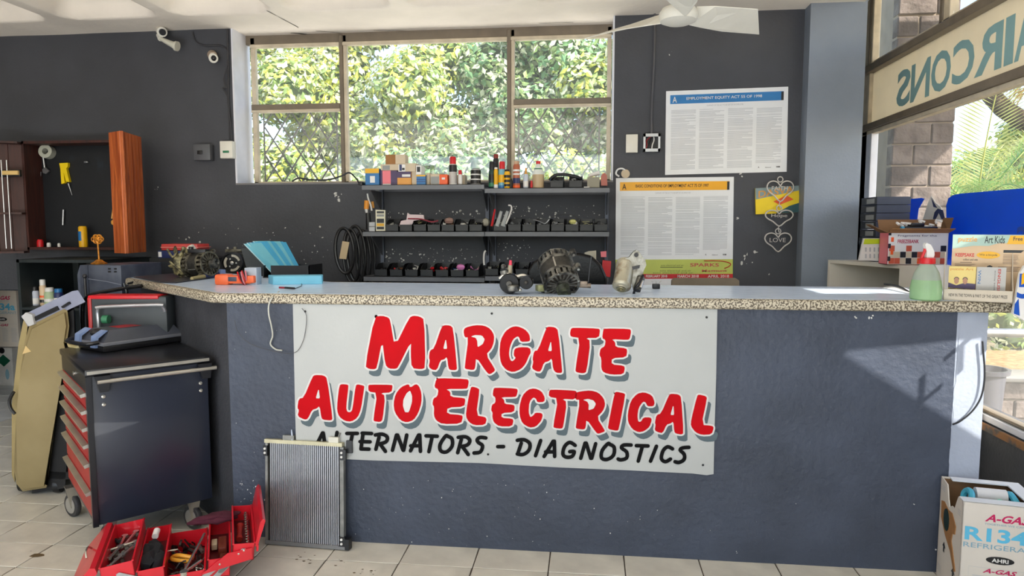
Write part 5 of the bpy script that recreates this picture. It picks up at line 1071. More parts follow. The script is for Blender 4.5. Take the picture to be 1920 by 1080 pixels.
# ---------------------------------------------------------------- white cubby along the shopfront
CT = 1.25; QA, QB = Vector((1.513, 4.58, 0)), Vector((1.786, 3.63, 0)); QA2, QB2 = Vector((1.965, 4.60, 0)), Vector((1.965, 3.66, 0))
t = thing('open_cubby', 'white open-fronted storage unit standing along the shopfront window', 'cabinet', (1.8, 4.1, 0))
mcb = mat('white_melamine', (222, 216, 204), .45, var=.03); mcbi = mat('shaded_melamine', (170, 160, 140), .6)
def cub(z0, z1, nm, m=mcb, ins=0): return MB(w=True).prism([Vector((v.x, v.y, z0)) for v in (QA, QB, QB2, QA2)], (0, 0, z1 - z0)).build(nm, m, t, False)
cub(CT - .02, CT, 'top_board'); cub(.86, .88, 'shelf'); cub(.05, .07, 'bottom_board')
MB(w=True).prism([Vector((v.x, v.y, .0)) for v in (QB + (QA - QB) * .02, QB, QB2, QB2 + (QA2 - QB2) * .02)], (0, 0, CT - .02)).build('end_panel', mcb, t, False)
MB(w=True).prism([Vector((v.x, v.y, .0)) for v in (QA, QA + (QB - QA) * .02, QA2 + (QB2 - QA2) * .02, QA2)], (0, 0, CT - .02)).build('end_panel', mcb, t, False)
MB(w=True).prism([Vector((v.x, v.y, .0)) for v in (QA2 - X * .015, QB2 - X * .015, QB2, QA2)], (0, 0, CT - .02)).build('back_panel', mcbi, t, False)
MB(w=True).prism([Vector((v.x, v.y, .88)) for v in (QB + (QA - QB) * .36, QB, QB + X * .012, QB + (QA - QB) * .36 + X * .012)], (0, 0, CT - .9)).build('front_panel', mcb, t, False)
# stack of black boxes with white end labels
bx = thing('flat_box', 'x', 'box', (0, 0, 0), 0, 'stacked flat black boxes on the cubby'); hbx = .0485
MB().box(0, .19, 0, .24, 0, hbx - .002, .001, seg=1).build('carton', mat('blue_black_card', (44, 50, 66), .55), bx)
MB().box(-.001, 0, .006, .234, .004, hbx - .006).build('end_label', ck, bx, False)
g = MB(); rn = random.Random(2); x = .02
g.box(-.002, -.001, .03, .15, .008, hbx - .012); g.build('white_print', cgr, bx, False)
bx0 = Vector((1.69, 4.32, CT + .0005)); OR = ['bottom', 'second from the bottom', 'third from the bottom', 'fourth from the bottom', 'fourth from the top', 'third from the top', 'second from the top', 'topmost']
for k in range(8):
    lb = f'flat black box, {OR[k]} in the stack by the window'
    if k == 0: bx.location = bx0; bx['label'] = lb
    else: dup(bx, bx0 + Vector((rn.uniform(-.002, .002), rn.uniform(-.002, .002), hbx * k)), rn.uniform(-.01, .01), lb)
# desk calendar
d0 = PZ(1612, 489, CT + .001); d0.y = min(d0.y, 4.09); d0 = Vector((1.60, 3.98, CT + .001)); 
t = thing('desk_calendar', 'white desk calendar with lime top band leaning beside the patterned carton', 'calendar', d0)
q_ = lambda a, b, e=0: PY(a, b, 4.12 - e)
MB(w=True).py([(1611, 488), (1620, 447), (1664, 447), (1664, 490)], 4.12, .02).build('sheet', cw, t, False); MB(w=True).poly([q_(1621, 448, .001), q_(1664, 448, .001), q_(1664, 457, .001), q_(1619, 458, .001)]).build('lime_band', c_('lime', 206, 224, 40), t, False)
g = MB(w=True)
for i in range(5):
    for j in range(2): g.poly([q_(1622 + i * 8, 464 + j * 12, .001), q_(1625 + i * 8, 464 + j * 12, .001), q_(1625 + i * 8, 472 + j * 12, .001), q_(1622 + i * 8, 472 + j * 12, .001)])
g.build('date_marks', m_ink, t, False, 'stuff')
# patterned carton, open, with parts on top
YP = 3.98; k3 = YP / FPX
x0, x1 = PY(1664, 470, YP).x, min(1.935, PY(1782, 470, YP).x); zt3 = PY(1720, 437, YP).z; z3 = CT + .001
t = thing('patterned_carton', 'open carton printed with orange and black squares on the white cubby', 'box', ((x0 + x1) / 2, YP, z3))
MB(w=True).box(x0, x1, YP, YP + .003, z3, zt3).build('front', cw, t, False); MB(w=True).box(x0, x1, YP + .107, YP + .11, z3, zt3).build('back', m_card, t, False)
for x in (x0, x1 - .003): MB(w=True).box(x, x + .003, YP, YP + .11, z3, zt3).build('side', cw if x > x0 + .1 else cp, t, False)
MB(w=True).box(x0, x1, YP, YP + .11, z3, z3 + .003).build('base', m_card, t, False)
MB(w=True).prism([(x0, YP, zt3), (x1, YP, zt3), (x1 + .01, YP - .05, zt3 + .022), (x0 - .0, YP - .05, zt3 + .022)], (0, 0, .003)).build('front_flap', m_card, t, False)
MB(w=True).prism([(x0, YP + .11, zt3), (x1, YP + .11, zt3), (x1, YP + .15, zt3 + .075), (x0, YP + .15, zt3 + .075)], (0, .003, 0)).build('back_flap', m_inside, t, False)
MB(w=True).prism([(x0, YP, zt3), (x0, YP + .11, zt3), (x0 - .08, YP + .10, zt3 + .045), (x0 - .09, YP + .02, zt3 + .045)], (0, 0, .003)).build('side_flap', m_inside, t, False)
MB(w=True).prism([(x1, YP, zt3), (x1, YP + .1, zt3), (x1 + .015, YP + .1, zt3 + .08), (x1 + .03, YP + .02, zt3 + .08)], (0, 0, .003)).build('side_flap', m_inside, t, False)
rn = random.Random(11); w_ = x1 - x0; hh = zt3 - z3
for i in range(10):
    for j in range(2 + (i % 3 == 0)):
        mm = rn.choice([co, ck, cgr, c_('brick_square', 200, 90, 60), m_cardl]); a = x0 + .008 + i * (w_ - .016) / 10
        MB(w=True).box(a, a + (w_ - .016) / 10 - .001, YP - .001, YP, z3 + .005 + j * .034, z3 + .037 + j * .034).build('printed_square', mm, t, False)
for i, mm in enumerate((ck, co, ck, co, ck)): MB(w=True).box(x0 + .002 + .014 * (i % 2), x0 + .016 + .014 * (i % 2), YP - .0012, YP - .0002, z3 + .02 + i * .035, z3 + .045 + i * .035).build('printed_square', mm, t, False)
text(MB(w=True), 'FREEZEBANK', Vector((x0 + .05, YP - .002, zt3 - .055)), X * .11, Z * .02, .02).build('lettering', c_('rose_ink', 190, 60, 90), t, False)
text(MB(w=True), 'Fragments for the', Vector((x0 + .05, YP - .002, zt3 - .022)), X * .2, Z * .013, .0).build('print_line', cpu, t, False)
solid('wrapped_part', 'dark relay part with a blue end lying on the patterned carton', 'part', MB(w=True).box(x0 + .10, x1 - .04, YP + .03, YP + .10, zt3 + .004, zt3 + .035, .006).box(x0 + .13, x0 + .2, YP + .03, YP + .1, zt3 + .035, zt3 + .055, .004), m_black)
solid('blue_plug', 'bright blue plug at the left of the dark part on the carton', 'plug', MB(w=True).cyl((x0 + .085, YP + .05, zt3 + .022), (x0 + .125, YP + .05, zt3 + .022), .014), c_('plug_blue', 60, 160, 206))
t = thing('clear_wrapping', 'shiny clear wrapping bunched over the dark part on the carton', 'wrapping', (x0 + .15, YP + .08, zt3 + .05)); rn = random.Random(3)
g = MB(w=True)
for k in range(9):
    c = Vector((x0 + .07 + .025 * k, YP + .05 + rn.uniform(-.02, .02), zt3 + .034 + rn.uniform(0, .02))); g.tube([c, c + Vector((rn.uniform(-.02, .02), .02, rn.uniform(.0, .02))), c + Vector((rn.uniform(.01, .04), .01, rn.uniform(-.01, .01)))], .006, 5, 3)
g.build('film', cw, t)
# white bag hanging by the cubby end
t = thing('white_bag', 'crumpled white plastic bag hanging at the near end of the cubby', 'bag', (1.86, 3.56, 1.0))
MB(w=True).prism([PY(a, b, 3.55) for a, b in [(1748, 497), (1782, 497), (1786, 510), (1778, 540), (1768, 570), (1745, 575), (1740, 545), (1752, 530), (1760, 515)]], (0, .035, 0)).build('film', cw, t, False)
# blue vinyl bands and white shapes stuck on the shop glass
m_vin = translucent('blue_vinyl', (14, 104, 214), .5, .4, var=.04); Xg = XR + .014
def vin(pts, m, nm, lb, cat='window sticker', g=None, d=.002): return solid(nm, lb, cat, MB(w=True).prism([PX(a, b, Xg) for a, b in pts], (d, 0, 0)), m, g, False)
vin([(1672, 376), (1728, 371), (1733, 373), (1722, 392), (1716, 440), (1672, 440)], m_vin, 'window_sticker', 'blue vinyl band on the shop window, short far piece', g='blue vinyl bands')
vin([(1778, 372), (1786, 366), (1800, 363), (1990, 347), (1990, 520), (1776, 500), (1774, 385)], m_vin, 'window_sticker', 'large blue vinyl band on the shop window right of the white flame shape', g='blue vinyl bands')
vin([(1730, 412), (1740, 380), (1746, 367), (1754, 380), (1764, 388), (1770, 412)], cw, 'window_sticker', 'white and navy flame-shaped sticker between the blue bands')
Xg = XR + .011
vin([(1746, 371), (1752, 382), (1757, 390), (1750, 388)], cnavy, 'sticker_stroke', 'navy curved upper stroke on the flame-shaped sticker', d=.001); vin([(1752, 398), (1758, 391), (1768, 394), (1772, 411), (1765, 411), (1760, 399), (1754, 411), (1749, 411)], cnavy, 'sticker_stroke', 'navy lower stroke on the flame-shaped sticker', d=.001)
o = text(MB(w=True), 'ALTERNATORS', (XR + .012, 2.3, 1.33), Vector((0, 1.22, 0)), Vector((0, 0, .13)), .02).build('reversed_lettering', c_('deep_blue', 14, 70, 170), None, False); tag(o, 'darker blue reversed lettering ALTERNATORS on the large blue vinyl band', 'lettering')
# backlit AIRCONS sign board in the shopfront
ys0, ys1 = 2.06, YF - .02
t = thing('aircons_sign', 'cream translucent board with reversed teal word AIRCONS above the shop window', 'sign', (XR + .03, 4.0, SZ0))
MB(w=True).box(XR + .028, XR + .034, ys0, ys1, SZ0, SZ1).build('board', translucent('cream_acrylic', (242, 234, 216), .5, .4, var=.03), t, False)
cols = {'S': (1680, 1705), 'N': (1706, 1741), 'O': (1743, 1779), 'C': (1782, 1822), 'R': (1823, 1873), 'I': (1877, 1894), 'A': (1896, 1935)}
for ch in 'AIRCONS':
    a, b = cols[ch]; yl, yr = PX(b, 200, XR + .026).y, PX(a, 200, XR + .026).y
    m_ac = mat('teal_letter', (142, 182, 184), .5, var=.03)
    text(MB(w=True), ch, (XR + .0255, yl, 2.245), Vector((0, yr - yl, 0)), Vector((0, 0, .235)), .028).build('letter', m_ac, t, False)
# cable on the white counter end
solid('counter_cable', 'thin dark cable hanging down the white counter end', 'cable', MB(w=True).tube([PY(a, b, YC - .012) for a, b in [(1842, 640), (1844, 665), (1846, 690), (1845, 720), (1838, 748), (1822, 772), (1800, 790), (1786, 796)]], .0035, 6, 5), m_black)
# ceiling fan
fc = PY(1272, 28, 3.55); t = thing('ceiling_fan', 'white ceiling fan with broad blades and a round white hub', 'fan', fc)
MB(w=True).lathe([(0, -.045), (.06, -.042), (.088, -.030), (.094, -.012), (.094, .008), (.08, .03), (.03, .05), (.02, .055)], fc, (0, 0, 1), 32).build('motor_hub', m_white, t)
MB(w=True).cyl(fc + Z * .05, Vector((fc.x, fc.y, CEIL - .05)), .014, seg=12).build('rod', mat('aged_rod', (190, 150, 90), .5), t); MB(w=True).lathe([(.02, 0), (.05, .03), (.055, .08)], (fc.x, fc.y, CEIL - .08), (0, 0, 1), 20).build('canopy', m_white, t)
tip = PZ(1400, 42, fc.z); a0 = math.atan2(tip.y - fc.y, tip.x - fc.x)
for k in range(3):
    a = a0 + k * 2 * PI / 3; u = Vector((math.cos(a), math.sin(a), 0)); v = Vector((-u.y, u.x, 0))
    P = [fc + u * r + v * s * w + Z * (s * -.034) for r, s, w in [(.08, -1, .035), (.16, -1, .07), (.34, -1, .09), (.42, -1, .08), (.42, 1, .07), (.30, 1, .075), (.16, 1, .05), (.08, 1, .03)]]
    P[3] = fc + u * .39 + v * -.095 + Z * .034; P[4] = fc + u * .52 + v * .06 - Z * .034
    MB(w=True).prism(P, (0, 0, .004)).build('blade', m_white, t, False)
# ================================================================ left side machines
m_cart = mat('blue_black_enamel', (33, 38, 52), .32, var=.10, scale=2, coat=.2); m_cartk = mat('black_enamel', (24, 25, 30), .3)
m_silver = mat('silver_pull', (186, 182, 172), .3, .7); m_dred = mat('drawer_red', (170, 34, 34), .4)
ct0 = Vector((-2.121, 2.67, 0)); TH_ = math.radians(46.9)
CW, CDp, Z0, Z1 = .489, .678, .158, .85
t = thing('tool_trolley', 'blue-black rolling tool trolley with red drawers and silver pulls', 'tool trolley', (ct0.x, ct0.y, 0), TH_)
# local: x along the plain side panel, y along the drawer front
MB().box(0, CW, 0, CDp, Z0, Z1 - .03, .006).build('body', m_cart, t)
MB().box(-.012, CW + .012, -.012, CDp + .012, Z1 - .03, Z1, .006).build('top_tray', m_cartk, t)
MB().box(-.004, CW + .004, -.014, -.010, Z1 - .022, Z1 - .008).build('top_trim', m_silver, t, False)
MB().tube([(.03, -.03, Z1 - .055), (CW + .03, -.03, Z1 - .055)], .009, 10).build('push_handle', m_silver, t)
for x in (.05, CW - .02): MB().prism([(x - .03, -.004, Z1 - .03), (x + .03, -.004, Z1 - .03), (x + .022, -.004, Z1 - .10), (x - .012, -.004, Z1 - .10)], (0, -.03, 0)).build('handle_bracket', m_cartk, t, False)
for x in (.055, CW - .035):
    for z in (Z1 - .125, Z1 - .16): MB().lathe([(.009, 0), (.008, .004), (0, .006)], (x, 0, z), (0, -1, 0), 12).build('rivet', m_chrome, t)
zt = Z1 - .10; hs = [.075, .075, .075, .085, .125, .125]; z = zt
for k, h in enumerate(hs):
    d = MB().box(-.008, 0, .02, CDp - .02, z - h + .005, z - .002, .002).build('drawer', m_dred, t, False)
    MB().prism([(-.008, .02, z - .004), (-.030, .02, z - .010), (-.026, .02, z - .024), (-.008, .02, z - .020)], (0, CDp - .04, 0)).build('pull', m_silver, d, False); z -= h
MB().box(-.006, 0, .0, CDp, zt, Z1 - .03).build('top_rail', m_cartk, t, False); MB().lathe([(.010, 0), (.010, .008), (0, .009)], (-.006, CDp * .42, Z1 - .06), (-1, 0, 0), 12).build('lock', m_chrome, t)
MB().box(-.010, .012, -.012, .012, Z0 - .0, Z1 - .03).build('corner_post', m_silver if False else m_cartk, t, False)
for (x, y) in ((.07, .10), (CW - .07, .08), (.0, CDp - .05), (CW - .07, CDp - .08)):
    c = MB().lathe([(.030, -.014), (.055, -.012), (.058, -.008), (.058, .008), (.055, .012), (.030, .014)], (x, y, .0585), (.8, .3, 0), 24).build('caster_wheel', mat('caster_rubber', (52, 52, 54), .5), t)
    MB().lathe([(.012, -.016), (.040, -.0145), (.040, .0145), (.012, .016)], (x, y, .0585), (.8, .3, 0), 20).build('wheel_disc', c_('caster_hub', 150, 146, 138), c)
    MB().box(x - .03, x + .03, y - .03, y + .03, Z0 - .008, Z0 - .001).prism([(x - .03, y - .024, Z0 - .008), (x + .03, y - .024, Z0 - .008), (x + .012, y - .024, .05), (x - .012, y - .024, .05)], (0, .003, 0)).prism([(x - .03, y + .021, Z0 - .008), (x + .03, y + .021, Z0 - .008), (x + .012, y + .021, .05), (x - .012, y + .021, .05)], (0, .003, 0)).build('fork', m_chrome, c, False)
# a wheel showing left of the trolley
CTm = Matrix.Translation((ct0.x, ct0.y, 0)) @ Matrix.Rotation(TH_, 4, 'Z')
# black hard case lying on the trolley
A = PZ(222, 658, Z1); B = PZ(346, 640, Z1); u = (B - A).normalized(); n = Vector((-u.y, u.x, 0)); wd_ = (B - A).length
t = thing('hard_case', 'black hard plastic tool case with red label lying on the trolley top', 'case', A, math.atan2(u.y, u.x))
MB().box(-.07, wd_, 0, .27, .001, .030, .006).build('lower_shell', m_black, t); MB().box(-.07, wd_, 0, .27, .030, .046, .003).build('rim', mat('case_rim', (116, 118, 126), .45), t)
q1 = [(-.06, .01, .046), (wd_ - .005, .01, .046), (wd_ - .005, .26, .046), (-.06, .26, .046)]; q2 = [(-.01, .06, .098), (wd_ - .03, .06, .098), (wd_ - .03, .22, .098), (-.01, .22, .098)]
g = MB(); a_ = g.ring(q1); b_ = g.ring(q2); g.face(a_[::-1]); g.face(b_)
for i in range(4): g.face([a_[i], a_[(i + 1) % 4], b_[(i + 1) % 4], b_[i]])
g.build('lid', mat('case_plastic', (70, 74, 84), .45), t, False)
MB().box(.06, .17, .10, .20, .0985, .0992).build('red_label', c_('label_red', 176, 44, 50), t, False)
MB().tube([(-.075, .03, .05), (-.12, .05, .045), (-.13, .15, .045), (-.12, .25, .045), (-.075, .27, .05)], .010, 8, 4).build('carry_handle', m_cartk, t)
for y in (.05, .21): MB().prism([(-.085, y, .02), (-.078, y, .075), (-.03, y, .102), (-.02, y, .098), (-.066, y, .066), (-.072, y, .02)], (0, .045, 0)).build('latch', c_('latch_blue', 130, 150, 190), t, False)
MB().sph((-.03, .13, .085), .035, 1, 1, .6).build('black_cup', m_black, t)
# red case behind it
A2 = PZ(160, 648, Z1) + Vector((-.02, .07, 0)); t = thing('red_case', 'red-rimmed hard case with an aluminium handle standing behind the black case', 'case', A2, .12)
MB().box(0, .40, 0, .10, .002, .245, .012).build('shell', mat('case_grey_green', (56, 62, 66), .5), t); MB().box(-.006, .36, -.005, .105, .232, .252, .006).build('red_rim', m_red, t); MB().box(-.008, .012, -.006, .106, .03, .24, .004).build('red_side', m_dred, t)
MB().tube([(.055, -.02, .08), (.055, -.025, .16), (.062, -.03, .185), (.08, -.032, .195), (.37, -.032, .205), (.395, -.03, .198), (.40, -.02, .17)], .009, 8, 2).build('handle', mat('satin_aluminium', (190, 192, 198), .35, .8), t)
MB().cyl((.085, -.03, .13), (.115, -.03, .13), .022, seg=14).build('green_knob', cg, t)
solid('gloves', 'beige and lime rag lying on the far corner of the trolley', 'rag', MB(w=True).prism([PZ(a, b, Z1 + .001) for a, b in [(126, 646), (134, 642), (150, 647), (163, 641), (164, 652), (142, 653), (128, 651)]], (0, 0, .012)), c_('rag_beige', 214, 196, 142))
# beige air-conditioning service machine
YM = 3.30; t = thing('service_machine', 'tall beige air-conditioning service machine with a grey sloping control top', 'machine', (PY(70, 900, YM).x, YM + .1, 0))
m_bei = mat('aged_beige_plastic', (150, 135, 98), .5, rgb2=(126, 110, 72), thr=(.35, .7), scale=2.5)
mbx = MB(w=True).prism([PY(a, b, YM) for a, b in [(55, 612), (120, 580), (126, 583), (130, 612), (125, 645), (118, 660), (88, 912), (86, 917), (42, 924), (30, 908), (26, 880), (30, 780), (38, 700), (46, 640)]], (-.05, .06, 0))
bmesh.ops.bevel(mbx.b, geom=[e for e in mbx.b.edges if all(abs(v.co.y - YM) < 1e-4 for v in e.verts)], offset=.018, segments=3, affect='EDGES'); mbx.build('side_cover', m_bei, t)
mbx = MB(w=True).prism([PY(a, b, YM + .05) for a, b in [(44, 600), (52, 610), (40, 700), (27, 880), (28, 905), (22, 890), (22, 760), (34, 650)]], (-.21, .27, 0)); mbx.build('front_cover', mat('beige_front', (150, 134, 92), .5), t, False)
MB(w=True).prism([PY(a, b, YM + .04) for a, b in [(60, 625), (138, 580), (140, 640), (132, 760), (122, 915), (60, 925)]], (-.23, .29, 0)).build('chassis', m_blackm, t, False)
q = [(40, 592), (52, 612), (66, 610), (160, 566), (146, 544), (135, 546)]
P = [PY(a, b, YM + .02) for a, b in q]
MB(w=True).prism(P, (-.15, .19, -.025)).build('control_top', mat('grey_control_top', (136, 140, 160), .45), t, False)
MB(w=True).prism([PY(40, 594, YM) , PY(54, 612, YM), PY(64, 608, YM), PY(60, 590, YM), PY(48, 586, YM)], (0, .03, 0)).build('rounded_corner', c_('light_corner', 184, 184, 184), t, False)
MB(w=True).prism([PY(a, b, YM + .012) for a, b in [(60, 596), (66, 602), (110, 581), (106, 574)]], (0, .012, 0)).build('display_recess', m_black, t, False); MB(w=True).prism([PY(a, b, YM + .006) for a, b in [(114, 575), (117, 578), (130, 570), (128, 566)]], (0, .02, 0)).build('slot', m_black, t, False)
for (px, py) in ((53, 942), (118, 928)):
    c = PZ(px, 960, 0); x = PY(px, 940, YM + .10).x
    for sx_, yy in ((0, YM + .08), (-.18, YM + .30)): MB(w=True).lathe([(.02, -.018), (.045, -.016), (.047, 0), (.045, .016), (.02, .018)], (x + sx_, yy, .047), (1, .3, 0), 18).build('caster', m_black, t)
MB(w=True).prism([(PY(28, 900, YM).x, YM + .04, .092), (PY(122, 900, YM).x, YM + .04, .092), (PY(122, 900, YM).x - .23, YM + .35, .092), (PY(28, 900, YM).x - .23, YM + .35, .092)], (0, 0, .04)).build('base_plate', m_blackm, t, False)
MB(w=True).py([(42, 664), (48, 648), (58, 659)], YM - .0015, .002).build('sticker', c_('peach_sticker', 206, 178, 124), t, False)
MB(w=True).tube([PY(26, 735, YM), PY(18, 750, YM), PY(20, 765, YM), PY(28, 776, YM)], .008, 8, 3).build('hose', m_black, t)
# open black cupboard with bottles
YK = 4.22; x0, x1 = PY(33, 530, YK).x, PY(196, 530, YK).x; zc = PY(100, 487, YK).z; zs_ = PY(90, 577, YK).z
m_cup = mat('black_cupboard', (30, 38, 40), .55, var=.2)
t = thing('open_cupboard', 'black open-fronted cupboard with a shelf of bottles below the wall cabinet', 'cupboard', ((x0 + x1) / 2, YK + .25, 0))
for nm, q in (('side', (x0, x0 + .02, 0, zc)), ('side', (x1 - .02, x1, 0, zc)), ('top', (x0, x1, zc - .02, zc)), ('shelf', (x0 + .02, x1 - .02, zs_ - .016, zs_)), ('bottom', (x0, x1, .04, .06))): MB(w=True).box(q[0], q[1], YK, YK + .5, q[2], q[3]).build(nm, m_cup, t, False)
MB(w=True).box(x0, x1, YK + .48, YK + .5, .04, zc).box((x0 + x1) / 2 - .2, (x0 + x1) / 2 - .185, YK + .40, YK + .48, zs_, zc - .02).build('back', m_cup, t, False)
for px, pt, r, m1, m2, lb, bands in [(55, 527, .024, c_('peach_bottle', 214, 180, 160), c_('smoke_cap', 90, 90, 90), 'slim peach and red bottle, leftmost in the cupboard', [(0, .35, cp)]), (68, 537, .026, c_('pale_blue_bottle', 190, 196, 210), ck, 'blue-white bottle with dark cap, second from the left in the cupboard', [(.1, .5, cw)]),
        (83, 524, .022, c_('cream_bottle', 216, 190, 156), cw, 'tall cream bottle with white cap in the cupboard', [(.15, .3, ck), (.4, .5, co)]), (95, 539, .033, c_('pale_green_bottle', 172, 190, 152), cw, 'wide pale green jar in the cupboard', [(.3, .5, cw)]), (112, 541, .03, cnavy, cb, 'navy and white bottle, rightmost in the cupboard', [(.2, .6, cw)])]:
    can(lb, px, pt, zs_ + .0005, r, m1, m2, Y=4.34, capf=.22, bands=bands, name='bottle', cat='bottle', group='bottles in the black cupboard')
# grey steel case
YG = 3.86; x0, x1 = PY(166, 530, YG).x, PY(228, 530, YG).x; zg = PY(190, 497, YG).z
t = thing('steel_cabinet', 'scratched blue-grey steel equipment case with four vent slots beside the cupboard', 'equipment case', ((x0 + x1) / 2, YG + .2, 0))
m_gs = mat('scratched_blue_steel', (88, 94, 108), .45, .2, rgb2=(66, 72, 88), thr=(.4, .6), scale=7)
MB(w=True).box(x0, x1, YG, YG + .40, .0, zg, .006).build('casing', m_gs, t)
MB(w=True).prism([PY(145, 515, YG + .05), PY(150, 497, YG + .05), (x0, YG, zg), (x0, YG, .6), (PY(145, 515, YG + .05).x, YG + .05, .6)], (0, .3, 0)).build('side_cheek', m_gs, t, False)
for a, b in ((205, 504), (216, 504), (205, 509.5), (216, 509.5)): MB(w=True).py([(a - 2.5, b - 1.5), (a + 2.5, b - 1.5), (a + 2.5, b + 1.5), (a - 2.5, b + 1.5)], YG - .002, .003).build('vent_slot', m_black, t, False)
MB(w=True).tube([PY(166, 523, YG - .002), PY(200, 528, YG - .002), PY(227, 534, YG - .002)], .003, 6).build('crease', mat('crease_light', (120, 126, 142), .4), t)
# trophy
t = thing('trophy', 'small golden trophy with a tangled gold top standing on the steel case', 'trophy', (PY(185, 490, YG + .1).x, YG + .1, zg)); m_gold = mat('tarnished_gold', (214, 140, 40), .4, .4, rgb2=(130, 78, 24), thr=(.4, .7), scale=40)
hx = PY(185, 470, YG + .1).x; zt_ = PY(183, 440, YG + .1).z
MB(w=True).lathe([(.045, 0), (.048, .006), (.032, .014), (.018, .026), (.006, .03)], (hx, YG + .1, zg), (0, 0, 1), 9).build('base', m_gold, t); MB(w=True).cyl((hx, YG + .1, zg + .02), (hx - .004, YG + .1, zt_ - .04), .005).build('stem', m_gold, t)
g = MB(w=True); rn = random.Random(6)
for k in range(6):
    a = k * 1.05; c = Vector((hx - .004 + .022 * math.cos(a), YG + .1, zt_ - .028 + .014 * math.sin(a))); g.tube([c + Vector((.016 * math.cos(b), rn.uniform(-.004, .004), .014 * math.sin(b))) for b in [2 * PI * q / 8 for q in range(8)]], .0045, 6, 2, True)
g.build('wreath', m_gold, t)
# black steel frame handle
t = thing('hand_truck', 'black bent-tube frame handle behind the trolley', 'hand truck', (PY(200, 590, 3.56).x, 3.56, 0)); Yh = 3.56; zf = 0
pts = [Vector((PY(155, 600, Yh).x, Yh, .02)), PY(155, 600, Yh), PY(156, 572, Yh), PY(163, 558, Yh), PY(178, 551, Yh), PY(230, 541, Yh), PY(266, 536, Yh)]
MB(w=True).tube(pts[:2] + spline(pts[1:], 4)[1:], .011, 10).build('tube_handle', mat('gloss_black_tube', (34, 34, 36), .25, .3), t)
MB(w=True).tube([Vector((PY(236, 600, Yh).x, Yh, .02)), PY(238, 575, Yh), PY(237, 545, Yh), PY(232, 531, Yh)], .009, 8).build('upright', MATS['gloss_black_tube'], t)
x0, x1 = PY(155, 600, Yh).x, PY(238, 600, Yh).x; MB(w=True).box(x0 + .03, x1 + .02, Yh - .12, Yh + .02, .002, .012).build('foot_plate', m_blackm, t, False)
solid('cable_loop', 'black cable hanging in a loop beside the counter wing', 'cable', MB(w=True).tube([PY(a, b, 3.72) for a, b in [(240, 532), (262, 527), (280, 536), (291, 556), (289, 571), (276, 577), (262, 571), (250, 560)]], .006, 6, 5), m_black)
solid('rod_handle', 'short black stick with a pale knob leaning against the steel case', 'stick', MB(w=True).cyl(Vector((PY(164, 580, 3.8).x, 3.8, .001)), PY(159, 520, 3.8), .008, seg=8).sph(PY(159, 518, 3.8), .014), mat('dark_stick', (40, 40, 44), .4))
# red and navy boxes behind the left alternator
Yr = 4.35
t = thing('red_case_closed', 'long red plastic box stacked on a navy one behind the left alternator', 'box', PY(335, 470, Yr)); MB(w=True).box(PY(302, 465, Yr).x, PY(370, 465, Yr).x, Yr, Yr + .15, PY(335, 469.5, Yr).z, PY(335, 457.5, Yr).z, .006).build('shell', c_('dusty_red', 196, 66, 62), t)
MB(w=True).box(PY(302, 465, Yr).x - .002, PY(372, 465, Yr).x + .002, Yr - .003, Yr + .15, PY(335, 464.5, Yr).z, PY(335, 463, Yr).z).build('seam_rim', c_('pale_red', 222, 130, 120), t, False)
zd = PY(335, 470, Yr).z; t = thing('navy_box', 'navy box with a white label lying under the red one behind the left alternator', 'box', (PY(335, 480, Yr).x, Yr + .08, zd - .045))
MB(w=True).box(PY(296, 475, Yr).x, PY(365, 475, Yr).x, Yr, Yr + .16, PY(335, 484, Yr).z, zd - .001, .002).build('carton', cnavy, t); MB(w=True).box(PY(297, 475, Yr).x, PY(303, 475, Yr).x, Yr - .0015, Yr, PY(335, 482, Yr).z, zd - .008).build('white_label', cw, t, False)
zb_ = PY(335, 484, Yr).z
t = thing('side_table', 'dark side table against the wall carrying the red and navy boxes', 'table', (PY(335, 480, Yr).x, Yr + .1, 0)); xx0, xx1 = PY(285, 480, Yr).x, PY(400, 480, Yr).x
MB(w=True).box(xx0, xx1, Yr - .03, Yr + .35, zb_ - .025, zb_).build('top', m_blackm, t, False)
for x in (xx0 + .02, xx1 - .02):
    for y in (Yr, Yr + .32): MB(w=True).box(x - .015, x + .015, y - .015, y + .015, 0, zb_ - .025).build('leg', m_blackm, t, False)
c_('white_rag', 214, 206, 190)
solid('white_rag', 'white rag pointed up behind the left alternator', 'rag', MB(w=True).py([(346, 472), (352, 462), (359, 458), (366, 468), (368, 512), (344, 512)], 4.02, .02), MATS['white_rag'], smooth=False)
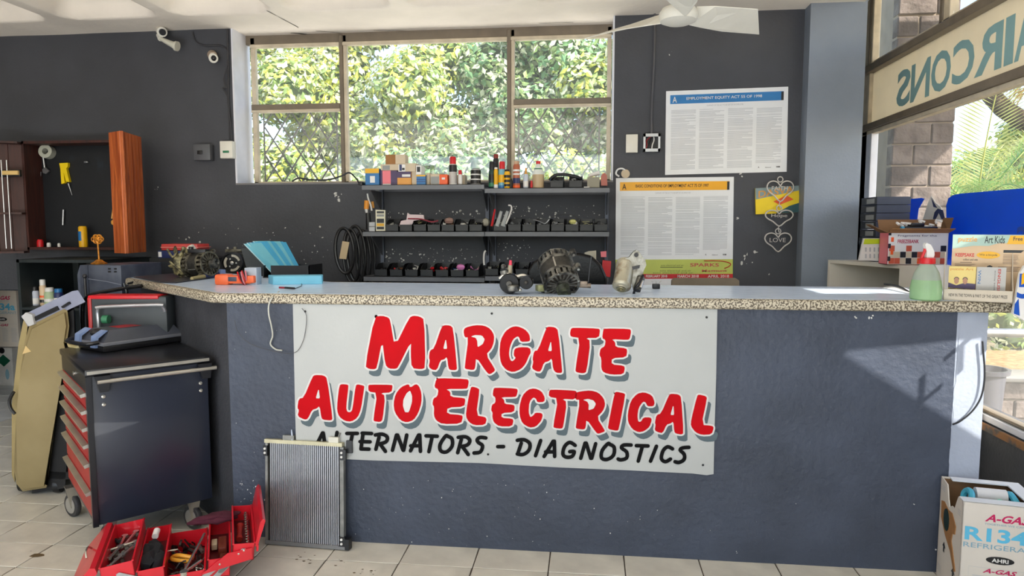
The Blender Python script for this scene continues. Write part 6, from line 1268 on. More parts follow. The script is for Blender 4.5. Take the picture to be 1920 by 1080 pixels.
# ================================================================ refrigerant boxes
m_boxw = mat('white_printed_card', (214, 206, 196), .7, var=.05, scale=5); m_mag = c_('magenta_print', 196, 24, 90); m_sky = c_('sky_print_blue', 92, 184, 220); m_gbl = c_('grey_blue_print', 130, 168, 186)
def box_front(t, w, h, y=-.001):
    F = lambda u, v: Vector((w * u, y, h * v)); g = MB()
    text(MB(), 'A-GAS', F(.27, .835), X * w * .50 + Z * 0, Z * h * .07 + X * .012, .03).build('brand_print', m_mag, t, False)
    text(MB(), 'TOGETHER WE CAN', F(.27, .805), X * w * .48, Z * h * .017).build('tagline', m_gbl, t, False)
    text(MB(), 'R134a', F(.04, .65), X * w * .90, Z * h * .125, .03).build('product_print', m_sky, t, False)
    text(MB(), 'REFRIGERANT', F(.03, .585), X * w * .95, Z * h * .045, .005).build('product_line', m_gbl, t, False)
    MB().prism([F(.48 + .17 * math.cos(a), .49 + .035 * math.sin(a)) for a in [2 * PI * k / 20 for k in range(20)]], (0, -.0005, 0)).build('oval_mark', ck, t, False)
    text(MB(), 'AHRI', F(.38, .472) - Vector((0, .001, 0)), X * w * .2, Z * h * .035, .03).build('oval_text', cw, t, False)
    text(MB(), 'A-GAS', F(.28, .365), X * w * .38, Z * h * .042 + X * .01, .03).build('brand_print', m_mag, t, False)
    g = MB(); rn = random.Random(5)
    for c in range(3):
        for k in range(16): g.poly([F(.16 + c * .3, .33 - k * .016), F(.16 + c * .3 + .2 * rn.uniform(.6, 1), .33 - k * .016), F(.16 + c * .3 + .2, .335 - k * .016), F(.16 + c * .3, .335 - k * .016)])
    for p in ((.11, .41, 1.0, .412), (.11, .05, .112, .41)): g.poly([F(p[0], p[1]), F(p[2], p[1]), F(p[2], p[3]), F(p[0], p[3])])
    g.build('small_print', m_ink, t, False, 'stuff')
HB = .425
A = PZ(1806, 939, HB); B = PZ(1757, 888, HB); fr = PZ(1925, 951, HB)
ux = (fr - A); ux.z = 0; ux.normalize(); ang = math.atan2(ux.y, ux.x); vv = (B - A); vlen = vv.length; wbx = .272; dbx = .272
t = thing('gas_box', 'torn white refrigerant carton printed A-GAS R134a at the front right corner', 'box', (A.x, A.y, 0), ang)
MB().box(0, wbx, 0, .004, 0, HB).build('front_panel', m_boxw, t, False); MB().box(0, wbx, dbx - .004, dbx, 0, HB).build('back_panel', m_boxw, t, False); MB().box(wbx - .004, wbx, 0, dbx, 0, HB).build('right_panel', m_boxw, t, False)
MB().prism([(0, dbx - y_ * dbx, z_ * HB) for y_, z_ in [(0, 0), (1, 0), (1, 1), (.80, .99), (.74, .93), (.66, .84), (.55, .84), (.45, .80), (.38, .86), (.34, .93), (.30, .985), (.0, 1)]], (.004, 0, 0)).build('left_panel', m_boxw, t, False)
MB().prism([(-.003, dbx - y_ * dbx, z_ * HB) for y_, z_ in [(.10, .78), (.22, .80), (.42, .77), (.60, .78), (.78, .70), (.76, .62), (.66, .60), (.62, .52), (.70, .46), (.86, .30), (.80, .28), (.60, .42), (.35, .50), (.12, .62)]], (.003, 0, 0)).build('torn_layer', m_card, t, False)['label'] = 'brown torn cardboard layer'
MB().prism([(-.0045, dbx - .38 * dbx + .035 * math.cos(a), .66 * HB + .045 * math.sin(a)) for a in [2 * PI * k / 16 for k in range(16)]], (.002, 0, 0)).build('torn_hole', c_('dark_green_hole', 22, 48, 38), t, False)
for q in ((.0045, .0055, .006, dbx - .006), (.0045, wbx - .0045, dbx - .006, dbx - .005), (wbx - .006, wbx - .005, .005, dbx - .005)): MB().box(q[0], q[1], q[2], q[3], .01, HB * (.78 if q[1] < .01 else .985)).build('inner_liner', m_inside, t, False)
MB().box(.003, wbx - .003, .004, dbx - .004, .004, .008).build('bottom_panel', m_card, t, False)
for q in ((0, wbx, 0, .045), (0, wbx, dbx - .04, dbx), (wbx - .05, wbx, .045, dbx - .04)): MB().box(q[0] + (0.0 if q[0] else .03 if q[2] else 0), q[1], q[2], q[3], HB - .004, HB + .001).build('top_flap', mat('box_top_white', (222, 226, 232), .6, var=.03), t, False)
box_front(t, wbx, HB)
g = MB()
for (y_, z_, s) in ((.75, .20, .02), (.30, .32, .018)): g.prism([(-.001, dbx - y_ * dbx - s * .4, z_ * HB), (-.001, dbx - y_ * dbx + s * .4, z_ * HB), (-.001, dbx - y_ * dbx + s * .4, (z_ + .05) * HB), (-.001, dbx - y_ * dbx + s, (z_ + .05) * HB), (-.001, dbx - y_ * dbx, (z_ + .10) * HB), (-.001, dbx - y_ * dbx - s, (z_ + .05) * HB), (-.001, dbx - y_ * dbx - s * .4, (z_ + .05) * HB)], (.0008, 0, 0))
g.build('arrow_print', ck, t, False, 'stuff')
g = MB()
for z_ in (.93, .91, .89, .14, .12, .10, .08): g.poly([(-.001, dbx * .78, z_ * HB), (-.001, dbx * .95, z_ * HB), (-.001, dbx * .95, (z_ + .006) * HB), (-.001, dbx * .78, (z_ + .006) * HB)]); g.poly([(-.001, dbx * .05, (z_ - .05) * HB), (-.001, dbx * .18, (z_ - .05) * HB), (-.001, dbx * .18, (z_ - .044) * HB), (-.001, dbx * .05, (z_ - .044) * HB)])
g.build('side_print', m_ink, t, False, 'stuff')
gc = thing('gas_cylinder', 'light blue refrigerant cylinder with collar handles inside the torn carton', 'gas cylinder', (A + ux * wbx / 2 + Vector((-ux.y, ux.x, 0)) * dbx / 2).to_tuple()[:2] + (.01,), ang)
m_cyl = c_('cylinder_blue', 70, 176, 206); m_cyl2 = c_('cylinder_dark', 26, 60, 66)
MB().lathe([(.06, 0), (.115, .02), (.118, .06), (.118, .27), (.10, .31), (.05, .335), (.02, .34)]).build('body', m_cyl2, gc)
for sx in (-1, 1):
    MB().tube([(sx * .075, -.04, .32), (sx * .078, -.04, .375), (sx * .070, -.01, .402), (sx * .070, .03, .402), (sx * .078, .05, .375), (sx * .075, .05, .32)], .012, 8, 4).build('collar_handle', m_cyl, gc)
MB().cyl((-.052, .01, .395), (.052, .01, .395), .028, seg=18).build('paper_sleeve', c_('sleeve_white', 220, 220, 222), gc); MB().sph((.02, -.028, .385), .012).build('valve_cap', c_('mint', 120, 220, 190), gc)
# boxes in the store room behind the left wall opening
h2 = .47; yb_ = 5.75
zz1 = PY(15, 650, yb_).z; zl = PY(12, 752, yb_).z; xb1 = PY(33, 600, yb_).x; hb1 = PY(33, 545, yb_).z - zz1
bt1 = thing('gas_box', 'white refrigerant carton printed A-GAS R134a, upper one at the left edge', 'box', (xb1 - .30, yb_, zz1 + .0)); MB().box(0, .30, 0, .3, 0, hb1, .002).build('carton', m_boxw, bt1, False)
tmpW = .30; box_front(bt1, .30, hb1)
bt2 = thing('gas_box', 'white carton with dark green diamond mark, lower one at the left edge', 'box', (PY(25, 700, yb_ - .05).x - .33, yb_ - .05, 0)); MB().box(0, .33, 0, .33, 0, zz1 - .002, .002).build('carton', mat('lower_card', (190, 190, 188), .7), bt2, False)
s = zz1; MB().prism([Vector((.24, -.001, s * .5)), Vector((.31, -.001, s * .66)), Vector((.24, -.001, s * .82)), Vector((.17, -.001, s * .66))], (0, -.0006, 0)).build('diamond_mark', c_('dark_green_mark', 20, 80, 60), bt2, False)
MB().prism([Vector((.23 + .028 * math.cos(a), -.001, s * .92 + .028 * math.sin(a))) for a in [2 * PI * k / 14 for k in range(14)]], (0, -.0006, 0)).build('round_mark', ck, bt2, False)
MB().prism([Vector((.27 + .02 * math.cos(a), -.001, s * .3 + .05 * math.sin(a))) for a in [2 * PI * k / 14 for k in range(14)]], (0, -.0006, 0)).build('oval_mark', m_gbl, bt2, False)
# ================================================================ radiator leaning on the counter
YR = 2.90; c = [(497, 832), (642, 840), (650, 1028), (499, 1018)]
def RP(u, v, e=0):
    bl, br = PZ(500, 1019, 0), PZ(649, 1031, 0); bl = Vector((bl.x, bl.y, .004)); br = Vector((br.x, br.y, .004))
    Hh = .468; up_ = Vector((-.012, .055, Hh)).normalized() * Hh * 1.02; n = (br - bl).cross(up_).normalized()
    return bl + (br - bl) * u + up_ * v + n * e
t = thing('radiator', 'aluminium car condenser with fine vertical fins leaning against the counter', 'radiator', RP(.5, 0))
m_fin = mat('bright_fins', (176, 178, 184), .4, .5); m_tank = mat('radiator_tank', (132, 132, 128), .5, .5, var=.2, scale=30)
def slab(u0, u1, v0, v1, e0, e1, nm, m): return MB(w=True).prism([RP(u0, v0, e0), RP(u1, v0, e0), RP(u1, v1, e0), RP(u0, v1, e0)], RP(0, 0, e1) - RP(0, 0, e0)).build(nm, m, t, False)
slab(.0, .03, .03, .985, -.012, .012, 'side_tank', m_tank); slab(.94, .985, .03, .96, -.012, .012, 'side_tank', m_tank)
slab(-.01, .97, .965, 1.0, -.014, .014, 'top_plate', mat('yellowed_alloy', (196, 190, 160), .5, .3)); slab(0, 1.0, 0, .035, -.014, .014, 'bottom_plate', mat('grey_alloy', (120, 120, 120), .5, .4))
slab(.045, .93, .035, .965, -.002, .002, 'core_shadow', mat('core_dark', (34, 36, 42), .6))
nf = 34
for k in range(nf):
    u = .055 + (.925 - .055) * (k + .5) / nf; slab(u - .006, u + .006, .035, .965, .002, .009, 'fin_tube', m_fin)
g = MB(w=True)
for k in range(110): v = .04 + .92 * k / 110; g.prism([RP(.045, v, .001), RP(.93, v, .001), RP(.93, v + .0012, .001), RP(.045, v + .0012, .001)], RP(0, 0, .006) - RP(0, 0, 0))
g.build('cooling_fins', mat('fin_grey', (96, 98, 104), .5, .4), t, False, 'stuff')
slab(.93, 1.015, .84, .94, .0, .016, 'corner_bracket', m_black); slab(.925, 1.0, .03, .12, .0, .016, 'corner_bracket', m_black); slab(-.02, .03, .84, .94, 0, .016, 'corner_bracket', m_black); slab(1.0, 1.05, .0, .10, -.02, .016, 'foot', m_black); slab(1.0, 1.07, .90, 1.02, -.02, -.005, 'rear_bracket', m_black)
for (u, v) in ((.965, .87), (.965, .91), (.96, .055), (.96, .095), (.0, .87), (.0, .91)): MB(w=True).lathe([(.006, 0), (.005, .004), (0, .005)], RP(u, v, .016), RP(0, 0, .1) - RP(0, 0, 0), 10).build('bolt', cw, t)
slab(.22, .36, 1.0, 1.045, -.01, .01, 'inlet_block', m_tank); MB(w=True).cyl(RP(.34, .98, .004), RP(.325, 1.10, .004), .008, .002, 8).build('inlet_spike', mat('pale_spike', (190, 196, 210), .4, .4), t)
slab(.80, .92, 1.0, 1.05, -.008, .012, 'outlet_block', c_('cream_block', 206, 204, 190)); MB(w=True).cyl(RP(.9, 1.03, .0), RP(.93, 1.09, .0), .004, seg=6).build('outlet_pin', m_tank, t)
# ================================================================ red cantilever tool box
tb = thing('cantilever_toolbox', 'red steel cantilever toolbox standing open and full of tools on the floor', 'toolbox', (-1.66, 2.60, 0), math.radians(29))
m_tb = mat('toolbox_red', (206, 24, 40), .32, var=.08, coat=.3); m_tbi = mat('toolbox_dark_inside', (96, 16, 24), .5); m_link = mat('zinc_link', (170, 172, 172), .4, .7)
V0, V1_ = -.22, .19
def trayq(u0, u1, z0, z1, nm, tilt=0, m=m_tb):
    M = Matrix.Translation(((u0 + u1) / 2, 0, z0)) @ Matrix.Rotation(tilt, 4, 'Y') @ Matrix.Translation((-(u0 + u1) / 2, 0, -z0)); s = .003
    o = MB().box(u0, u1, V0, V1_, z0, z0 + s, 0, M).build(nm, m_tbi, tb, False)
    MB().box(u0, u0 + s, V0, V1_, z0, z1, 0, M).box(u1 - s, u1, V0, V1_, z0, z1, 0, M).build('long_side', m, o, False)
    for v in (V0, V1_ - s): MB().prism([M @ Vector(p) for p in ((u0, v, z0), (u1, v, z0), (u1, v, z1), (u0, v, z1))], (0, s, 0)).build('end_wall', m, o, False)
    for x in (u0, u1): MB().tube([M @ Vector((x, V0, z1)), M @ Vector((x, V1_, z1))], .004, 6).build('rolled_edge', m, o)
    return o, M
o1, M1 = trayq(-.275, -.165, .135, .195, 'upper_left_tray', -.10)
o2, M2 = trayq(-.155, -.065, .085, .155, 'middle_left_tray', -.04)
o3, M3 = trayq(-.075, .075, .003, .115, 'main_bin')
o4, M4 = trayq(.085, .165, .075, .15, 'middle_right_tray', .05)
o5, M5 = trayq(.175, .255, .125, .195, 'upper_right_tray', .10)
ld = MB().prism([(-.395, V0 - .01, .100), (-.31, V0 - .01, .200), (-.293, V0 - .01, .197), (-.287, V0 - .01, .175), (-.37, V0 - .01, .080), (-.390, V0 - .01, .085)], (0, V1_ - V0 + .02, 0)); ld = ld.build('left_lid', m_tb, tb, False)
for k in range(2): MB().box(-.34, -.30, -.16 + .2 * k, -.155 + .2 * k, .150, .154, 0, Matrix.Translation((-.33, 0, .152)) @ Matrix.Rotation(-.84, 4, 'Y') @ Matrix.Translation((.33, 0, -.152))).build('pressed_rib', m_tb, ld, False)
MB().tube([(-.353, -.03, .156), (-.358, -.01, .174), (-.356, .03, .176), (-.348, .05, .160)], .004, 8, 3).build('clasp', m_chrome, ld)
rl = MB().prism([(.262, V0, .175), (.272, V0, .175), (.305, V0, .275), (.295, V0, .285), (.284, V0, .27)], (0, V1_ - V0 + .0, 0)).prism([(.266, V0 - .002, .155), (.274, V0 - .002, .155), (.276, V0 - .002, .18), (.268, V0 - .002, .18)], (0, V1_ - V0, 0)).build('right_lid', m_tb, tb, False)
for v in (V0 - .006, V1_ + .006):
    for (p, q) in (((-.22, .155), (-.11, .105)), ((-.16, .13), (-.03, .045)), ((-.11, .11), (.0, .05)), ((.02, .05), (.13, .13)), ((.08, .05), (.20, .16)), ((.13, .10), (.22, .17))):
        g = MB(); a = Vector((p[0], v, p[1])); b = Vector((q[0], v, q[1])); d = (b - a).normalized(); n = Vector((-d.z, 0, d.x)) * .010
        g.prism([a - n, b - n, b + d * .008, b + n, a + n, a - d * .008], (0, .003, 0)).build('link_arm', m_link if p[0] < .1 or v < 0 else m_tb, tb, False)
        MB().lathe([(.004, 0), (.004, .004), (0, .005)], b, (0, -1 if v < 0 else 1, 0), 8).build('rivet', m_chrome, tb)
MB().prism([(.06, V0 - .01, .10), (.25, V0 - .01, .13), (.25, V0 - .01, .175), (.16, V0 - .01, .17)], (0, .004, 0)).build('end_plate', m_tb, tb, False)
TM = Matrix.Translation((-1.66, 2.60, 0)) @ Matrix.Rotation(math.radians(29), 4, 'Z')
def tool(name, label, cat, g, m, grp='tools in the red toolbox', kind=None):
    bmesh.ops.transform(g.b, matrix=TM, verts=g.b.verts); o = g.build(name, m, None); tag(o, label, cat, grp, kind); return o
for k, (u, v, a, L_) in enumerate([(-.245, .10, 1.5, .10), (-.215, .11, 1.35, .12), (-.235, .03, .5, .10), (-.255, -.03, 1.3, .10), (-.215, -.06, 1.1, .11), (-.24, -.13, 1.2, .09)]):
    c = Vector((u, v, .150 + .004 * k)); d = Vector((math.cos(a), math.sin(a), 0)) * L_ / 2
    g = MB().cyl(c - d, c + d, .006, seg=7).lathe([(.013, -.005), (.013, .005)], c + d, (0, 0, 1), 6).lathe([(.009, -.004), (.009, .004)], c - d, (0, 0, 1), 8)
    tool('spanner', 'chrome spanner in the upper left toolbox tray, ' + ['far one by the back wall', 'far one beside the sockets', 'lying crosswise in the middle', 'beside the lid', 'bright one near the middle', 'nearest the viewer'][k], 'spanner', g, m_chrome)
g = MB(); rn = random.Random(12)
for k in range(18): c = Vector((rn.uniform(-.262, -.182), rn.uniform(-.2, .17), .146)); g.cyl(c, c + Vector((rn.uniform(-.02, .02), rn.uniform(-.05, .05), .006)), .008, seg=7)
tool('dark_sockets', 'dark sockets and bits lying under the spanners in the upper left tray', 'sockets', g, m_iron, kind='stuff')
g = MB()
for k in range(11): c = Vector((-.178, -.14 + .03 * k, .15)); g.lathe([(.007, 0), (.007, .02), (.0045, .021)], c, (0, 0, 1), 8)
tool('socket_row', 'row of small sockets along the right edge of the upper left tray', 'sockets', g, m_iron, kind='stuff')
def lump(c, r, sx, sy, sz, seed, n=5):
    g = MB(); rn = random.Random(seed)
    for k in range(n): g.sph(Vector(c) + Vector((rn.uniform(-1, 1) * r * sx * .6, rn.uniform(-1, 1) * r * sy * .6, rn.uniform(-.2, .4) * r * sz)), r * rn.uniform(.5, .8), sx, sy, sz, 10)
    for v in g.b.verts: v.co += noise.noise_vector(v.co * 38) * r * .22
    return g
tool('black_glove', 'black cloth glove stuffed in the middle left tray of the toolbox', 'glove', lump((-.11, -.04, .13), .055, .75, 2.0, .7, 1, 7), mat('black_cloth', (20, 22, 28), .9))
tool('white_tube', 'small white tube lying on the black glove in the toolbox', 'tube', MB().cyl((-.12, .06, .165), (-.115, .10, .175), .013, seg=12), cw)
tool('dark_rag', 'dark maroon rag draped over the right trays of the toolbox', 'rag', lump((.12, .15, .17), .036, 2.6, .8, .6, 5, 8), mat('maroon_cloth', (74, 22, 40), .9, bump=.4, bscale=60))
g = MB(); rn = random.Random(14); jm = [m_iron, m_chrome, m_black, cor, m_lam2]
for k in range(60):
    nf_ = len(g.b.faces); c = Vector((rn.uniform(-.062, .062), rn.uniform(-.21, .17), rn.uniform(.045, .09)))
    if k % 3: g.cyl(c, c + Vector((rn.uniform(-.03, .03), rn.uniform(-.05, .05), rn.uniform(-.01, .015))), rn.uniform(.004, .01), seg=7)
    else: g.tube([c + Vector((rn.uniform(-.03, .03), rn.uniform(-.03, .03), rn.uniform(0, .03))) for _ in range(4)], .0035, 6, 3)
    g.b.faces.ensure_lookup_table(); mi = rn.choice([0, 0, 1, 2, 2, 2, 4])
    for f in g.b.faces[nf_:]: f.material_index = mi
for v in g.b.verts: v.co.x = max(-.070, min(.070, v.co.x)); v.co.z = max(.008, v.co.z); v.co.y = max(-.23, min(.19, v.co.y))
tool('loose_tools', 'heap of dark tools, bits and leads in the main bin of the toolbox', 'tools', g, jm, kind='stuff')
tool('tape_measure', 'yellow ochre pliers handles and coiled lead on the heap in the main bin', 'pliers', MB().tube([(-.05, -.02, .10), (-.03, -.05, .115), (.0, -.07, .115), (.03, -.075, .105)], .009, 8, 4).tube([(-.055, -.03, .10), (-.045, -.07, .11), (-.01, -.095, .11), (.02, -.09, .10)], .008, 8, 4), c_('tool_ochre2', 222, 160, 50))
tool('steel_rod', 'long steel extension bar lying diagonally across the main bin', 'bar', MB().cyl((-.01, -.22, .10), (.068, .08, .135), .006, seg=10), m_chrome)
tool('ring_spanner', 'chrome ratchet at the front of the main bin', 'ratchet', MB().cyl((.0, -.21, .112), (.06, -.14, .118), .006, seg=8).lathe([(.016, -.007), (.016, .007)], (.0, -.21, .112), (0, 0, 1), 12), m_chrome)
tool('cream_box', 'small cream battery box in the middle right tray', 'box', MB().box(.095, .118, .0, .06, .09, .115, .003), c_('aged_cream', 196, 190, 160))
tool('brown_block', 'rust brown plastic connector block in the middle right tray', 'block', MB().box(.122, .155, -.05, .07, .082, .118, .004).box(.128, .15, -.11, -.06, .082, .10, .004), c_('rust_brown', 110, 50, 34))
tool('tape_strip', 'yellowish plastic strip at the near end of the middle right tray', 'strip', MB().box(.10, .15, -.19, -.165, .085, .098, .002), c_('dull_yellow', 150, 140, 90))
tool('red_grip', 'red-brown tool grip standing in the upper right tray', 'grip', MB().lathe([(.012, 0), (.015, .01), (.010, .03), (.011, .10), (.016, .115)], (.205, -.06, .145), (.05, 1, .1), 12), c_('grip_red', 150, 40, 34))
for k in range(14):
    y = -.17 + k * .026; g = MB().lathe([(.0065, 0), (.0065, .02), (.0045, .021), (.0045, .012), (0, .012)], (.237 + .002 * (k % 2), y, .150), (-.2, 0, 1), 8)
    tool('socket', 'chrome socket in the row along the upper right tray of the toolbox', 'socket', g, m_chrome, 'chrome sockets in a row')
# ================================================================ outside
m_ground = mat('dry_ground', (132, 120, 94), .95, rgb2=(90, 84, 62), thr=(.4, .62), scale=3, bump=.4, bscale=20)
struct('ground', MB().box(XR + .22, 40, -20, 60, -.30, -.08).box(-40, XR + .22, 7.4, 60, -.30, -.08).box(-6.4, XR + .22, 5.1, 7.4, -.32, -.10), m_ground)
GZ = -.08
def leafmesh(name, blobs, n, size, m, parent=None, seed=1, flat=.5, aspect=.55, kind='stuff'):
    """many small individual leaves filling the shells of the given ellipsoids"""
    rn = random.Random(seed); vs = []; fs = []; tot = sum(b[3] * b[4] for b in blobs)
    for (cx, cy_, cz, rx, rz, ry) in blobs:
        k = int(n * rx * rz / tot)
        for _ in range(k):
            th = rn.uniform(0, 2 * PI); ph = math.acos(rn.uniform(-1, 1)); rr = rn.uniform(.72, 1.06)
            d = Vector((math.sin(ph) * math.cos(th), math.sin(ph) * math.sin(th), math.cos(ph)))
            if d.y > .35: d.y = -d.y
            c = Vector((cx + d.x * rx * rr, cy_ + d.y * ry * rr, cz + d.z * rz * rr))
            nn = (d + Vector((rn.gauss(0, flat), rn.gauss(0, flat), rn.gauss(0, flat) + .3))).normalized(); t_ = nn.orthogonal().normalized(); t_ = (t_ * math.cos(th * 7) + nn.cross(t_) * math.sin(th * 7)); b_ = nn.cross(t_)
            s = size * rn.uniform(.6, 1.3); i = len(vs)
            vs += [c - t_ * s, c + b_ * s * aspect - nn * s * .15, c + t_ * s, c - b_ * s * aspect - nn * s * .15]; fs.append((i, i + 1, i + 2, i + 3))
    return raw(name, [tuple(v) for v in vs], fs, m, parent, kind)
ml1 = translucent('leaf_yellow_green', (204, 208, 96), .4, .45, var=.3, scale=1.2); ml2 = translucent('leaf_mid_green', (146, 172, 104), .35, .5, var=.35, scale=1.4); ml3 = translucent('leaf_dark_green', (112, 150, 104), .3, .5, var=.35, scale=1.5)
ml4 = translucent('leaf_pale', (232, 234, 204), .4, .4, var=.2, scale=2)
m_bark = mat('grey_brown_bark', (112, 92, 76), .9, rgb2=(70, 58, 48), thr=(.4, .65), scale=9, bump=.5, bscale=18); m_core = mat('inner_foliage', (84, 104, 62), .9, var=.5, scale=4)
def bush(name, label, cat, cx, cy_, z0, w, h, dp, seed, n, size=.05, mixes=(ml1, ml2, ml4), group=None, trunk=True):
    rn = random.Random(seed); t = thing(name, label, cat, (cx, cy_, GZ), 0, group); blobs = []
    for k in range(26):
        a = rn.uniform(-1, 1); b = rn.uniform(0, 1); s = rn.uniform(.22, .42)
        blobs.append((cx + a * w * .5 * (1 - .35 * b * b), cy_ - dp * .3 * rn.uniform(-.6, 1) * (1 - .4 * abs(a)), z0 + s * h * .2 + b * h * .84, s * w * .42 + .12, s * w * .34 + .10, s * dp * .6 + .1))
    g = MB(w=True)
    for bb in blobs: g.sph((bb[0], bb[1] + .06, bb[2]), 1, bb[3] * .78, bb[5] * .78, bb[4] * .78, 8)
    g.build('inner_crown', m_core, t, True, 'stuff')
    for i, mm in enumerate(mixes):
        o = leafmesh('leaves', blobs, n // len(mixes), size, mm, None, seed * 7 + i); o.parent = t; o.matrix_parent_inverse = chain(t).inverted()
    if trunk:
        g = MB(w=True)
        for k in range(4):
            a = rn.uniform(-.25, .25) * w; g.tube([(cx + a * .2, cy_, GZ), (cx + a * .6, cy_ - .05, z0 + h * .2), (cx + a, cy_ - dp * .2, z0 + h * .55)], .05, 7, 4, r1=.02)
        g.build('branches', m_bark, t)
    return t
# foliage seen through the back window
for k, (cx, cy_, z0, w, h, dp, lb) in enumerate([(-4.6, 8.6, 1.0, 2.6, 3.3, 1.6, 'yellow-green leafy tree outside the left light of the back window'), (-2.7, 9.0, .9, 2.6, 3.5, 1.6, 'dense leafy tree outside, just left of the middle pane'),
        (-.9, 9.2, 1.0, 2.5, 3.4, 1.6, 'dense leafy tree outside, behind the middle pane right half'), (.9, 9.0, .8, 2.5, 3.15, 1.6, 'leafy tree outside the right light of the back window'), (2.6, 9.6, .6, 2.2, 3.0, 1.5, 'leafy tree behind the grey pier'),
        (-3.4, 7.7, 1.1, 2.1, 1.2, .9, 'low bright shrub outside below the left light'), (-1.4, 7.7, 1.1, 1.9, 1.1, .9, 'low bright shrub outside behind the cartons'), (.3, 7.7, 1.0, 1.8, 1.2, .9, 'low bright shrub outside behind the right burglar bars')]):
    bush('leafy_tree' if k < 5 else 'shrub', lb, 'tree' if k < 5 else 'shrub', cx, cy_, z0, w, h, dp, 20 + k, 15000 if k < 5 else 7000, .052, [(ml1, ml2, ml4), (ml2, ml4, ml1), (ml2, ml3, ml4), (ml2, ml1, ml4)][k % 4], 'trees outside the back window')
# stone pier outside
xp0, xp1, yp = 2.44, 2.92, 6.0; m_stone = mat('split_face_block', (122, 110, 102), .9, rgb2=(82, 72, 66), thr=(.35, .65), scale=7, bump=1, bscale=30)
pier = thing('stone_pier', 'tall pier of rough split-face brown blocks outside the shop window', 'pier', ((xp0 + xp1) / 2, yp + .2, GZ)); MB(w=True).box(xp0 + .01, xp1 - .01, yp + .012, yp + .5, GZ, 5.2).build('core', mat('grey_mortar', (150, 136, 120), .9), pier, False)
rn = random.Random(21); z = GZ; r_ = 0
while z < 5.1:
    hgt_ = .17; xs_ = [xp0, xp0 + (.30 if r_ % 2 else .17), xp1]
    for a, b in zip(xs_, xs_[1:]):
        g = MB(w=True).box(a + .006, b - .006, yp - rn.uniform(.0, .012), yp + .1, z + .006, z + hgt_ - .006, .008, seg=1); g.build('block', m_stone, pier, False)
    z += hgt_; r_ += 1
# low block wall, rail, pot
lw = thing('garden_wall', 'low retaining wall of rough brown blocks outside the shop window', 'wall', (4.3, 5.3, GZ)); MB(w=True).box(2.5, 6.5, 5.32, 5.6, GZ, .34).build('core', MATS['grey_mortar'], lw, False)
for r in range(3):
    x = 2.5 + (.2 if r % 2 else 0)
    while x < 6.3: MB(w=True).box(x + .005, x + .385, 5.30 - rn.uniform(0, .012), 5.4, GZ + r * .14 + .005, GZ + r * .14 + .135, .01, seg=1).build('block', m_stone, lw, False); x += .39
MB(w=True).box(2.45, 6.5, 5.27, 5.62, .34, .37, .006).build('coping', c_('pale_coping', 150, 145, 138), lw)
struct('trim_2', MB().box(2.5, 9, 5.6, 6.6, GZ, .35), mat('leaf_litter', (160, 134, 90), .95, rgb2=(140, 110, 70), thr=(.4, .6), scale=14, bump=.8, bscale=30))
rl_ = thing('hand_rail', 'grey galvanised hand rail outside the shop window', 'rail', (3.6, 4.9, GZ)); zr = PY(1875, 624, 4.9).z
MB(w=True).cyl((2.3, 4.9, zr), (6.5, 4.9, zr), .03, seg=14).build('rail', m_steel, rl_)
for x in (2.35, 4.6, 6.4): MB(w=True).cyl((x, 4.9, GZ), (x, 4.9, zr), .025, seg=12).build('post', m_steel, rl_)
pp = PY(1846, 690, 4.75); t = thing('plant_pot', 'tall grey plastic pot outside beside the low block wall', 'pot', (pp.x, 4.75, GZ))
hp = pp.z - GZ; MB().lathe([(.085, 0), (.12, hp - .03), (.14, hp - .03), (.145, hp), (.125, hp), (.10, hp - .06), (0, hp - .06)], seg=28).build('pot', c_('grey_pot', 84, 84, 90), t)
bush('shrub', 'bright green shrub outside above the low block wall', 'shrub', 5.4, 6.9, .1, 3.2, 1.3, 1.2, 61, 8000, .04, (ml1, ml2, ml4), None, False)
# date palm
px0, py0, pz0_ = 4.3, 8.3, 1.55
t = thing('palm_tree', 'young date palm with arching fronds outside the shop window', 'palm', (px0, py0, GZ)); g = MB(w=True).lathe([(.20, 0), (.16, .5), (.18, pz0_ - GZ - .1), (.1, pz0_ - GZ)], (px0, py0, GZ), (0, 0, 1), 14); g.build('trunk', m_bark, t)
rn = random.Random(33); mf = [translucent('frond_green', (128, 168, 88), .35, .4, var=.15), translucent('frond_yellow', (206, 206, 130), .35, .4, var=.15)]
for k in range(22):
    a = 2 * PI * k / 22 + rn.uniform(-.1, .1); el = rn.uniform(.5, 1.35); L_ = rn.uniform(1.5, 2.0); d = Vector((math.cos(a) * math.cos(el), math.sin(a) * math.cos(el), math.sin(el))); pts = []
    p = Vector((px0, py0, pz0_)); v = d.copy()
    for q in range(13): pts.append(p.copy()); p = p + v * L_ / 12; v = (v + Vector((0, 0, -.075 - .02 * math.cos(el)))).normalized()
    g = MB(w=True).tube(pts, .012, 5, r1=.004)
    for q in range(2, 13):
        for f in (0, .33, .66):
            if q == 12 and f: continue
            c = pts[q].lerp(pts[min(12, q + 1)], f); tg_ = (pts[min(12, q + 1)] - pts[q - 1]).normalized(); sd = tg_.cross(Z); sd = sd.normalized() if sd.length > .01 else X; up_ = sd.cross(tg_)
            ll = .34 * math.sin(PI * (q + f) / 13.5) ** .6 + .05
            for s in (-1, 1):
                e = (sd * s * .85 + tg_ * .6 + up_ * .25 - Z * .12).normalized() * ll; w2 = tg_ * .013; g.poly([c - w2, c + e * .5 + w2 * .6, c + e, c + e * .5 - w2 * 1.2])
    g.build('frond', mf[k % 2], t, False)
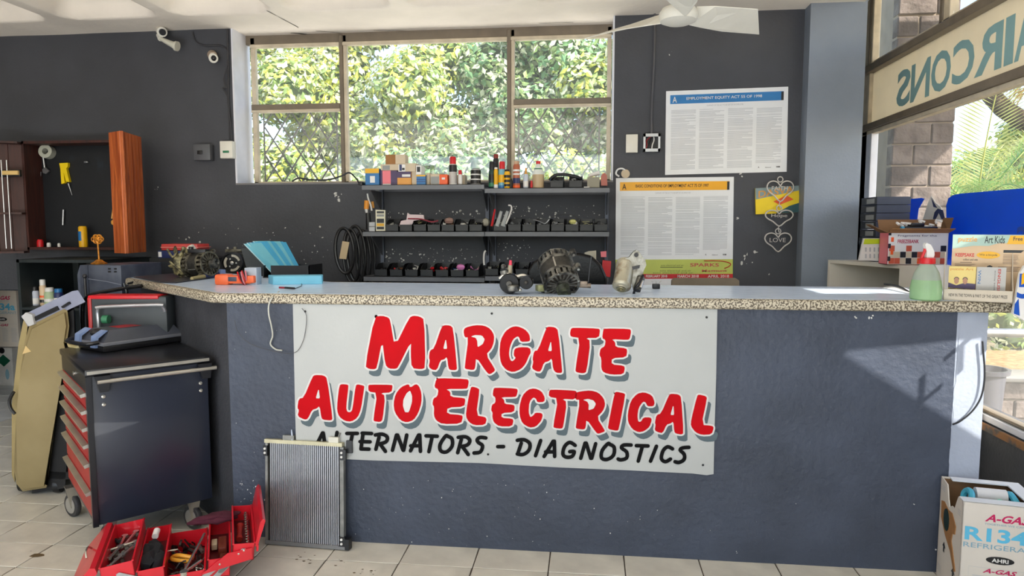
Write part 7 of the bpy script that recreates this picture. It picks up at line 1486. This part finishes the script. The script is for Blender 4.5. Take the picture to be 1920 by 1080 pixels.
# screw-pine like tree with leaning grey trunk
t = thing('leaning_tree', 'grey leaning tree with spiky drooping leaf tufts outside at the top right', 'tree', (7.4, 11.0, GZ))
g = MB(w=True).tube([(8.6, 11, GZ), (8.0, 11, 1.6), (7.0, 11, 2.6), (6.0, 11, 3.2), (5.5, 11, 3.9)], .20, 10, 4, r1=.10).tube([(7.0, 11, 2.6), (6.9, 11, 3.6), (7.4, 11, 4.4)], .10, 8, 4, r1=.06).tube([(7.6, 11, 2.1), (8.6, 11, 3.0), (9.4, 11, 3.4)], .10, 8, 4, r1=.06); g.build('trunk', m_bark, t)
for (tx, ty, tz, s_) in [(5.5, 10.9, 3.9, 1.0), (7.4, 10.9, 4.5, 1.0), (6.3, 10.7, 3.5, .9), (9.4, 10.9, 3.6, 1.0), (6.9, 10.8, 4.0, .9), (8.4, 10.8, 4.6, 1.1)]:
    g = MB(w=True)
    for k in range(90):
        a = rn.uniform(0, 2 * PI); el = rn.uniform(-.4, 1.3); L_ = rn.uniform(.6, 1.0) * s_; p = Vector((tx, ty, tz)); v = Vector((math.cos(a) * math.cos(el), math.sin(a) * math.cos(el), math.sin(el))); side = v.cross(Z).normalized() * .022
        q1 = p + v * L_ * .5; q2 = q1 + (v + Vector((0, 0, -.9))).normalized() * L_ * .5; g.poly([p - side, p + side, q1 + side, q1 - side]); g.poly([q1 - side, q1 + side, q2])
    g.build('leaf_tuft', rn.choice([mf[1], mf[0], translucent('frond_orange', (216, 176, 110), .3, .5)]), t, False)
bush('leafy_tree', 'yellow-green rounded tree outside beyond the palm', 'tree', 7.3, 12.2, 1.2, 2.6, 2.2, 1.5, 71, 9000, .06, (ml1, ml2, ml1))
bush('leafy_tree', 'dark feathery tree at the far right outside', 'tree', 11.2, 13.5, 1.6, 4.0, 3.8, 2.0, 72, 9000, .06, (ml3, ml2, ml3))
bush('shrub', 'broad green shrub outside below the palm', 'shrub', 6.6, 10.0, .2, 5.5, 1.7, 1.5, 73, 14000, .05, (ml2, ml1, ml3), None, False)
# added sun blockers out of view; their edges shape the counter's sun patch
def back(px, py, Xq): p = PY(px, py, YC); k = (Xq - p.x) / -SUN_DIR.x; return p - SUN_DIR * k
XC = 2.30
a, b = back(1595, 656, XC), back(1845, 632, XC); d = (b - a) / (b.y - a.y); fa = lambda y: a + d * (y - a.y)
cn_ = thing('sun_mask_canopy', 'added unseen canopy shaping the upper edge of the sun patch on the counter', 'canopy', (XC, 2.4, a.z))
p, q = fa(1.72), fa(3.02)
MB(w=True).prism([p, q, q + Z * .26, p + Z * .26], (.04, 0, 0)).build('mask_board', c_('pale_mask_paint', 214, 208, 196), cn_, False)
MB(w=True).prism([p + Z * .2, q + Z * .2, q + Z * .42 - X * .09, p + Z * .42 - X * .09], (0, 0, .03)).build('mask_sheet', m_steel, cn_, False)
a2_, b2_ = back(1637, 731, XC), back(1784, 822, XC); d2 = (b2_ - a2_) / (b2_.y - a2_.y); fb = lambda y: a2_ + d2 * (y - a2_.y)
pr2 = thing('sun_mask_parapet', 'added unseen sloping parapet shaping the lower edge of the sun patch on the counter', 'parapet', (XC + .05, 2.4, GZ))
p, q = fb(1.72), fb(3.05)
MB(w=True).prism([p, q, Vector((XC, q.y, GZ)), Vector((XC, p.y, GZ))], (.12, 0, 0)).build('wall', c_('sun_mask_plaster', 190, 180, 162), pr2, False)
